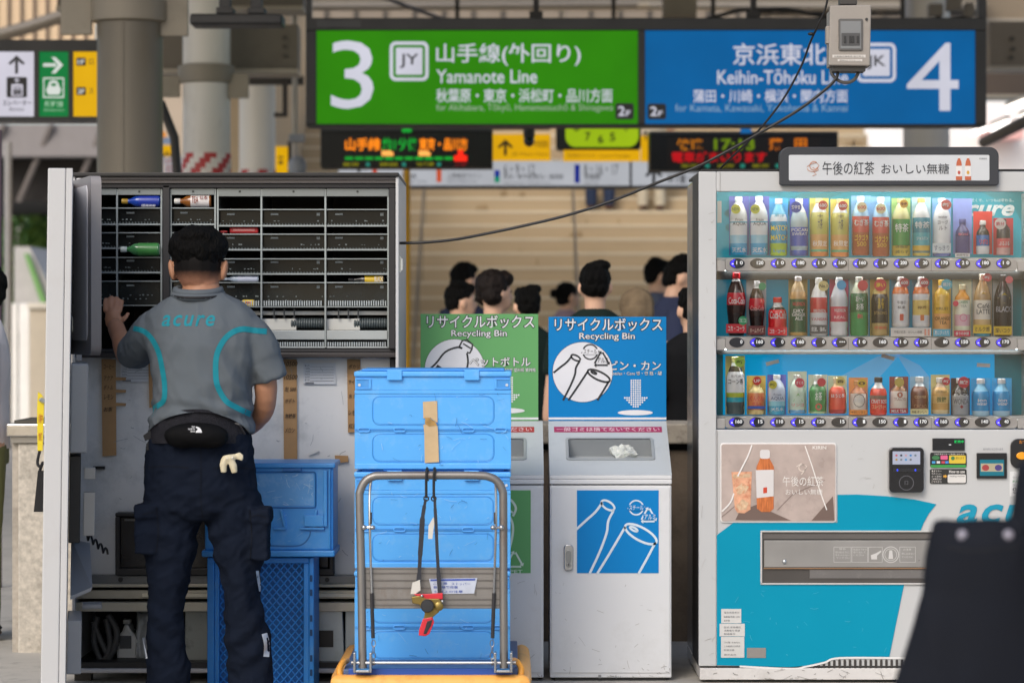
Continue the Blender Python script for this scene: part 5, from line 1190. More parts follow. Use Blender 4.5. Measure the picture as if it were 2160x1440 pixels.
CF = [(0, .05, '#3aa0c0'), (.05, .27, '#d0b484'), (.27, .58, '#e0dcd4'), (.58, .9, '#a98c62')]
sample(xs[12]-2, 18.5, 578, 709, 'pet', '#e0d8c8', CF, ('#cfc4b0', 21, 21, 573), ('#d2525c', 2083, 585, 9, '新', W1), [('◆', 616, 636, 13, '#cfae3a'), ('Café', 640, 650, 13, '#3f4550'), ('LATTE', 652, 662, 14, '#3f4550')], ('#d6b83a', 685, 703, 'ミルク感', '#3a3020'), 'tan cafe latte bottle with a yellow diamond in the second row')
sample(xs[13]-2, 18.5, 580, 709, 'pet', '#3a3a42', [(0, .9, '#26242a')], ('#c4ccd2', 21, 21, 576), ('#d86a74', 2129, 590, 8, '', W1), [('◆', 618, 640, 13, '#bfa82c'), ('BLACK', 646, 658, 16, '#a9aab4')], ('#cfb02c', 688, 706, '深いコク', '#3a3020'), 'black coffee bottle with a yellow diamond, last in the second row')
# third row
y3 = 874
sample(xs[0]-4, 19, 752, y3, 'pet', '#d0cc8a', [(0, .22, '#4a5a5c'), (.22, .30, '#2fa0b4'), (.30, .38, '#a9b83a'), (.38, .74, '#dfe2e6'), (.74, .84, '#3f3426')], ('#cfc878', 21, 20, 750), ('#9cc04a', 1561, 763, 11, '新', '#4a6a1a'), [('北海道', 790, 795, 11, '#6a6a70'), ('コーン茶', 798, 810, 16, '#3c3c42')], None, 'corn tea bottle with a white label and dark shoulder, tallest in the bottom row')
sample(xs[1]-3, 18, 800, y3, 'short', '#e0b83a', [(0, .14, '#e0c88a'), (.14, .62, '#e08a5a'), (.62, .9, '#e2d49a')], ('#dfc060', 20, 20, 792), ('#d83a32', 1597, 803, 9, 'UP', W1), [('ぐんぐん', 834, 845, 14, '#d0343c'), ('グルト', 847, 856, 10, '#d0343c')], ('#3a5ab0', 856, 862, '', W1), 'orange yoghurt drink with red lettering in the bottom row')
sample(xs[2]-3, 18, 790, y3, 'pet', '#dfe6ea', [(0, .22, '#3aa6cc'), (.22, .34, '#8fd0e4'), (.34, .9, '#c4d0e4')], ('#5c62b8', 20, 20, 790), ('#d0c83a', 1630, 811, 9, '新', '#5a6a1a'), [('From', 829, 834, 8, '#5a6a8a'), ('AQUA', 836, 844, 14, '#5a6a8a'), ('天然水', 858, 866, 13, W1)], None, 'small clear water bottle with a yellow badge in the bottom row')
sample(xs[3]-3, 17.5, 790, y3-2, 'pet', '#dfe6e0', [(0, .1, '#5fa8d8'), (.1, .9, '#c6dccf')], ('#cfdcc8', 20, 20, 783), ('#d03a58', 1687, 807, 10, 'ざくろ', W1), [('▲', 828, 846, 10, '#5fb05a'), ('リンゴ', 850, 856, 13, '#d85a6a')], None, 'pale green flavoured water bottle with a crimson badge, bottom row')
sample(xs[4]-3, 18, 790, y3-2, 'short', '#cfdcd0', [(0, .06, '#a8c89a'), (.06, .74, '#3f8a52'), (.7, .76, '#1f5a38')], ('#d0d8c4', 20, 20, 790), ('#c83244', 1733, 806, 9, '', W1), [('お茶', 826, 844, 7, W1), ('●', 850, 864, 7, '#d0404a')], None, 'small green tea bottle with a red badge in the bottom row')
sample(xs[5]-5, 18, 796, y3-2, 'short', '#d8c8a8', [(0, .12, '#a82a34'), (.12, .74, '#d84c3c'), (.74, .9, '#d8b890')], ('#c9dcc0', 20, 20, 792), ('#dccf7a', 1773, 804, 10, '香', '#5a4a1a'), [('ほうじ茶', 830, 838, 14, W1)], None, 'red roasted tea bottle with a cream badge in the bottom row')
sample(xs[6]-4, 17.5, 802, y3+1, 'short', '#d8a070', [(0, .14, '#e0944a'), (.14, .62, '#d9d6cf'), (.62, .9, '#a8663a')], ('#e09a5c', 20, 20, 796), ('#dcb83c', 1818, 808, 9.5, '0', '#2a2418'), [('●', 830, 858, 12, '#33322f'), ('黒豆茶', 838, 848, 11, W1)], ('#e2903c', 864, 874, 'やさしい甘さ', '#5a3010'), 'orange black bean tea bottle with a dark round label')
sample(xs[7]-5, 18, 795, y3+1, 'short', '#352c28', [(0, .14, '#d83a30'), (.14, .42, '#d8463a'), (.42, .52, '#7a6a60'), (.52, .7, '#d8402f'), (.7, .9, '#cfd2d2')], None, None, [('CRAFT BOSS', 842, 850, 16, W1), ('フルーツティー', 853, 862, 14, '#f0d8b0')], None, 'red craft tea bottle with a dark brown cap in the bottom row')
sample(xs[8]-5, 18, 796, y3-3, 'short', '#d6d4d0', [(0, .1, '#8a2430'), (.1, .16, '#d8d0c8'), (.16, .62, '#dcd6cf'), (.62, .9, '#8a5a34')], ('#7c3a30', 20, 20, 794), ('#c8b45a', 1897, 806, 10, '', W1), [('TULLYS', 838, 844, 12, '#8a5a50'), ('●', 826, 838, 6, '#a8604a')], ('#9a2836', 861, 872, 'MILK TEA', W1), 'milk tea bottle with a white label on a maroon card')
sample(xs[9]-5, 18, 794, y3-2, 'short', '#dfe3e4', [(0, .14, '#cfc4a0'), (.14, .74, '#6d4030'), (.74, .9, '#b0bcc4')], ('#8cb8d4', 20, 20, 794), None, [('COFFEE', 834, 839, 12, '#b89a70'), ('CACAO', 852, 860, 13, '#a07a5a')], ('#d6cf9a', 863, 874, '味わい', '#4a4030'), 'brown cacao coffee bottle with a cream strip in the bottom row')
sample(xs[10]-4, 18, 796, y3-1, 'short', '#dcdad4', [(0, .12, '#d8c8a0'), (.12, .74, '#c8a060'), (.3, .5, '#d8b87a'), (.74, .9, '#b09a80')], ('#cfc78c', 20, 20, 790), ('#c42a3c', 1996, 804, 8.5, '新', W1), [('GEORGIA', 822, 828, 12, '#6a5a1a'), ('微糖', 836, 848, 10, '#4a5a2a')], None, 'gold coffee bottle on a cream card with a red badge')
sample(xs[11]-5, 18, 797, y3+1, 'short', '#d0d0d4', [(0, .28, '#9aa0a8'), (.28, .54, '#a9aeb4'), (.54, .9, '#1e1a1c')], ('#3c2a2c', 20, 20, 797), ('#c02a40', 2033, 806, 12, '無糖', W1), [('BLACK', 830, 835, 15, W1), ('WONDA', 840, 852, 16, '#54585f'), ('◆', 853, 861, 4, '#8a2430')], None, 'black and silver coffee bottle with a red badge in the bottom row')
IO = [(0, .14, '#a9cfe4'), (.14, .66, '#1f92d0'), (.66, .9, '#7cc0e4')]
sample(xs[12]-5, 18, 798, y3+3, 'short', '#dfe5ea', IO, ('#3aa4dc', 20, 20, 797), None, [('ion', 840, 847, 9, W1), ('water', 848, 854, 11, W1)], None, 'blue ion water bottle next to the black coffee, bottom row')
sample(xs[13]-5, 18, 798, y3+3, 'short', '#dfe5ea', IO, ('#3aa4dc', 20, 22, 797), None, [('ion', 840, 847, 9, W1), ('water', 848, 854, 11, W1)], None, 'blue ion water bottle last in the bottom row')
# ------------------------------------------------------------------ recycling bins
BW = pm('#d6d7d8', .38, var=.02, scale=2, grime=('#a8a6a0', .25, 4)); BG = pm('#b9bfc2', .4, var=.03, scale=3, grime=('#8e9296', .3, 6))
def bottle_can_art(mb, d, f):
    """the bottle and can line drawing; f maps drawing units (0..1, y down) to photo pixels"""
    w = f.w
    L = lambda pts: stroke(mb, spline([f(*p) for p in pts], 8), w, d)
    L([(.02, .46), (.14, .35), (.25, .25), (.33, .14)]); L([(.46, .24), (.40, .36), (.38, .50), (.30, .72), (.18, .98)])
    stroke(mb, [f(.395+.075*math.cos(a)-.02*math.sin(a), .175+.04*math.sin(a)+.045*math.cos(a)) for a in [i*.35 for i in range(19)]], w*.9, d)
    L([(.27, .98), (.40, .77), (.53, .55), (.60, .43)]); L([(.955, .62), (.86, .80), (.76, .98)])
    stroke(mb, [f(.785+.195*math.cos(a)*.93-.05*math.sin(a), .515+.06*math.sin(a)+.11*math.cos(a)*.95) for a in [i*.26 for i in range(26)]], w, d)
    stroke(mb, [f(.70+.045*math.cos(a)-.01*math.sin(a), .455+.015*math.sin(a)+.025*math.cos(a)) for a in [i*.5 for i in range(14)]], w*.9, d)
def steel_mark(mb, cx, cy, r, d):
    for a0 in (200, 20):
        p = ell_pts(cx, cy, r, r, 16, a0, a0+150); stroke(mb, p, r*.2, d)
        a = math.radians(a0+152); x, y = cx+r*math.cos(a), cy+r*math.sin(a); tx, ty = -math.sin(a), math.cos(a)
        poly(mb, [(x+tx*r*.3, y+ty*r*.3), (x+math.cos(a)*r*.28, y+math.sin(a)*r*.28), (x-math.cos(a)*r*.28, y-math.sin(a)*r*.28)], d-.0003)
def tri_mark(mb, cx, cy, r, d):
    v = [(cx, cy-r), (cx+r*.95, cy+r*.72), (cx-r*.95, cy+r*.72)]
    for i in range(3):
        a, b = v[i], v[(i+1) % 3]
        p = (a[0]+(b[0]-a[0])*.12, a[1]+(b[1]-a[1])*.12); q = (a[0]+(b[0]-a[0])*.82, a[1]+(b[1]-a[1])*.82)
        stroke(mb, [p, q], r*.2, d-.0003*i)
        ux, uy = (q[0]-p[0]), (q[1]-p[1]); k = math.hypot(ux, uy); ux /= k; uy /= k
        poly(mb, [(q[0]+ux*r*.3, q[1]+uy*r*.3), (q[0]-uy*r*.26, q[1]+ux*r*.26), (q[0]+uy*r*.26, q[1]-ux*r*.26)], d-.0012-.0003*i)
class F:
    def __init__(s, a, b, c, e, w): s.q = (a, b, c, e); s.w = w
    def __call__(s, u, v): a, b, c, e = s.q; return (a+(b-a)*u, c+(e-c)*v)
def rbin(ox, label, hexa, kind, oy=0):
    d = 10.3; dp = 10.66
    xl, xr = X(1160+ox, d), X(1416.5+ox, d)
    t = thing('recycling_bin', label, 'recycling bin', ((xl+xr)/2, d+.2, 0), 'recycling bins in front of the parapet')
    zl = Z(1020, d)-.002; zf = Z(1001, d); zb = Z(888, dp)
    m = MB(); m.box(xl, xr, d+.004, dp+.06, .012, Z(1023, d)); m.build('cabinet', BW, t, bevel=.004)
    m = MB(); m.box(xl+.006, xr-.006, d+.0, d+.0035, .03, Z(1027, d)); m.build('door', BW, t, bevel=.0015)
    m = MB(); m.box(xl+.01, xr-.01, d+.012, dp, Z(1023, d)+.0005, zl); m.build('gap', pm('#3a3a3a', .6), t)
    # sloped hood with a sunk opening
    S0 = Vector((0, d-.002, zf)); S1 = Vector((0, dp+.012, zb)); sv = (S1-S0); sl = sv.length; sv.normalize(); sn = Vector((0, -sv.z, sv.y))
    def ST(u, v, h): p = S0+sv*v+sn*h; return (u, p.y, p.z)
    ua, ub = X(1196+ox, d+.15), X(1378+ox, d+.15); va, vb = sl*.27, sl*.66
    m = MB(); m.box(xl-.001, xr+.001, d-.0015, dp+.06, zl+.001, zl+.018); m.prism_yz([(d-.002, zl+.0185), (d-.002, zf-.0005), (d+.02, zf-.0005), (d+.02, zl+.0185)], xl-.001, xr+.001)
    h = m.build('hood', BW, t, bevel=.003)
    m = MB(); m.T = ST
    m.box(xl-.001, xr+.001, 0, va, -.012, 0); m.box(xl-.001, xr+.001, vb, sl, -.012, 0); m.box(xl-.001, ua, va+.0002, vb-.0002, -.012, 0); m.box(ub, xr+.001, va+.0002, vb-.0002, -.012, 0)
    m.build('hood_slope', BG, t)
    m = MB()
    for xx in (xl-.001, xr-.011): m.prism_yz([(d+.021, zl+.0185), (d+.021, zf+.003), (dp+.012, zb-.014), (dp+.06, zb-.014), (dp+.06, zl+.0185)], xx, xx+.012)
    m.build('hood_side', BW, t)
    m = MB(); m.T = ST
    m.box(ua, ub, va, va+.004, -.07, -.0125); m.box(ua, ub, vb-.004, vb, -.07, .0); m.box(ua-.003, ua, va, vb, -.07, -.0125); m.box(ub, ub+.003, va, vb, -.07, -.0125); m.box(ua, ub, va, vb, -.075, -.0705)
    m.build('opening_tray', pm('#a2a7aa', .45, var=.05), t)
    m = MB(); m.T = ST; q = [(u, v, .0045) for u, v in rr_pts(ua-.004, ub+.004, va-.004, vb+.004, .014, 4)]; q2 = [(u, v, .0045) for u, v in rr_pts(ua+.006, ub-.006, va+.006, vb-.006, .010, 4)]; n = len(q)
    m.mesh(q+q2+[(u, v, .0002) for u, v, _ in q], [(i, (i+1) % n, n+(i+1) % n, n+i) for i in range(n)]+[(i, 2*n+i, 2*n+(i+1) % n, (i+1) % n) for i in range(n)]); m.build('opening_rim', pm('#9a9fa1', .4), t)
    m = MB(); m.T = ST; cu, cv = ua+(ub-ua)*.27, va+(vb-va)*.42
    m.mesh([(cu+.045*math.cos(i*.26), cv+.03*math.sin(i*.26), -.0698) for i in range(24)], [tuple(range(24))]); m.build('hole', pm('#2b2d2e', .6), t)
    # warning strip on the slope
    m = MB(); m.T = ST; m.box(X(1169+ox, d+.28), X(1397+ox, d+.28), sl*.785, sl*.885, .0003, .0015); st = m.build('warning_strip', pm('#a3305a' if kind == 'can' else '#a8383a', .5), t)
    vs, fs = glyphs('一般ゴミは捨てないでください', .01); m = MB(); m.T = ST
    m.mesh([(X(1174+ox, d+.28)+(X(1392+ox, d+.28)-X(1174+ox, d+.28))*u, sl*(.797+.076*v), .0022) for u, v in vs], fs); m.build('lettering', pm('#e2c9cf', .5), st, recalc=False)
    # upright sign panel
    D = dp+.014
    m = MB(); m.pbox(1157+ox, 1405.5+ox, 668+oy, 887.5, D, D+.018); sp = m.build('sign_panel', pm(hexa, .45, var=.015, scale=2, spec=.2), t, bevel=.001)
    m = MB(); m.pbox(1157+ox, 1405.5+ox, 880, 884.5, D-.0012, D-.0003); m.build('panel_line', pm('#dcdee0', .4), sp)
    IW = pm('#dfe1e4', .4); IK = pm('#23262c', .45); D -= .001
    txt(sp, 'リサイクルボックス', 1170+ox, 671+oy, 1397+ox, 698+oy, D, IW, .008, outline=IK, ow=.055)
    txt(sp, 'Recycling Bin', 1222+ox, 702+oy, 1339+ox, 719+oy, D, IW, .006, outline=IK, ow=.055)
    ccx, ccy, cr = 1229+ox, 784.5+oy, 63
    m = MB(); poly(m, ell_pts(ccx, ccy, cr+.8, cr+.8, 56), D); m.build('picture_disc', IK, sp)
    m = MB(); poly(m, ell_pts(ccx, ccy, cr, cr, 56), D-.0006); m.build('picture_disc', pm('#dcdee4', .4), sp)
    if kind == 'can':
        m = MB(); f = F(1165+ox, 1290+ox, 735+oy, 846+oy, 4.2); bottle_can_art(m, D-.0014, f); m.build('picture', IK, sp)
        m = MB(); steel_mark(m, 1245+ox, 742+oy, 15.5, D-.0014); tri_mark(m, 1269+ox, 757+oy, 18, D-.0014); m.build('picture', IK, sp)
        m = MB(); poly(m, [(1228+ox, 736+oy), (1262+ox, 736+oy), (1262+ox, 747+oy), (1228+ox, 747+oy)], D-.0045); m.build('picture_disc', pm('#dcdee4', .4), sp)
        txt(sp, 'スチール', 1231+ox, 736+oy, 1259+ox, 746+oy, D-.005, IK, .005); txt(sp, 'アルミ', 1260+ox, 754+oy, 1283+ox, 765+oy, D-.005, IK, .005)
        txt(sp, 'ビン・カン', 1286+ox, 761+oy, 1394+ox, 780+oy, D, IW, .01, outline=IK, ow=.035)
        txt(sp, 'Bottles・Cans 병・캔 瓶・罐', 1288+ox, 783+oy, 1396+ox, 791+oy, D, IW, .0, outline=IK, ow=.035)
    else:
        m = MB()
        poly(m, [(ccx-46, ccy+4), (ccx-36, ccy-10), (ccx+8, ccy+22), (ccx+2, ccy+36), (ccx-30, ccy+30)], D-.0012)
        stroke(m, spline([(ccx-62, ccy+8), (ccx-40, ccy-12), (ccx-20, ccy-36), (ccx+4, ccy-46), (ccx+16, ccy-44)], 6), 4, D-.0014); stroke(m, spline([(ccx+26, ccy-34), (ccx+28, ccy-14), (ccx+22, ccy+8), (ccx+4, ccy+34)], 6), 4, D-.0014)
        stroke(m, [(ccx+16, ccy-44), (ccx+10, ccy-48), (ccx+16, ccy-60), (ccx+26, ccy-62), (ccx+38, ccy-52), (ccx+36, ccy-42), (ccx+32, ccy-34), (ccx+26, ccy-36)], 3.6, D-.0014); stroke(m, [(ccx+18, ccy-54), (ccx+34, ccy-44)], 3, D-.0016)
        m.build('picture', IK, sp)
        txt(sp, 'ペットボトル', 1260+ox, 759+oy, 1389+ox, 779+oy, D-.002, IW, .01, outline=IK, ow=.035)
        txt(sp, 'Plastic bottles 페트병 塑料瓶 寶特瓶', 1288+ox, 782+oy, 1400+ox, 790+oy, D, IW, .0, outline=IK, ow=.035)
    m = MB(); DY = 4.6
    for j in range(13):
        y = 802+j*DY+oy; half = 11 if j < 8 else 26-(j-8)*5.2
        k = int(half/DY)
        for i in range(-k, k+1): poly(m, ell_pts(1341+i*DY+ox, y, 2, 2, 8), D)
    m.build('dotted_arrow', IW, sp)
    m = MB(); poly(m, ell_pts(1340+ox, 870+oy*.7, 37, 5.6, 30), D); m.build('arrow_target', IW, sp)
    # front decal
    fa, fb, fc, fe = 1217+ox, 1389.5+ox, 1033.5, 1208
    m = MB(); m.pbox(fa, fb, fc, fe, d-.0014, d-.0003); dc = m.build('front_decal', pm(hexa, .45, var=.015, scale=2, spec=.2), t)
    FW = pm('#cfdde6', .4) if kind == 'can' else pm('#cfe0cf', .4)
    m = MB()
    if kind == 'can':
        f = F(1212+ox, 1390+ox, 1034, 1212, 5); bottle_can_art(m, d-.0022, f); m.build('picture', FW, dc)
        m = MB(); steel_mark(m, 1342+ox, 1070, 15, d-.0022); tri_mark(m, 1368+ox, 1086, 18, d-.0022); m.build('picture', FW, dc)
        m = MB(); poly(m, [(1325+ox, 1064), (1359+ox, 1064), (1359+ox, 1076), (1325+ox, 1076)], d-.0048); poly(m, [(1357+ox, 1083), (1383+ox, 1083), (1383+ox, 1095), (1357+ox, 1095)], d-.0048); m.build('picture', pm(hexa, .45, var=.015, scale=2, spec=.2), dc)
        txt(dc, 'スチール', 1327+ox, 1065, 1357+ox, 1075, d-.0054, FW, .01); txt(dc, 'アルミ', 1359+ox, 1084, 1383+ox, 1095, d-.0054, FW, .01)
    else:
        stroke(m, spline([(1240+ox, 1190), (1228+ox, 1150), (1240+ox, 1110), (1290+ox, 1080), (1320+ox, 1072), (1345+ox, 1090), (1352+ox, 1120), (1340+ox, 1170), (1320+ox, 1200)], 6), 5, d-.0022)
        stroke(m, spline([(1318+ox, 1072), (1326+ox, 1050), (1345+ox, 1052), (1358+ox, 1070), (1352+ox, 1088)], 6), 5, d-.0022); stroke(m, [(1330+ox, 1066), (1354+ox, 1082)], 4, d-.0022)
        tri_mark(m, 1355+ox, 1180, 20, d-.0022); m.build('picture', FW, dc); txt(dc, 'PET', 1346+ox, 1201, 1372+ox, 1208, d-.0022, FW, .01)
    m = MB(); m.rrect(1189.5+ox, 1209+ox, 1148, 1203, d-.012, d-.0003, 7); hd = m.build('handle', pm('#b4b6b8', .25, metal=.8), t, bevel=.003)
    m = MB(); m.rrect(1194+ox, 1205+ox, 1160, 1186, d-.017, d-.0122, 5); m.prism(ell_pts(1199.5+ox, 1191, 5, 5, 14), d-.0165, d-.0122); m.build('lever', pm('#8f9294', .3, metal=.8), hd, bevel=.001)
    m = MB(); poly(m, ell_pts(1199.5+ox, 1190, 1.2, 3, 8), d-.017); m.build('keyhole', pm('#2c2c2e', .5), hd)
    if kind == 'can':
        m = MB(); m.pbox(1262, 1268, 1422, 1429, d-.0012, d-.0003); m.build('serial_print', pm('#8a8b8c', .5), t)
        txt(t, '00000611', 1280, 1424, 1309, 1428, d-.001, pm('#a0a1a2', .5), .0)
    scuffs(t, 1168+ox, 1408+ox, 1225, 1425, d-.0008, 20, pm('#a3a29e', .6), 31+int(abs(ox)), 22, .8); scuffs(t, 1164+ox, 1412+ox, 1400, 1430, d-.0022, 16, pm('#7d7a74', .6), 35+int(abs(ox)), 16, .9)
    m = MB(); m.box(xl+.02, xr-.02, d+.02, dp+.04, 0, .0115); m.build('foot_rail', pm('#2c2c2c', .6), t)
    return t, ST, ua, ub, va, vb
bn, ST, ua, ub, va, vb = rbin(0, 'recycling bin with a blue bottles and cans panel, crumpled paper in its opening', '#007dc2', 'can')
rbin(-270, 'recycling bin with a green plastic bottle panel, half hidden behind the stacked blue crates', '#66a568', 'pet', oy=-6)
# crumpled drink carton in the opening
rnd = random.Random(4); m = MB(); c = (ua+(ub-ua)*.66, va+(vb-va)*.45, -.03)
base = len(m.v)
def CT(x, y, z): return ST(x, y, z)
m.T = CT; N = 7
for i in range(N+1):
    for j in range(N+1):
        u, v = i/N-.5, j/N-.5; a = .35
        x = u*.085; y = v*.075; m.pt((c[0]+x*math.cos(a)-y*math.sin(a), c[1]+x*math.sin(a)+y*math.cos(a), c[2]+.03+.012*rnd.random()-.02*abs(u)))
for i in range(N):
    for j in range(N): q = base+i*(N+1)+j; m.face((q, q+1, q+N+2, q+N+1))
o = m.build('crumpled_carton', pm('#cfd2cc', .6, var=.25, scale=45, grime=('#5a7a5e', .8, 60)), None)
o.modifiers.new('thickness', 'SOLIDIFY').thickness = .012
tag(o, 'crumpled white drink carton lying in the opening of the blue bin', 'litter')

# ------------------------------------------------------------------ crates
CB = pm('#56adf4', .42, var=.03, scale=5, grime=('#9cc8ea', .3, 13)); CBD = pm('#3f93dc', .45, var=.04, scale=6, grime=('#8ab0cf', .3, 12))
def fold_crate(label, a, b, c, e, d, depth, mat=CB, mat2=CBD, tape=False, lid=True, group=None):
    """folding container; front face a..b x c..e photo px at depth d"""
    t = thing('folding_crate', label, 'crate', (X((a+b)/2, d), d+depth/2, Z(e, d)), group)
    w = b-a; h = e-c; sx = w/330; sy = h/212
    def q(x): return a+x*sx
    def r(y): return c+y*sy
    m = MB(); m.pbox(a+3*sx, b-3*sx, r(16), r(206), d+.006, d+depth); m.build('body', mat, t, bevel=.006)
    m = MB(); m.pbox(a, b, r(44), r(52), d, d+depth); m.pbox(a, b, r(52.2), r(205), d+.002, d+.0055); m.pbox(a+1, b-1, r(15), r(43.9), d+.001, d+.0055); m.build('wall_frame', mat, t, bevel=.0015)
    m = MB(); m.pbox(a, b, r(200), r(212), d-.004, d+depth+.003); m.pbox(q(60), q(100), r(212.1), r(216), d+.01, d+.05); m.pbox(q(230), q(270), r(212.1), r(216), d+.01, d+.05); m.build('bottom_rim', mat, t, bevel=.003)
    # ridges of the two folding panels
    for (y0, y1) in ((57, 118), (137, 196)):
        z = d-.001; m = MB(); p = rr_pts(q(38), q(294), r(y0), r(y1), 16*sx, 6)
        m.tube([P(x, y, d+.0035) for x, y in p], .0028, 6, closed=True); m.build('panel_ridge', mat2, t, smooth=True)
        m = MB(); m.prism(rr_pts(q(40.5), q(291.5), r(y0+2.5), r(y1-2.5), 14*sx, 6), d+.0003, d+.0018); m.build('panel', mat, t)
    m = MB(); m.pbox(a, b, r(126), r(128.5), d-.0005, d+.0015); m.pbox(a, b, r(129.6), r(131.5), d-.0008, d+.0015); m.build('hinge_line', mat2, t)
    for x in (20, 95, 240, 308):
        m = MB(); p = rr_pts(q(x-12), q(x+12), r(124.5), r(132.5), 4*sx, 4); m.tube([P(u, v, d-.002) for u, v in p], .0024, 6, closed=True); m.build('hinge_clip', mat, t, smooth=True)
    for x in (4, 296):
        m = MB(); m.pbox(q(x), q(x+30), r(22), r(40), d-.001, d+.0008); m.build('corner_pocket', mat2, t)
        m = MB(); m.pbox(q(x-1), q(x+31), r(20), r(22), d-.004, d+.001); m.pbox(q(x-1), q(x+31), r(40), r(42), d-.004, d+.001); m.pbox(q(x+26) if x < 100 else q(x-1), q(x+31) if x < 100 else q(x+4), r(22.1), r(39.9), d-.004, d+.001); m.build('corner_rib', mat, t, bevel=.001)
        m = MB(); m.prism(ell_pts(q(x+6 if x < 100 else x+25), r(33), 3, 3, 10), d-.003, d-.0012); m.build('rivet', pm('#c9d3dc', .4), t)
    if lid:
        m = MB(); m.box(X(a-1, d), X(b+1, d), d-.008, d+depth+.006, Z(r(15.5), d), Z(r(4), d)); m.build('lid', mat, t, bevel=.005)
        m = MB(); m.box(X(a+14, d), X(b-14, d), d+.02, d+depth-.02, Z(r(3.9), d), Z(r(-1), d)); m.build('lid_panel', mat2, t, bevel=.004)
        for x in (68, 231):
            m = MB(); m.pbox(q(x), q(x+32), r(1), r(23), d-.013, d-.0085); m.build('lid_clip', mat, t, bevel=.003)
    scuffs(t, a+6, b-6, r(18), r(198), d-.0042, 20, pm('#93c8f3', .6), int(c), 24, .9); scuffs(t, a+6, b-6, r(46), r(204), d-.0066, 16, pm('#2a6cae', .6), int(c)+7, 18, .9)
    if tape:
        T1 = pm('#c7ad86', .7, var=.08, scale=25)
        m = MB(); m.prism([(892, 847), (922, 845), (923, 892), (917, 888), (908, 881), (893, 882)], d-.003, d-.0021); m.build('tape', T1, t)
        m = MB(); m.prism([(893, 896), (900, 893), (923, 898), (924, 912), (926, 974), (896, 976), (895, 913)], d-.007, d-.0061); m.build('tape', T1, t)
        m = MB(); m.prism([(897, 880), (906, 881), (919, 890), (922, 897), (905, 899), (896, 893)], d-.008, d-.0072); m.build('torn_label', pm('#a7854f', .8, var=.3, scale=60), t)
    return t
G = 'folding crates stacked on the trolley'
fold_crate('bottom blue folding crate of the strapped trolley stack, just above the deck', 748, 1076, 1200, 1402, 9.62, .36, group=G)
fold_crate('middle blue folding crate of the trolley stack, behind the hand bar', 748, 1077, 991, 1198, 9.62, .36, group=G)
fold_crate('topmost blue folding crate of the trolley stack with torn brown tape on its front', 748, 1078, 779, 989, 9.62, .36, tape=True, group=G)
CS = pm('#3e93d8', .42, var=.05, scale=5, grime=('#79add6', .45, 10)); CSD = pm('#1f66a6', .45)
# open-fronted crate behind the worker
d = 9.95
t = thing('small_crate', 'scuffed blue folding crate standing on the mesh crate behind the worker', 'crate', (X(570, d), d+.14, Z(1172, d)))
m = MB(); m.pbox(432, 703, 985, 1160, d, d+.27); m.build('body', CS, t, bevel=.006)
m = MB(); m.pbox(430, 707, 976, 987, d-.012, d+.282); m.pbox(425, 706, 1160.5, 1174, d-.014, d+.284); m.build('rim', CS, t, bevel=.005)
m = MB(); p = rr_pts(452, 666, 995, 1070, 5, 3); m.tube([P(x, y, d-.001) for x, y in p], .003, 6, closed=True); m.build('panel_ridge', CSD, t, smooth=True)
m = MB(); m.prism(rr_pts(456, 662, 999, 1066, 3, 3), d-.0015, d-.0002); m.build('panel', pm('#5f9fd6', .5, var=.08, scale=12, grime=('#9fc4e2', .6, 16)), t)
m = MB(); m.pbox(682, 690, 992, 1110, d-.014, d-.0002); m.pbox(694, 697, 988, 1158, d-.013, d-.0002); m.pbox(641, 682, 1086, 1110, d-.017, d-.0002)
for x0, s in ((596, 1), (664, -1)): m.prism([(x0-s*6, 1076), (x0, 1076), (x0+s*8, 1112), (x0+s*2, 1112)], d-.013, d-.0002)
m.prism([(576, 1112), (604, 1112), (602, 1117), (578, 1117)], d-.013, d-.0002); m.prism([(632, 1112), (684, 1112), (684, 1117), (632, 1117)], d-.013, d-.0002)
m.build('panel_rib', CS, t, bevel=.002)
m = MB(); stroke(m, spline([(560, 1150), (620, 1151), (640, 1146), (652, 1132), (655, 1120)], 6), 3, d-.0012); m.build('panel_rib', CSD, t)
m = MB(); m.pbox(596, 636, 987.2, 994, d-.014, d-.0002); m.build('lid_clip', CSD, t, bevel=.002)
m = MB(); m.prism(ell_pts(672, 1090, 1.6, 1.6, 8), d-.011, d-.0095); m.prism(ell_pts(672, 1103, 1.6, 1.6, 8), d-.011, d-.0095); m.build('rivet', pm('#a9c4da', .4), t)
scuffs(t, 458, 660, 1000, 1064, d-.0016, 30, pm('#a9cbe4', .6), 41, 24, 1); scuffs(t, 436, 640, 1085, 1156, d-.0004, 14, pm('#7fb2dc', .6), 42, 20, .8)
# lattice crate stood on end
d = 9.97
t = thing('mesh_crate', 'blue lattice sided crate stood on end under the small blue crate', 'crate', (X(550, d), d+.14, 0))
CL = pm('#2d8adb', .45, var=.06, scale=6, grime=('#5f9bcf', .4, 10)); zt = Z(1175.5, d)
m = MB(); m.box(X(437, d), X(452, d), d, d+.27, .004, zt); m.box(X(652, d), X(662, d), d, d+.27, .004, zt); m.box(X(452, d)+.0003, X(652, d)-.0003, d+.003, d+.27, zt-.02, zt-.0005); m.box(X(452, d)+.0003, X(652, d)-.0003, d+.003, d+.27, .004, .03)
m.box(X(640, d), X(652, d)-.0003, d+.004, d+.05, .0305, zt-.0205); m.box(X(452, d)+.0003, X(462, d), d+.004, d+.05, .0305, zt-.0205); m.build('frame', CL, t, bevel=.003)
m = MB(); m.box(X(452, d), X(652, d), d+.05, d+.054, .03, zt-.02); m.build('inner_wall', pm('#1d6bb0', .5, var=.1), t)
m = MB(); x0, x1 = X(462, d), X(640, d); z0, z1 = .03, zt-.02; st = .0235
k = -40
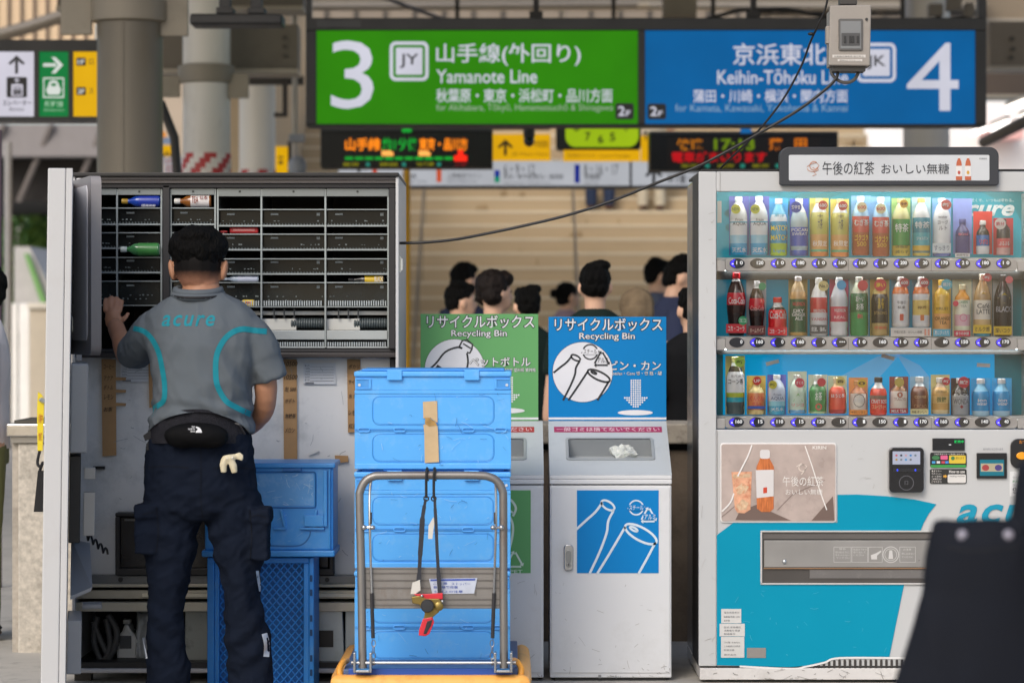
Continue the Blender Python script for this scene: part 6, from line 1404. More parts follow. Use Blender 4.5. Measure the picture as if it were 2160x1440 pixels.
while k < 60:
    for s in (1, -1):
        # line z = z0 + s*(x-x0) + k*st clipped to the rectangle
        pts = []
        for xx in (x0, x1):
            zz = z0+s*(xx-x0)*1.15+k*st*1.3
            pts.append((xx, zz))
        (xa_, za_), (xb_, zb_) = pts
        if za_ > zb_: (xa_, za_), (xb_, zb_) = (xb_, zb_), (xa_, za_)
        if zb_ <= z0 or za_ >= z1: continue
        def cut(zc): f = (zc-za_)/(zb_-za_); return (xa_+(xb_-xa_)*f, zc)
        A = (xa_, za_) if za_ >= z0 else cut(z0); B = (xb_, zb_) if zb_ <= z1 else cut(z1)
        yy = d+.018 if s > 0 else d+.022
        m.tube([(A[0], yy, A[1]), (B[0], yy, B[1])], .0026, 5)
    k += 1
m.build('lattice', CL, t, smooth=True)
m = MB()
for z in (.06, .11, .2, .25, .34, .39): m.box(X(654, d), X(659, d), d-.003, d-.0003, z, z+.022)
m.build('slot', pm('#0e3f6d', .6), t)

# ------------------------------------------------------------------ trolley
d = 9.33; zd = .158
t = thing('platform_trolley', 'blue decked platform trolley with an orange bumper and a worn steel hand bar', 'trolley', (X(909, d), d+.45, 0))
xa, xb = X(716, d), X(1100, d)
m = MB(); m.box(xa+.012, xb-.012, d+.012, d+.86, zd-.035, zd); m.build('deck', pm('#4a5f86', .45, var=.1, scale=8, grime=('#2f3c58', .6, 14)), t, bevel=.004)
m = MB(); m.box(X(735, d), X(1080, d), d-.002, d+.011, zd-.03, zd+.004); m.build('deck_edge', pm('#2450a8', .45), t, bevel=.003)
m = MB(); q = [(xa, d+.9), (xa, d-.005), (xb, d-.005), (xb, d+.9), ]
m.tube(spline([(xa-.002, d+.88, zd-.045), (xa-.004, d+.3, zd-.045), (xa, d+.03, zd-.045), (xa+.03, d-.006, zd-.045), (0.5*(xa+xb), d-.012, zd-.045), (xb-.03, d-.006, zd-.045), (xb, d+.03, zd-.045), (xb+.004, d+.3, zd-.045), (xb+.002, d+.88, zd-.045)], 6), .030, 12)
m.build('bumper', pm('#fbb258', .45, var=.06, scale=10, grime=('#b9772a', .5, 18)), t, smooth=True)
for px in (720, 1096):
    m = MB(); m.tube(spline([P(px, 1432, d+.01), P(px-4 if px < 900 else px+4, 1412, d+.02), P(px+4 if px < 900 else px-4, 1396, d+.05), P(px+12 if px < 900 else px-12, 1392, d+.1)], 6), .010, 10); m.build('bumper_corner', pm('#e8a03a', .5, grime=('#9a6a2a', .5, 20)), t, smooth=True)
STL = pm('#8a8784', .38, metal=.55, var=.12, scale=9, grime=('#6a4a38', .45, 14), stretch=(1, 1, .4)); CHR = pm('#b4b6b8', .25, metal=.85)
dh = d-.02; r = .0135
hb = [P(765, 1405, dh), P(763.5, 1300, dh), P(761.5, 1080, dh)]
pts = [P(765, 1408, dh), P(762, 1200, dh), P(758.5, 1060, dh), P(760, 1035, dh), P(770, 1015, dh), P(786, 1005, dh), P(810, 1002.5, dh), P(910, 1002, dh), P(1008, 1002.5, dh), P(1034, 1006, dh), P(1050, 1016, dh), P(1060, 1035, dh), P(1061.5, 1060, dh), P(1062, 1200, dh), P(1063, 1408, dh)]
m = MB(); m.tube(spline(pts, 6), r, 14); m.build('hand_bar', STL, t, smooth=True)
m = MB(); m.pbox(768, 1056, 1196, 1283, dh+.004, dh+.012); m.build('cross_plate', STL, t, bevel=.002)
m = MB()
for y in (1197, 1207, 1222, 1238, 1262, 1274): m.pbox(768, 1056, y, y+2.6, dh+.0005, dh+.0038)
m.pbox(1001, 1004, 1222, 1255, dh+.0005, dh+.0038); m.build('plate_rib', pm('#6f6c6a', .4, metal=.5), t)
m = MB(); m.prism([(905, 1220), (1007, 1218), (1000, 1251), (912, 1252)], dh-.0006, dh+.0003); m.build('plate_label', pm('#bcc3d2', .45, var=.1, scale=30), t)
m = MB(); m.prism([(908, 1221), (1003, 1219.5), (1002, 1223.5), (908, 1225)], dh-.0014, dh-.0008)
m.build('label_print', pm('#3f56a8', .5), t)
for k, (s, a, c, w) in enumerate((('ご注意', 914, 1227, 30), ('最大積載荷重', 914, 1235, 52), ('ストッパー', 952, 1228, 40), ('使用上の注意', 916, 1244, 60))): txt(t, s, a, c, a+w, c+5.5, dh-.0012, pm('#4a5fa8', .5), .01)
for px, ex in ((780, 1), (1046, -1)):
    p = [P(px+8*ex, 1008, dh+.008), P(px+2*ex, 1018, dh+.006), P(px, 1040, dh+.004), P(px, 1105, dh-.01), P(px+4*ex, 1250, dh-.006)]
    m = MB(); m.tube(spline(p, 6), .0042, 8); m.build('stay_rod', CHR, t, smooth=True)
    m = MB(); m.tube([P(px+4*ex, 1250, dh-.006), P(px+7*ex, 1345, dh-.004)], .0062, 8); m.build('rod_sleeve', pm('#2c2b2e', .6), t, smooth=True)
    m = MB(); m.tube([P(px+1*ex, 1080, dh-.005), P(px+1*ex, 1105, dh-.009)], .0058, 8); m.build('rod_sleeve', pm('#3a3638', .6), t, smooth=True)
    m = MB(); m.tube([P(px-17*ex, 1112, dh-.005), P(px+8*ex, 1112, dh-.014)], .0052, 8); m.ellipsoid(P(px+6*ex, 1112, dh-.014), (.009, .009, .008)); m.ellipsoid(P(px-12*ex, 1112, dh-.016), (.009, .009, .009)); m.build('clamp', CHR, t, smooth=True)
    for i in range(4):
        m = MB(); y = 1350+13*i; w = 4 if i % 2 == 0 else 1.6
        m.tube([P(px+8*ex+w*math.cos(a), y+6+7.4*math.sin(a), dh-.002+(.003*math.cos(a) if i % 2 else 0)) for a in [k*.524 for k in range(12)]], .0016, 5, closed=True); m.build('chain_link', pm('#9a9da0', .3, metal=.8), t, smooth=True)
m = MB(); m.tube([P(744, 1397, dh-.004), P(1084, 1397, dh-.004)], .0052, 8); m.build('axle_rod', CHR, t, smooth=True)
for px in (765, 1062):
    m = MB(); m.pbox(px-20, px-15, 1376, 1418, dh-.03, dh+.03); m.pbox(px+14, px+19, 1376, 1418, dh-.03, dh+.03); m.pbox(px-14.9, px+13.9, 1413, 1418, dh-.03, dh+.03); m.build('hinge_bracket', CHR, t, bevel=.002)
    m = MB(); m.tube([P(px-24, 1397, dh-.005), P(px-14, 1397, dh-.005)], .007, 8); m.tube([P(px+16, 1397, dh-.005), P(px+26, 1397, dh-.005)], .007, 8); m.build('nut', pm('#8c8a88', .3, metal=.8), t, smooth=True)
for xx in (xa+.08, xb-.08):
    for yy in (d+.12, d+.74):
        m = MB(); m.T = lambda a, b, c, xx=xx, yy=yy: (xx+c, yy+a, .05+b)
        m.lathe([(.02, -.016), (.05, -.014), (.05, .014), (.02, .016)], (0, 0, 0), 18); m.build('wheel', pm('#2a2a2c', .6), t, smooth=True)
        m = MB(); m.box(xx-.03, xx+.03, yy-.03, yy+.03, .104, zd-.0355); m.box(xx-.026, xx-.02, yy-.02, yy+.02, .05, .1035); m.box(xx+.02, xx+.026, yy-.02, yy+.02, .05, .1035); m.build('caster_fork', CHR, t)
# ratchet strap hung on the hand bar
ds = dh-.022
t = thing('ratchet_strap', 'dark ratchet strap with a red lever hooked over the trolley hand bar', 'strap', P(905, 1340, ds))
WEB = pm('#32343b', .8, var=.1, scale=40, bump=.4, bscale=400)
for pth, w in (([(898, 1052), (895, 1068), (891, 1095), (889, 1130), (886, 1175), (884, 1215), (881, 1240)], [6, 8, 11, 10, 8, 10, 12]), ([(917, 1050), (918, 1075), (920, 1110), (922, 1160), (925, 1210), (928, 1252)], [6, 7, 7, 7, 9, 10])):
    p = spline(pth, 6); ww = [w[min(len(w)-1, i//6)] for i in range(len(p))]; l, rr = band_pts(p, ww); n = len(p)
    m = MB(); vs = [P(a, b, ds-.002) for a, b in l]+[P(a, b, ds-.002) for a, b in rr]+[P(a, b, ds+.0005) for a, b in l]+[P(a, b, ds+.0005) for a, b in rr]
    m.mesh(vs, [(i, i+1, n+i+1, n+i) for i in range(n-1)]+[(2*n+i, 3*n+i, 3*n+i+1, 2*n+i+1) for i in range(n-1)]+[(i, 2*n+i, 2*n+i+1, i+1) for i in range(n-1)]+[(n+i, n+i+1, 3*n+i+1, 3*n+i) for i in range(n-1)]); m.build('webbing', WEB, t)
HK = pm('#1c1d20', .4, coat=.2)
for px in (899, 915):
    m = MB(); m.tube(spline([P(px+3, 1014, dh+.018), P(px+3, 992, dh+.016), P(px+2, 987, dh), P(px+1, 993, dh-.02), P(px, 1020, dh-.02), P(px, 1050, dh-.02)], 6), .0046, 8); m.build('hook', HK, t, smooth=True)
    m = MB(); m.tube([P(px+5*math.cos(a), 1051+5*math.sin(a), ds-.001) for a in [k*.524 for k in range(12)]], .0022, 6, closed=True); m.build('buckle_ring', HK, t, smooth=True)
m = MB(); m.prism([(904, 1108), (914, 1090), (917, 1096), (912, 1136), (903, 1136)], ds+.002, ds+.004); m.prism([(870, 1228), (886, 1222), (887, 1244), (876, 1252), (866, 1252)], ds-.006, ds-.003); m.build('care_label', pm('#cfccc4', .7), t)
BRS = pm('#8a7742', .35, metal=.7, var=.15, scale=20); RED = pm('#d02a38', .4)
m = MB(); m.prism([(872, 1252), (900, 1252), (934, 1250), (934, 1263), (905, 1264), (888, 1262)], ds-.012, ds-.002); m.build('lever_arm', RED, t, bevel=.002)
m = MB(); m.prism([(868, 1258), (884, 1256), (900, 1262), (926, 1262), (932, 1270), (926, 1290), (914, 1300), (905, 1312), (893, 1308), (896, 1292), (884, 1274), (870, 1272)], ds-.02, ds-.0125); m.build('ratchet_body', BRS, t, bevel=.002)
m = MB(); m.T = lambda a, b, c: (X(902, ds)+a, ds-.021-c, Z(1275, ds)+b); m.lathe([(.0205, 0), (.0215, .003), (.0215, .016), (.019, .019), (.004, .0195)], (0, 0, 0), 22); m.build('knob', pm('#2b2c2f', .45), t, smooth=True)
m = MB(); m.T = lambda a, b, c: (X(926, ds)+a, ds-.012-c, Z(1277, ds)+b); m.lathe([(.012, 0), (.015, .002), (.015, .012), (.012, .014)], (0, 0, 0), 12); m.build('gear', BRS, t, smooth=True)
m = MB(); m.prism([(892, 1304), (912, 1300), (916, 1312), (906, 1336), (898, 1341), (883, 1340), (884, 1328)], ds-.022, ds-.008); m.build('grip', RED, t, bevel=.003)
m = MB(); m.prism([(901, 1310), (912, 1306), (909, 1318), (899, 1336), (893, 1336)], ds-.025, ds-.0222); m.build('grip_pad', pm('#25262c', .5), t, bevel=.001)
m = MB(); m.ellipsoid(P(872, 1266, ds-.014), (.006, .005, .006)); m.ellipsoid(P(890, 1256, ds-.018), (.005, .004, .005)); m.ellipsoid(P(933, 1268, ds-.01), (.005, .005, .006)); m.build('bolt', CHR, t, smooth=True)

# ------------------------------------------------------------------ breaker box and cables
d = 9.9
t = thing('breaker_box', 'beige hanging breaker box with a smoked window before the blue sign', 'electric box', P(1790, 148, d))
BX = pm('#989189', .5, var=.05, scale=6, grime=('#7c756b', .5, 9))
m = MB(); m.pbox(1750, 1836, 22, 140, d+.022, d+.12); m.build('body', BX, t, bevel=.003)
m = MB(); m.prism([(1751, 12), (1838, 11), (1835, 139), (1748, 138)], d, d+.0215); m.build('cover', BX, t, bevel=.004)
m = MB(); m.rrect(1769, 1820, 40, 107, d-.006, d-.0003, 3); m.build('window_frame', pm('#5c5a58', .4), t, bevel=.001)
m = MB(); m.pbox(1773, 1816, 45, 103, d-.008, d-.0062); m.build('window', pm('#77797b', .25, coat=.4), t)
m = MB(); m.pbox(1775, 1814, 70, 96, d-.011, d-.0082); m.build('breaker_switch', pm('#4c4c4d', .4), t, bevel=.001)
m = MB()
for px in (1780, 1791, 1797, 1807): m.pbox(px, px+5, 76, 91, d-.014, d-.0112)
m.build('breaker_switch', pm('#2c2c2d', .4), t, bevel=.001)
m = MB(); m.pbox(1756, 1826, 116, 122, d-.0012, d-.0003); m.pbox(1767, 1819, 125, 130, d-.0012, d-.0003); m.build('label_strip', pm('#cfcac4', .6), t)
txt(t, '自動販売機専用 操作禁止', 1760, 117.5, 1822, 121, d-.002, pm('#7c7872', .6), .0); txt(t, '関係者以外さわらないこと', 1771, 126, 1815, 129.5, d-.002, pm('#7c7872', .6), .0)
m = MB(); m.prism(ell_pts(1828, 41, 3, 3, 12), d-.004, d-.0003); m.build('lock', pm('#3a3938', .4), t)
m = MB(); m.pbox(1743, 1749.8, 55, 92, d+.01, d+.05); m.build('side_lug', BX, t, bevel=.002)
m = MB(); m.pbox(1755, 1826, 140.2, 151, d+.03, d+.11); m.build('cable_gland', pm('#5d5a57', .5), t, bevel=.003)
m = MB(); m.pbox(1772, 1808, -90, 11, d+.05, d+.11); m.build('hanger_post', pm('#3e3a37', .5), t, bevel=.004)
m = MB(); m.tube(spline([P(1752, 138, d+.06), P(1756, 158, d+.055), P(1772, 172, d+.05), P(1790, 174, d+.05), P(1804, 166, d+.05), P(1812, 150, d+.06)], 6), .006, 8); m.build('cable_loop', pm('#4e4b48', .5), t, smooth=True)
KB = pm('#1e1c1b', .5)
def cable(label, pts, r):
    m = MB(); m.tube(spline([P(*p) for p in pts], 10), r, 8)
    return tag(m.build('cable', KB, smooth=True), label, 'cable', None)
cable('thick black cable sagging from the breaker box to the opened machine', [(1767, 150, 9.95), (1764, 165, 9.94), (1740, 190, 9.94), (1680, 235, 9.95), (1600, 282, 9.97), (1540, 316, 10), (1470, 352, 10.02), (1380, 388, 10.06), (1290, 424, 10.1), (1200, 453, 10.14), (1110, 475, 10.18), (1020, 494, 10.22), (960, 505, 10.26), (900, 511, 10.3), (842, 513, 10.35), (838, 514, 10.5)], .0052)
cable('thinner black cable dropping from the roof onto the closed machine', [(1752, -40, 9.9), (1742, 15, 9.92), (1725, 55, 9.95), (1709, 90, 10), (1690, 140, 10.05), (1655, 205, 10.1), (1612, 262, 10.15), (1575, 302, 10.2), (1540, 335, 10.26), (1518, 357, 10.3)], .0038)
m = MB(); m.ellipsoid(P(1711, 72, 9.97), (.012, .012, .006)); tag(m.build('cable_clip', KB, smooth=True), 'small black clip on the thin cable before the blue sign', 'clip')
# ------------------------------------------------------------------ people
SKIN = pm('#b07f62', .5, var=.08, scale=14, bump=.06, bscale=250); SKIN2 = pm('#d3a88c', .5, var=.06, scale=14)
HAIR = pm('#070605', .65, var=.3, scale=30, bump=.9, bscale=220, stretch=(1, 1, .3), spec=.12)
def nz(p, s, seed=0.): return noise.noise(Vector((p.x*s+seed, p.y*s+seed*1.7, p.z*s-seed)))
def cloth_fold(a, s=9, seed=0., zs=.55, a2=.4):
    def f(p, n):
        q = Vector((p.x, p.y, p.z*zs)); v = nz(q, s, seed); w = nz(Vector((p.x*1.2+p.z*.5, p.y, p.z*.9)), s*2.1, seed+3)
        return a*(1-abs(v)*2.2)*.6+a*a2*w
    return f
def cast(bvh, px, py):
    o = Vector((0, 0, CAMZ)); dv = Vector((X(px, 1), 1, Z(py, 1)-CAMZ)).normalized(); return bvh.ray_cast(o, dv)
def drape(name, mat, parent, vs, fs, bvh, off=.0025):
    m = MB(); last = None
    pts = []
    for a, b in vs:
        l, n, i, q = cast(bvh, a, b)
        if l is None: l = last if last is not None else Vector(P(a, b, 9.5))
        else: l = l-Vector((0, 1, 0))*off
        last = l; pts.append(tuple(l))
    m.mesh(pts, fs); o = m.build(name, mat, parent, recalc=False, smooth='all'); return o
def ribbon(name, mat, parent, path, w, bvh, off=.0016, k=10):
    p = spline(path, k); l, r = band_pts(p, w); n = len(p)
    vs = l+p+r
    fs = [(i, n+i, n+i+1, i+1) for i in range(n-1)]+[(n+i, 2*n+i, 2*n+i+1, n+i+1) for i in range(n-1)]
    return drape(name, mat, parent, vs, [f[::-1] for f in fs], bvh, off)
# ---- the worker
DW = 9.5
def ring(l, r, py, yc, ry, d=DW): return ((X(l, d)+X(r, d))/2, yc, Z(py, d), (X(r, d)-X(l, d))/2, ry)
t = thing('person', 'worker in a grey polo with teal piping and navy cargo trousers, filling the opened machine', 'person', (X(425, DW), DW+.06, 0)); WK = t
# body (one skin): head, neck, trunk, arms, hands, legs, feet
b = MB()
hc = P(418, 553, 9.57)
b.ellipsoid(hc, (.078, .096, .112)); b.ellipsoid((hc[0], hc[1]+.035, hc[2]-.055), (.060, .066, .066)); b.ellipsoid((hc[0], hc[1]+.11, hc[2]-.02), (.013, .02, .022))
for px, sg in ((363, -1), (473, 1)): b.ellipsoid(P(px, 570, 9.56), (.012, .022, .037), rot=Matrix.Rotation(sg*.18, 3, 'Y'))
b.loft([ring(382, 459, 556, 9.565, .058), ring(383, 458, 598, 9.56, .059), ring(368, 472, 640, 9.56, .07)])
b.loft([ring(345, 495, 645, 9.57, .066), ring(325, 517, 685, 9.565, .09), ring(322, 522, 760, 9.55, .105), ring(328, 516, 840, 9.54, .1), ring(326, 514, 920, 9.54, .098), ring(322, 520, 1000, 9.55, .1), ring(325, 520, 1070, 9.55, .085)])
ra = [P(512, 694, 9.57), P(550, 752, 9.58), P(561, 838, 9.60), P(546, 880, 9.68), P(520, 902, 9.80)]
b.tube(spline(ra, 4), [.040]*4+[.040]*4+[.037]*4+[.033]*4+[.027], 14)
la = [P(334, 700, 9.58), P(293, 728, 9.66), P(268, 752, 9.75), P(254, 715, 9.90), P(243, 686, 10.02)]
b.tube(spline(la, 4), [.038]*4+[.036]*4+[.034]*4+[.031]*4+[.026], 14)
# left hand on the rack edge: palm, four bent fingers, thumb
pc = Vector(P(238, 673, 10.06)); b.ellipsoid(pc, (.030, .020, .040))
for i, (dx, ln) in enumerate(((-.026, .058), (-.009, .068), (.008, .064), (.024, .050))):
    q = pc+Vector((dx, 0, .026)); b.tube([q, q+Vector((dx*.15, .014, ln*.45)), q+Vector((dx*.2, .034, ln*.75)), q+Vector((dx*.2, .05, ln*.8))], [.0095, .009, .0082, .006], 8)
q = pc+Vector((.022, -.004, -.012)); b.tube([q, q+Vector((.022, .0, .016)), q+Vector((.034, .01, .036))], [.011, .0098, .007], 8)
# right hand, in front of the belly
pc = Vector(P(505, 906, 9.87)); b.ellipsoid(pc, (.040, .022, .032))
for i, (dz, ln) in enumerate(((.024, .055), (.008, .066), (-.008, .062), (-.023, .048))):
    q = pc+Vector((-.03, .0, dz)); b.tube([q, q+Vector((-ln*.5, .012, 0)), q+Vector((-ln*.85, .036, 0))], [.0095, .009, .0065], 8)
q = pc+Vector((-.008, .004, .026)); b.tube([q, q+Vector((-.02, .012, .022)), q+Vector((-.036, .026, .03))], [.011, .0095, .007], 8)
b.loft([ring(330, 410, 1060, 9.55, .07), ring(332, 382, 1200, 9.55, .048), ring(330, 366, 1300, 9.55, .04), ring(334, 372, 1400, 9.56, .04), ring(338, 370, 1478, 9.56, .036)])
b.loft([ring(438, 524, 1060, 9.55, .07), ring(476, 530, 1200, 9.54, .048), ring(494, 536, 1300, 9.54, .04), ring(504, 546, 1400, 9.55, .04), ring(510, 544, 1478, 9.55, .036)])
bb = blob(b, .0055, 3); bb.build('body', SKIN, t, smooth='all', recalc=False)
for s in (-1, 1):
    m = MB(); m.ellipsoid((hc[0]+s*.032, hc[1]+.082, hc[2]+.005), (.013, .011, .008)); m.build('eye', pm('#e6e2dc', .3), t, smooth=True)
m = MB(); m.ellipsoid((hc[0], hc[1]+.098, hc[2]-.062), (.024, .01, .007)); m.build('mouth', pm('#9c5a50', .5), t, smooth=True)
# hair: short, faded at the nape
h = MB(); h.ellipsoid((hc[0], hc[1]-.001, Z(529, 9.57)), (.0915, .104, .082), 20, 14); h.ellipsoid((hc[0], hc[1]+.04, Z(510, 9.57)), (.088, .075, .055), 18, 12)
h.ellipsoid((hc[0]-.055, hc[1]+.0, Z(520, 9.57)), (.045, .08, .055)); h.ellipsoid((hc[0]+.055, hc[1]+.0, Z(520, 9.57)), (.045, .08, .055)); h.ellipsoid((hc[0], hc[1]-.03, Z(500, 9.57)), (.07, .07, .04))
def hf(p, n): return .005*nz(p, 38, 2)+.0045*nz(Vector((p.x, p.y, p.z*.4)), 110, 5)
hb_ = blob(h, .0042, 2, hf); hb_.build('hair', HAIR, t, smooth='all', recalc=False)
# close-cropped fade below the hair mass: skin toned down by stubble
keep = MB(); idx = {}
bm_ = bpy.data.meshes.new('scratch'); bm_.from_pydata(bb.v, [], bb.f); nrm = [v.normal.copy() for v in bm_.vertices]; bpy.data.meshes.remove(bm_)
for f in bb.f:
    c = sum((Vector(bb.v[i]) for i in f), Vector())/len(f); lim = 600-26*max(0, min(1, (c.y-9.53)/.06))+7*nz(c, 30, 1)
    if c.y < hc[1]+.035 and abs(c.x-hc[0]) < .079 and Z(500, 9.57) > c.z > Z(lim, 9.57):
        ff = []
        for i in f:
            if i not in idx: idx[i] = len(keep.v); keep.v.append(tuple(Vector(bb.v[i])+nrm[i]*.002))
            ff.append(idx[i])
        keep.f.append(tuple(ff)); keep.m.append(0)
fm = bpy.data.materials.new('cropped_hair'); fm.use_nodes = True; n_ = fm.node_tree.nodes; L_ = fm.node_tree.links; bs = n_['Principled BSDF']
tcn = n_.new('ShaderNodeTexCoord'); sx = n_.new('ShaderNodeSeparateXYZ'); L_.new(tcn.outputs['Object'], sx.inputs[0])
mr = n_.new('ShaderNodeMapRange'); mr.inputs[1].default_value = Z(604, 9.57); mr.inputs[2].default_value = Z(562, 9.57); mr.inputs[3].default_value = -.1; mr.inputs[4].default_value = 1.3
L_.new(sx.outputs['Z'], mr.inputs[0]); nn = n_.new('ShaderNodeTexNoise'); nn.inputs['Scale'].default_value = 400; L_.new(tcn.outputs['Object'], nn.inputs['Vector'])
ad = n_.new('ShaderNodeMath'); ad.operation = 'ADD'; mm = n_.new('ShaderNodeMath'); mm.operation = 'MULTIPLY_ADD'; mm.inputs[1].default_value = .5; mm.inputs[2].default_value = -.25
L_.new(nn.outputs['Fac'], mm.inputs[0]); L_.new(mr.outputs[0], ad.inputs[0]); L_.new(mm.outputs[0], ad.inputs[1]); ad.use_clamp = True
mx = n_.new('ShaderNodeMix'); mx.data_type = 'RGBA'; mx.inputs['A'].default_value = lin('#a87860')+[1]; mx.inputs['B'].default_value = lin('#0e0b0a')+[1]
L_.new(ad.outputs[0], mx.inputs['Factor']); L_.new(mx.outputs['Result'], bs.inputs['Base Color']); bs.inputs['Roughness'].default_value = .75; bs.inputs['Specular IOR Level'].default_value = .2
print('CROP', len(keep.f)); keep.build('cropped_hair', fm, t, smooth='all', recalc=False)
# polo shirt
GREY = pm('#5f666c', .85, var=.05, scale=7, bump=.25, bscale=700, spec=.2)
s = MB()
s.loft([ring(362, 474, 618, 9.555, .072), ring(330, 508, 636, 9.565, .088), ring(304, 536, 660, 9.57, .108), ring(296, 546, 690, 9.565, .125), ring(302, 542, 730, 9.555, .132), ring(312, 534, 780, 9.55, .130), ring(317, 529, 830, 9.545, .126), ring(314, 530, 870, 9.545, .126), ring(308, 533, 900, 9.545, .130), ring(306, 534, 914, 9.545, .132)], 28)
p = [P(500, 676, 9.565), P(538, 718, 9.57), P(555, 760, 9.575), P(570, 800, 9.585)]
s.tube(spline(p, 5), [.052, .056, .060, .064, .067]+[.068]*5+[.064]*5+[.060], 18)
p = [P(332, 692, 9.575), P(310, 708, 9.62), P(292, 730, 9.68), P(280, 748, 9.74)]
s.tube(spline(p, 5), [.068]*5+[.065]*5+[.063]*5+[.062], 18)
ff = cloth_fold(.0055, 8, 1.3)
def shirt_fold(p, n):
    z = p.z; k = 1.3+1.6*max(0, min(1, (Z(760, 9.5)-z)/.25)); e = ff(p, n)*k+.0022*(1-2*abs(nz(Vector((p.x+p.z*.4, p.y, p.z*.6)), 22, 6)))*k
    # drag lines from the arm pits and over the belt
    e += .0075*math.sin((p.x*1.6+z*1.1)*42+3*nz(p, 5, 8))*max(0, 1-abs(p.x-X(505, 9.5))/.12)*max(0, 1-abs(z-Z(775, 9.5))/.2)
    e += .0065*math.sin((p.x*-1.8+z*1.2)*40+3*nz(p, 5, 4))*max(0, 1-abs(p.x-X(345, 9.5))/.1)*max(0, 1-abs(z-Z(730, 9.5))/.16)
    e += .007*math.sin(z*95+4*nz(p, 6, 6)+p.x*14)*max(0, 1-abs(z-Z(880, 9.5))/.08)
    return e
sb = blob(s, .006, 5, lambda p, n: shirt_fold(p, n)-.0055)
# the hem rides up over the waist pack at the back
for i, v in enumerate(sb.v):
    px = CXP+v[0]*FPX/v[1]; py = HYP-(v[2]-CAMZ)*FPX/v[1]
    if v[1] < 9.53:
        arc = 913-44*max(0, 1-((px-418)/106)**2)**.7
        if py > arc: sb.v[i] = (v[0], v[1], CAMZ+(HYP-arc)*v[1]/FPX)
so_ = sb.build('polo_shirt', GREY, t, smooth='all', recalc=False)
bv = BVHTree.FromPolygons([Vector(v) for v in sb.v], sb.f)
TPI = pm('#00808f', .75, bump=.2, bscale=700)
ribbon('piping', TPI, so_, [(281, 692), (304, 699), (321, 716), (334, 742), (341, 772), (347, 810), (345, 844), (328, 859), (315, 877)], 11, bv)
ribbon('piping', TPI, so_, [(563, 699), (540, 697), (510, 694), (487, 703), (469, 722), (457, 750), (455, 784), (459, 814), (476, 844), (499, 859), (530, 874)], 12, bv)
vs, fs = txt2('acure', 341, 664, 454, 688, .016, .3, 0, 1.15); drape('lettering', TPI, so_, vs, fs, bv, .0016)
m = MB(); q = [(X(418, 9.56)+.074*math.cos(a), 9.555+.07*math.sin(a), Z(612, 9.56)+.012*math.sin(a)) for a in [i*2*math.pi/32 for i in range(32)]]
m.tube(q, .013, 8, closed=True); m.tube([(x*1.0+0*.01, y, z-.014) for x, y, z in [(X(418, 9.56)+(qx-X(418, 9.56))*1.1, 9.555+(qy-9.555)*1.12, qz) for qx, qy, qz in q]], .012, 8, closed=True); m.build('collar', GREY, so_, smooth='all')
m = MB(); m.tube([(X(418, 9.56)+.086*math.cos(a), 9.553+.083*math.sin(a), Z(621, 9.56)+.012*math.sin(a)) for a in [i*2*math.pi/40 for i in range(40)]], .006, 8, closed=True); m.build('neck_strap', pm('#17171b', .7), t, smooth='all')
# cargo trousers
NAVY = pm('#121927', .85, var=.12, scale=9, bump=.3, bscale=500, spec=.12)
s = MB()
s.loft([ring(314, 527, 905, 9.545, .112), ring(306, 533, 940, 9.545, .12), ring(302, 538, 985, 9.545, .128), ring(300, 543, 1030, 9.545, .128), ring(298, 549, 1075, 9.548, .118), ring(320, 530, 1096, 9.55, .09)], 28)
s.loft([ring(300, 420, 1040, 9.55, .105), ring(298, 423, 1090, 9.55, .1), ring(300, 412, 1160, 9.55, .09), ring(306, 398, 1215, 9.55, .08), ring(309, 388, 1265, 9.55, .073), ring(306, 384, 1300, 9.55, .07), ring(303, 386, 1350, 9.555, .07), ring(303, 396, 1410, 9.56, .072), ring(304, 400, 1455, 9.56, .074), ring(304, 398, 1484, 9.56, .074)], 22)
s.loft([ring(428, 548, 1040, 9.55, .105), ring(426, 557, 1095, 9.55, .1), ring(444, 557, 1160, 9.55, .09), ring(460, 547, 1210, 9.545, .08), ring(471, 548, 1262, 9.545, .075), ring(470, 558, 1305, 9.545, .073), ring(469, 567, 1352, 9.55, .073), ring(477, 573, 1400, 9.555, .074), ring(482, 571, 1450, 9.56, .074), ring(484, 569, 1484, 9.56, .074)], 22)
s.box(X(287, 9.5), X(330, 9.5), 9.46, 9.60, Z(1166, 9.5), Z(1072, 9.5)); s.box(X(285, 9.5), X(334, 9.5), 9.45, 9.60, Z(1090, 9.5), Z(1062, 9.5)); s.box(X(530, 9.5), X(567, 9.5), 9.45, 9.60, Z(1180, 9.5), Z(1082, 9.5)); s.box(X(527, 9.5), X(570, 9.5), 9.44, 9.60, Z(1100, 9.5), Z(1070, 9.5))
fa = cloth_fold(.007, 7, 4.4, .7)
def trou_fold(p, n):
    z = p.z; e = fa(p, n)+.004*(1-2.4*abs(nz(Vector((p.x+p.z*.5, p.y, p.z*.8)), 17, 9)))+.003*(1-2.4*abs(nz(Vector((p.x-p.z*.7, p.y, p.z*.9)), 26, 3)))
    for kx, kz, ph, amp in ((395, 1100, 0, .006), (470, 1150, 2, .007), (345, 1330, 1, .006), (515, 1350, 3, .008)):
        e += amp*math.sin((z*1.0+(p.x-X(kx, 9.5))*(.8 if kx < 430 else -.8))*62+ph+3*nz(p, 6, ph))*max(0, 1-abs(z-Z(kz, 9.5))/.16)*max(0, 1-abs(p.x-X(kx, 9.5))/.16)
    e += .008*math.sin(z*70+5*nz(p, 7, 2))*max(0, 1-(z-.0)/.24)
    return e
tb = blob(s, .006, 4, lambda p, n: trou_fold(p, n)-.006); to_ = tb.build('trousers', NAVY, t, smooth='all', recalc=False)
tv = BVHTree.FromPolygons([Vector(v) for v in tb.v], tb.f)
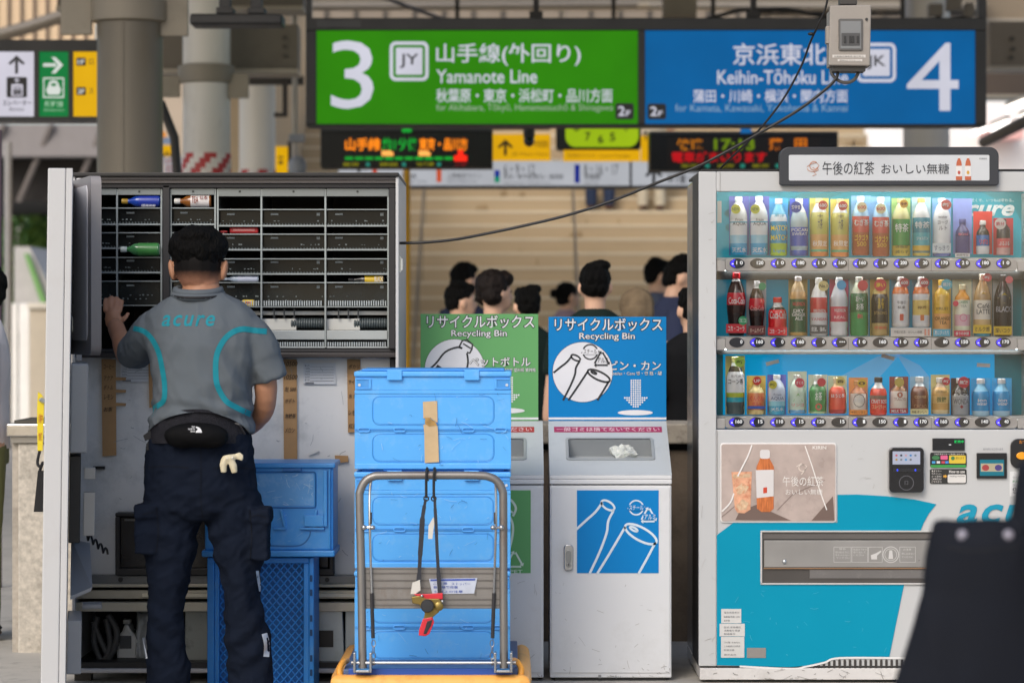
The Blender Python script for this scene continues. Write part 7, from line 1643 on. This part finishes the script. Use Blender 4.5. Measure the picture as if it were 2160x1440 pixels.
NAVD = pm('#0d111a', .85, spec=.2)
for pth, w in (([(424, 945), (424, 1000), (424, 1060), (428, 1092)], 1.6), ([(312, 985), (350, 983), (398, 986)], 2), ([(450, 987), (500, 985), (536, 990)], 2), ([(330, 1068), (334, 1120), (330, 1164)], 2), ([(527, 1075), (531, 1130), (528, 1176)], 2), ([(300, 1085), (318, 1080), (332, 1084)], 1.6), ([(528, 1090), (546, 1086), (562, 1092)], 1.6)):
    ribbon('seam', NAVD, to_, pth, w, tv, .002)
RF = pm('#b9bec6', .4, metal=.2)
ribbon('reflective_strip', RF, to_, [(543, 1203), (546, 1225), (550, 1246)], 6, tv, .003); ribbon('reflective_strip', RF, to_, [(558, 1335), (563, 1358), (562, 1384)], 12, tv, .003); ribbon('reflective_strip', RF, to_, [(304, 1344), (305, 1365), (308, 1388)], 7, tv, .003)
for (l, r) in ((320, 386), (494, 560)):
    x0, x1 = X(l, 9.55), X(r, 9.55); m = MB(); m.ellipsoid(((x0+x1)/2, 9.64, .045), (.05, .15, .045)); m.ellipsoid(((x0+x1)/2, 9.55, .055), (.046, .06, .055)); q = blob(m, .008, 2); q.build('shoe', pm('#1c1c1f', .5), t, smooth='all', recalc=False)
    m = MB(); m.box((x0+x1)/2-.048, (x0+x1)/2+.048, 9.5, 9.78, .001, .02); m.build('sole', pm('#3a3a3c', .7), t, bevel=.006)
# waist pack, worn: a thing of its own
wp = thing('waist_pack', 'black and grey waist pack worn on the back of the worker', 'waist pack', P(418, 942, 9.42))
s = MB(); n = 40
vs = []
for i in range(n+1):
    a = math.pi*1.02*(i/n)-math.pi*1.01; x = X(418, 9.5)+.171*math.cos(a); y = 9.548+.130*math.sin(a); k = math.sin(-a) if a < 0 else 0
    vs.append((x, y, Z(938-4*k, 9.45), Z(904-42*max(0, k)**1.3, 9.45)))
base = 0
for x, y, z0, z1 in vs: s.pt((x, y, z0)); s.pt((x, y, z1)); s.pt((x, y+.012, z0)); s.pt((x, y+.012, z1))
for i in range(n):
    a = 4*i; b_ = a+4; s.face((a, b_, b_+1, a+1)); s.face((a+2, a+3, b_+3, b_+2)); s.face((a+1, b_+1, b_+3, a+3)); s.face((a, a+2, b_+2, b_))
s.build('belt', pm('#25252b', .75, var=.3, scale=70, bump=.6, bscale=250, spec=.2), wp, smooth=True)
s = MB(); s.ellipsoid(P(414, 917, 9.405), (.108, .046, .041), 20, 12); s.ellipsoid(P(386, 922, 9.41), (.06, .04, .036)); s.ellipsoid(P(444, 922, 9.41), (.06, .04, .036))
q = blob(s, .006, 3, cloth_fold(.002, 12, 2)); po = q.build('pouch', pm('#08080a', .75, var=.15, scale=30, bump=.2, bscale=300, spec=.15), wp, smooth='all', recalc=False)
pv = BVHTree.FromPolygons([Vector(v) for v in q.v], q.f)
LW = pm('#cfd0d2', .6)
for i, s_ in enumerate(('THE', 'NORTH', 'FACE')):
    v2, f2 = txt2(s_, 397+(7 if i == 0 else 0 if i == 1 else 5), 898+4.7*i, 411, 901.6+4.7*i, .02); drape('lettering', LW, po, v2, f2, pv, .0015)
v2 = [(413, 899)]+[(413+13*math.sin(math.radians(w)), 912-13*math.cos(math.radians(w))) for w in range(0, 91, 15)]+[(413, 912)]
drape('logo', LW, po, v2, [tuple(range(len(v2)))[::-1]], pv, .0015)
ribbon('zip', pm('#6b6a70', .5), po, [(352, 905), (372, 893), (415, 888), (455, 892), (478, 904)], 1.6, pv, .0015)
m = MB(); m.prism([(302, 918), (316, 908), (324, 912), (320, 924), (306, 930)], 9.5, 9.512); m.prism([(308, 936), (318, 930), (314, 948), (309, 950)], 9.5, 9.506); m.build('strap_end', pm('#131316', .7), wp)
m = MB(); m.tube(spline([P(496, 893, 9.43), P(505, 896, 9.425), P(510, 905, 9.43), P(516, 915, 9.44)], 4), .004, 6); m.build('buckle', pm('#1d1d20', .4), wp, smooth=True)
gl = thing('work_glove', 'bundled cream work gloves hanging from the back pocket of the worker', 'gloves', P(490, 1002, 9.41))
GLM = pm('#d8cdb0', .85, var=.1, scale=30, bump=.4, bscale=300, grime=('#b89a52', .5, 25))
s = MB(); yb = 9.402
s.tube([P(474, 967, yb), P(471, 980, yb), P(472, 996, yb)], [.012, .013, .010], 10); s.tube([P(486, 967, yb-.004), P(492, 982, yb-.004), P(495, 997, yb-.004)], [.011, .013, .010], 10)
s.tube([P(471, 966, yb), P(486, 965, yb-.008), P(498, 962, yb)], [.009, .012, .008], 10)
for (a, b_) in (((500, 963), (512, 969)), ((500, 962), (513, 961)), ((498, 961), (508, 956))): s.tube([P(*a, yb), P(*b_, yb-.004)], [.008, .006], 8)
q = blob(s, .0035, 2); q.build('glove', GLM, gl, smooth='all', recalc=False)
m = MB(); m.tube([P(478, 966, yb-.012), P(492, 965, yb-.014)], .004, 6); m.build('cuff', pm('#e6dfcf', .8), gl, smooth=True)
m = MB()
for i in range(14): m.ellipsoid(P(562+3*math.sin(i*.24), 1078+4.3*i, 9.5), (.0022, .0022, .0026), 6, 5)
kc = m.build('key_chain', pm('#a9a9ad', .3, metal=.7), None, smooth=True); tag(kc, 'thin beaded chain hanging on the cargo pocket of the worker', 'chain')

# ---- passers-by
def human(label, px, d, h, yaw, shirt, trou, hair='short', hairm=HAIR, z0=0., skin=SKIN2, arms='down', lean=0., seed=1, mask=False, hat=None, sleeve=True, group=None):
    k = h/1.70; cx = X(px, d); cy_, sy = math.cos(math.radians(yaw)), math.sin(math.radians(yaw))
    t = thing('person', label, 'person', (cx, d, z0), group)
    def T(x, y, z):
        ln = max(0, z-.95)*lean; y = y+ln
        x *= k; y *= k; z *= k
        return (cx+x*cy_-y*sy, d+x*sy+y*cy_, z0+z)
    def ap(m):
        m.v = [T(*v) for v in m.v]; return m
    b = MB()
    b.ellipsoid((0, .01, 1.585), (.075, .092, .108)); b.ellipsoid((0, .045, 1.535), (.056, .062, .062)); b.ellipsoid((0, .112, 1.56), (.012, .018, .02))
    for s in (-1, 1): b.ellipsoid((s*.08, .0, 1.57), (.012, .022, .033))
    b.loft([(0, -.01, 1.38, .06, .055), (0, -.005, 1.46, .055, .055), (0, 0, 1.53, .056, .058)], 14)
    b.loft([(0, 0, .82, .15, .1), (0, 0, .95, .15, .1), (0, 0, 1.1, .13, .09), (0, 0, 1.25, .16, .1), (0, -.005, 1.36, .17, .085), (0, -.005, 1.41, .09, .06)], 18)
    hands = []
    for s in (-1, 1):
        if arms == 'down': pts = [(s*.175, 0, 1.36), (s*.215, -.01, 1.1), (s*.235, .04, .86)]
        elif arms == 'phone': pts = [(s*.175, 0, 1.36), (s*.22, .03, 1.1), (s*.08, .30, 1.14)]
        b.tube(spline(pts, 4), [.05]*4+[.042]*4+[.028], 10)
        q = Vector(pts[2]); dv = (Vector(pts[2])-Vector(pts[1])).normalized(); hp = q+dv*.05; b.ellipsoid(hp, (.024, .03, .045) if arms == 'down' else (.04, .035, .024))
        sd = Vector((0, 1, 0)) if arms == 'down' else Vector((0, 0, 1))
        for i in range(4): a = hp+dv*.03+sd*(.011*(i-1.5)*1.5); b.tube([a, a+dv*(.05-.008*abs(i-1.3)), a+dv*(.07-.01*abs(i-1.3))-sd.cross(dv)*.012*s], [.009, .0085, .006], 6)
        a = hp+sd*.026; b.tube([a, a+sd*.018+dv*.022, a+sd*.022+dv*.04], [.010, .009, .007], 6)
        b.loft([(s*.1, 0, .03, .04, .05), (s*.1, 0, .1, .036, .042), (s*.1, -.01, .3, .05, .052), (s*.095, 0, .5, .052, .055), (s*.09, 0, .75, .078, .08), (s*.085, 0, .9, .09, .095)], 14)
    ap(b); q = blob(b, .012*k, 2); q.build('body', skin, t, smooth='all', recalc=False)
    s_ = MB(); s_.loft([(0, 0, .86, .165, .118), (0, 0, .95, .165, .115), (0, 0, 1.1, .152, .11), (0, 0, 1.25, .178, .12), (0, -.005, 1.345, .192, .105), (0, -.006, 1.395, .165, .09), (0, -.008, 1.432, .115, .075), (0, -.008, 1.462, .07, .062)], 22)
    for s in (-1, 1):
        e = (s*.212, -.01, 1.12) if arms == 'down' else (s*.215, .025, 1.13)
        s_.tube(spline([(s*.15, 0, 1.37), (s*.19, 0, 1.27), e], 4), [.068]*4+[.064]*4+[.058], 12)
    ap(s_); q = blob(s_, .012*k, 3, cloth_fold(.006, 8, seed)); q.build('shirt', shirt, t, smooth='all', recalc=False)
    s_ = MB(); s_.loft([(0, 0, .8, .15, .11), (0, 0, .88, .158, .112), (0, 0, .98, .156, .108)], 18)
    for s in (-1, 1): s_.loft([(s*.1, 0, .06, .062, .07), (s*.1, 0, .3, .068, .075), (s*.095, 0, .5, .072, .078), (s*.09, 0, .75, .088, .095), (s*.082, 0, .88, .09, .1)], 16)
    ap(s_); q = blob(s_, .012*k, 2, cloth_fold(.005, 8, seed+2)); q.build('trousers', trou, t, smooth='all', recalc=False)
    for s in (-1, 1):
        m = MB(); m.ellipsoid((s*.1, .05, .04), (.046, .13, .04), 12, 8); ap(m); m.build('shoe', pm('#2a2624' if seed % 2 else '#6a4a3a', .6), t, smooth=True)
        m = MB(); m.ellipsoid((s*.031, .088, 1.59), (.013, .011, .008), 8, 6); ap(m); m.build('eye', pm('#3a2f2a', .3), t, smooth=True)
    m = MB(); m.ellipsoid((0, .103, 1.518), (.022, .008, .006), 8, 6); ap(m); m.build('mouth', pm('#a5645a', .5), t, smooth=True)
    hm = MB()
    if hat: hm.ellipsoid((0, 0, 1.61), (.105, .12, .10)); hm.ellipsoid((0, -.03, 1.56), (.1, .1, .1)); 
    elif hair == 'short': hm.ellipsoid((0, -.01, 1.622), (.082, .095, .085)); hm.ellipsoid((0, -.035, 1.575), (.074, .064, .06)); hm.ellipsoid((0, .05, 1.665), (.066, .055, .038)); hm.ellipsoid((.03, -.02, 1.69), (.05, .06, .03))
    elif hair == 'wavy': hm.ellipsoid((0, -.012, 1.625), (.092, .1, .088)); hm.ellipsoid((-.04, -.03, 1.57), (.056, .065, .06)); hm.ellipsoid((.04, -.03, 1.57), (.056, .065, .06)); hm.ellipsoid((0, .06, 1.66), (.075, .055, .045)); hm.ellipsoid((-.05, 0, 1.68), (.04, .05, .035))
    elif hair == 'bun': hm.ellipsoid((0, -.008, 1.61), (.086, .1, .092)); hm.ellipsoid((0, -.03, 1.55), (.07, .07, .06)); hm.ellipsoid((0, -.125, 1.60), (.042, .04, .042))
    def hf(p, n): return .005*k*nz(p, 16/k, seed)+.008*k*nz(Vector((p.x, p.y, p.z*.5)), 60/k, seed+1)
    ap(hm); q = blob(hm, .007*k, 2, hf if not hat else cloth_fold(.006, 10, seed)); q.build('hat' if hat else 'hair', hat or hairm, t, smooth='all', recalc=False)
    if mask:
        m = MB(); m.ellipsoid((0, .085, 1.525), (.058, .042, .05), 14, 10); ap(m); m.build('face_mask', pm('#e4e6ea', .7), t, smooth=True)
    return t
NV = pm('#30364e', .85, spec=.2); BK = pm('#0f1012', .85, spec=.2); DG = pm('#14231f', .85, spec=.2); MAU = pm('#a08a98', .8); BEI = pm('#b5a78f', .8); DEN = pm('#2b3a58', .8); CRM = pm('#d6cbb4', .8); WPK = pm('#efe6e4', .75); OLV = pm('#6b7048', .8)
G = None
human('man in a navy top facing the stairs, tallest head over the green bin panel', 978, 19.8, 1.72, -50, NV, BK, seed=1)
human('black haired boy in front of the navy man, low over the green panel', 969, 16.6, 1.535, -68, pm('#c9c6c2', .8), DEN, seed=2)
human('person with wavy dark brown hair and a black top over the green panel', 1042, 14.6, 1.565, -58, BK, BK, hair='wavy', hairm=pm('#150d09', .6, var=.3, scale=30, bump=.6, bscale=150, spec=.2), seed=3)
human('person with short black hair and a dark green top between the two bin panels', 1112, 15.6, 1.50, 20, DG, BK, seed=4)
human('woman with tied up hair and a mauve top far off over the blue panel', 1196, 23.5, 1.655, -60, MAU, CRM, hair='bun', seed=5)
human('broad person in a black green tee, biggest dark head over the blue panel', 1255, 13.75, 1.59, 0, DG, BK, seed=6)
human('person in a beige hat above the blue panel corner', 1343, 14.6, 1.475, 10, BEI, BEI, hat=pm('#74644f', .85, var=.25, scale=25, bump=.5, bscale=120, spec=.2), seed=7)
human('dark haired man far off looking aside by the navy man with a mask', 1386, 22, 1.80, -70, pm('#5a6278', .8), BK, seed=8)
human('leaning man in a navy polo with a white mask and bare forearm', 1372, 17, 1.70, -75, NV, NV, arms='phone', lean=.28, mask=True, seed=9)
human('person in black standing between the blue bin and the closed machine', 1462, 12.9, 1.46, 15, BK, BK, seed=10)
human('person in blue jeans and brown shoes high on the stairs, cut by the transfer board', 1266, 31.35, 1.68, 0, DEN, DEN, z0=2.56, seed=12)
human('person in cream trousers high on the stairs beside the one in jeans', 1374, 31.35, 1.62, 0, CRM, CRM, z0=2.56, seed=14)
human('person in a pale pinkish shirt and olive trousers at the picture edge', -33, 11.7, 1.53, 100, WPK, OLV, seed=11)
# person with a dark bag close to the camera
human('person in dark clothes mostly outside the frame beside the dark bag', 2560, 4.95, 1.70, -170, pm('#1c1d24', .8), pm('#1c1d24', .8), seed=16)
d = 4.9
t = thing('shoulder_bag', 'blurred dark navy bag with two round snaps close to the camera', 'bag', P(2100, 1640, d))
s = MB()
rows = [(1108, 1990, 2200), (1150, 1982, 2212), (1200, 1977, 2225), (1254, 1973, 2235), (1293, 1955, 2245), (1368, 1926, 2255), (1440, 1904, 2262), (1520, 1895, 2265), (1600, 1910, 2255)]
s.loft([(((X(a, d)+X(b_, d))/2), d+.07, Z(y, d), (X(b_, d)-X(a, d))/2*1.0, .055 if i else .04) for i, (y, a, b_) in enumerate(rows)][::-1], 40)
s.loft([((X(2165, d)+X(2260, d))/2, d+.06, Z(y, d), (X(2260, d)-X(w, d))/2, .05) for y, w in ((1120, 2130), (1075, 2140), (1030, 2152), (980, 2172))], 20)
NB = pm('#171a22', .85, var=.1, scale=12, bump=.2, bscale=300, spec=.2)
q = blob(s, .008, 3, lambda p, n: .010*(1-2.2*abs(nz(Vector((p.x, p.y, p.z*.2)), 9, 3)))+.006*nz(p, 6, 1)); q.build('body', NB, t, smooth='all', recalc=False)
bv2 = BVHTree.FromPolygons([Vector(v) for v in q.v], q.f)
for px, py in ((2030, 1128), (2127, 1128)):
    l, n_, i_, k_ = cast(bv2, px, py); l = l if l is not None else Vector(P(px, py, d))
    m = MB(); m.ellipsoid(l, (.0095, .006, .0095)); m.build('snap', pm('#8f8c98', .45), t, smooth=True)
ribbon('flap_seam', pm('#14161c', .8), t, [(1996, 1152), (2040, 1160), (2100, 1158), (2150, 1150)], 3, bv2, .002)
m = MB(); m.tube(spline([P(2190, 1100, d+.06), P(2250, 900, d+.05), P(2330, 560, d+.03), P(2400, 380, d+.02)], 6), .012, 8); m.build('strap', NB, t, smooth=True)
for o in list(COL.objects):
    if o.type == 'MESH' and not o.data.materials: o.data.materials.append(pm('#888888'))
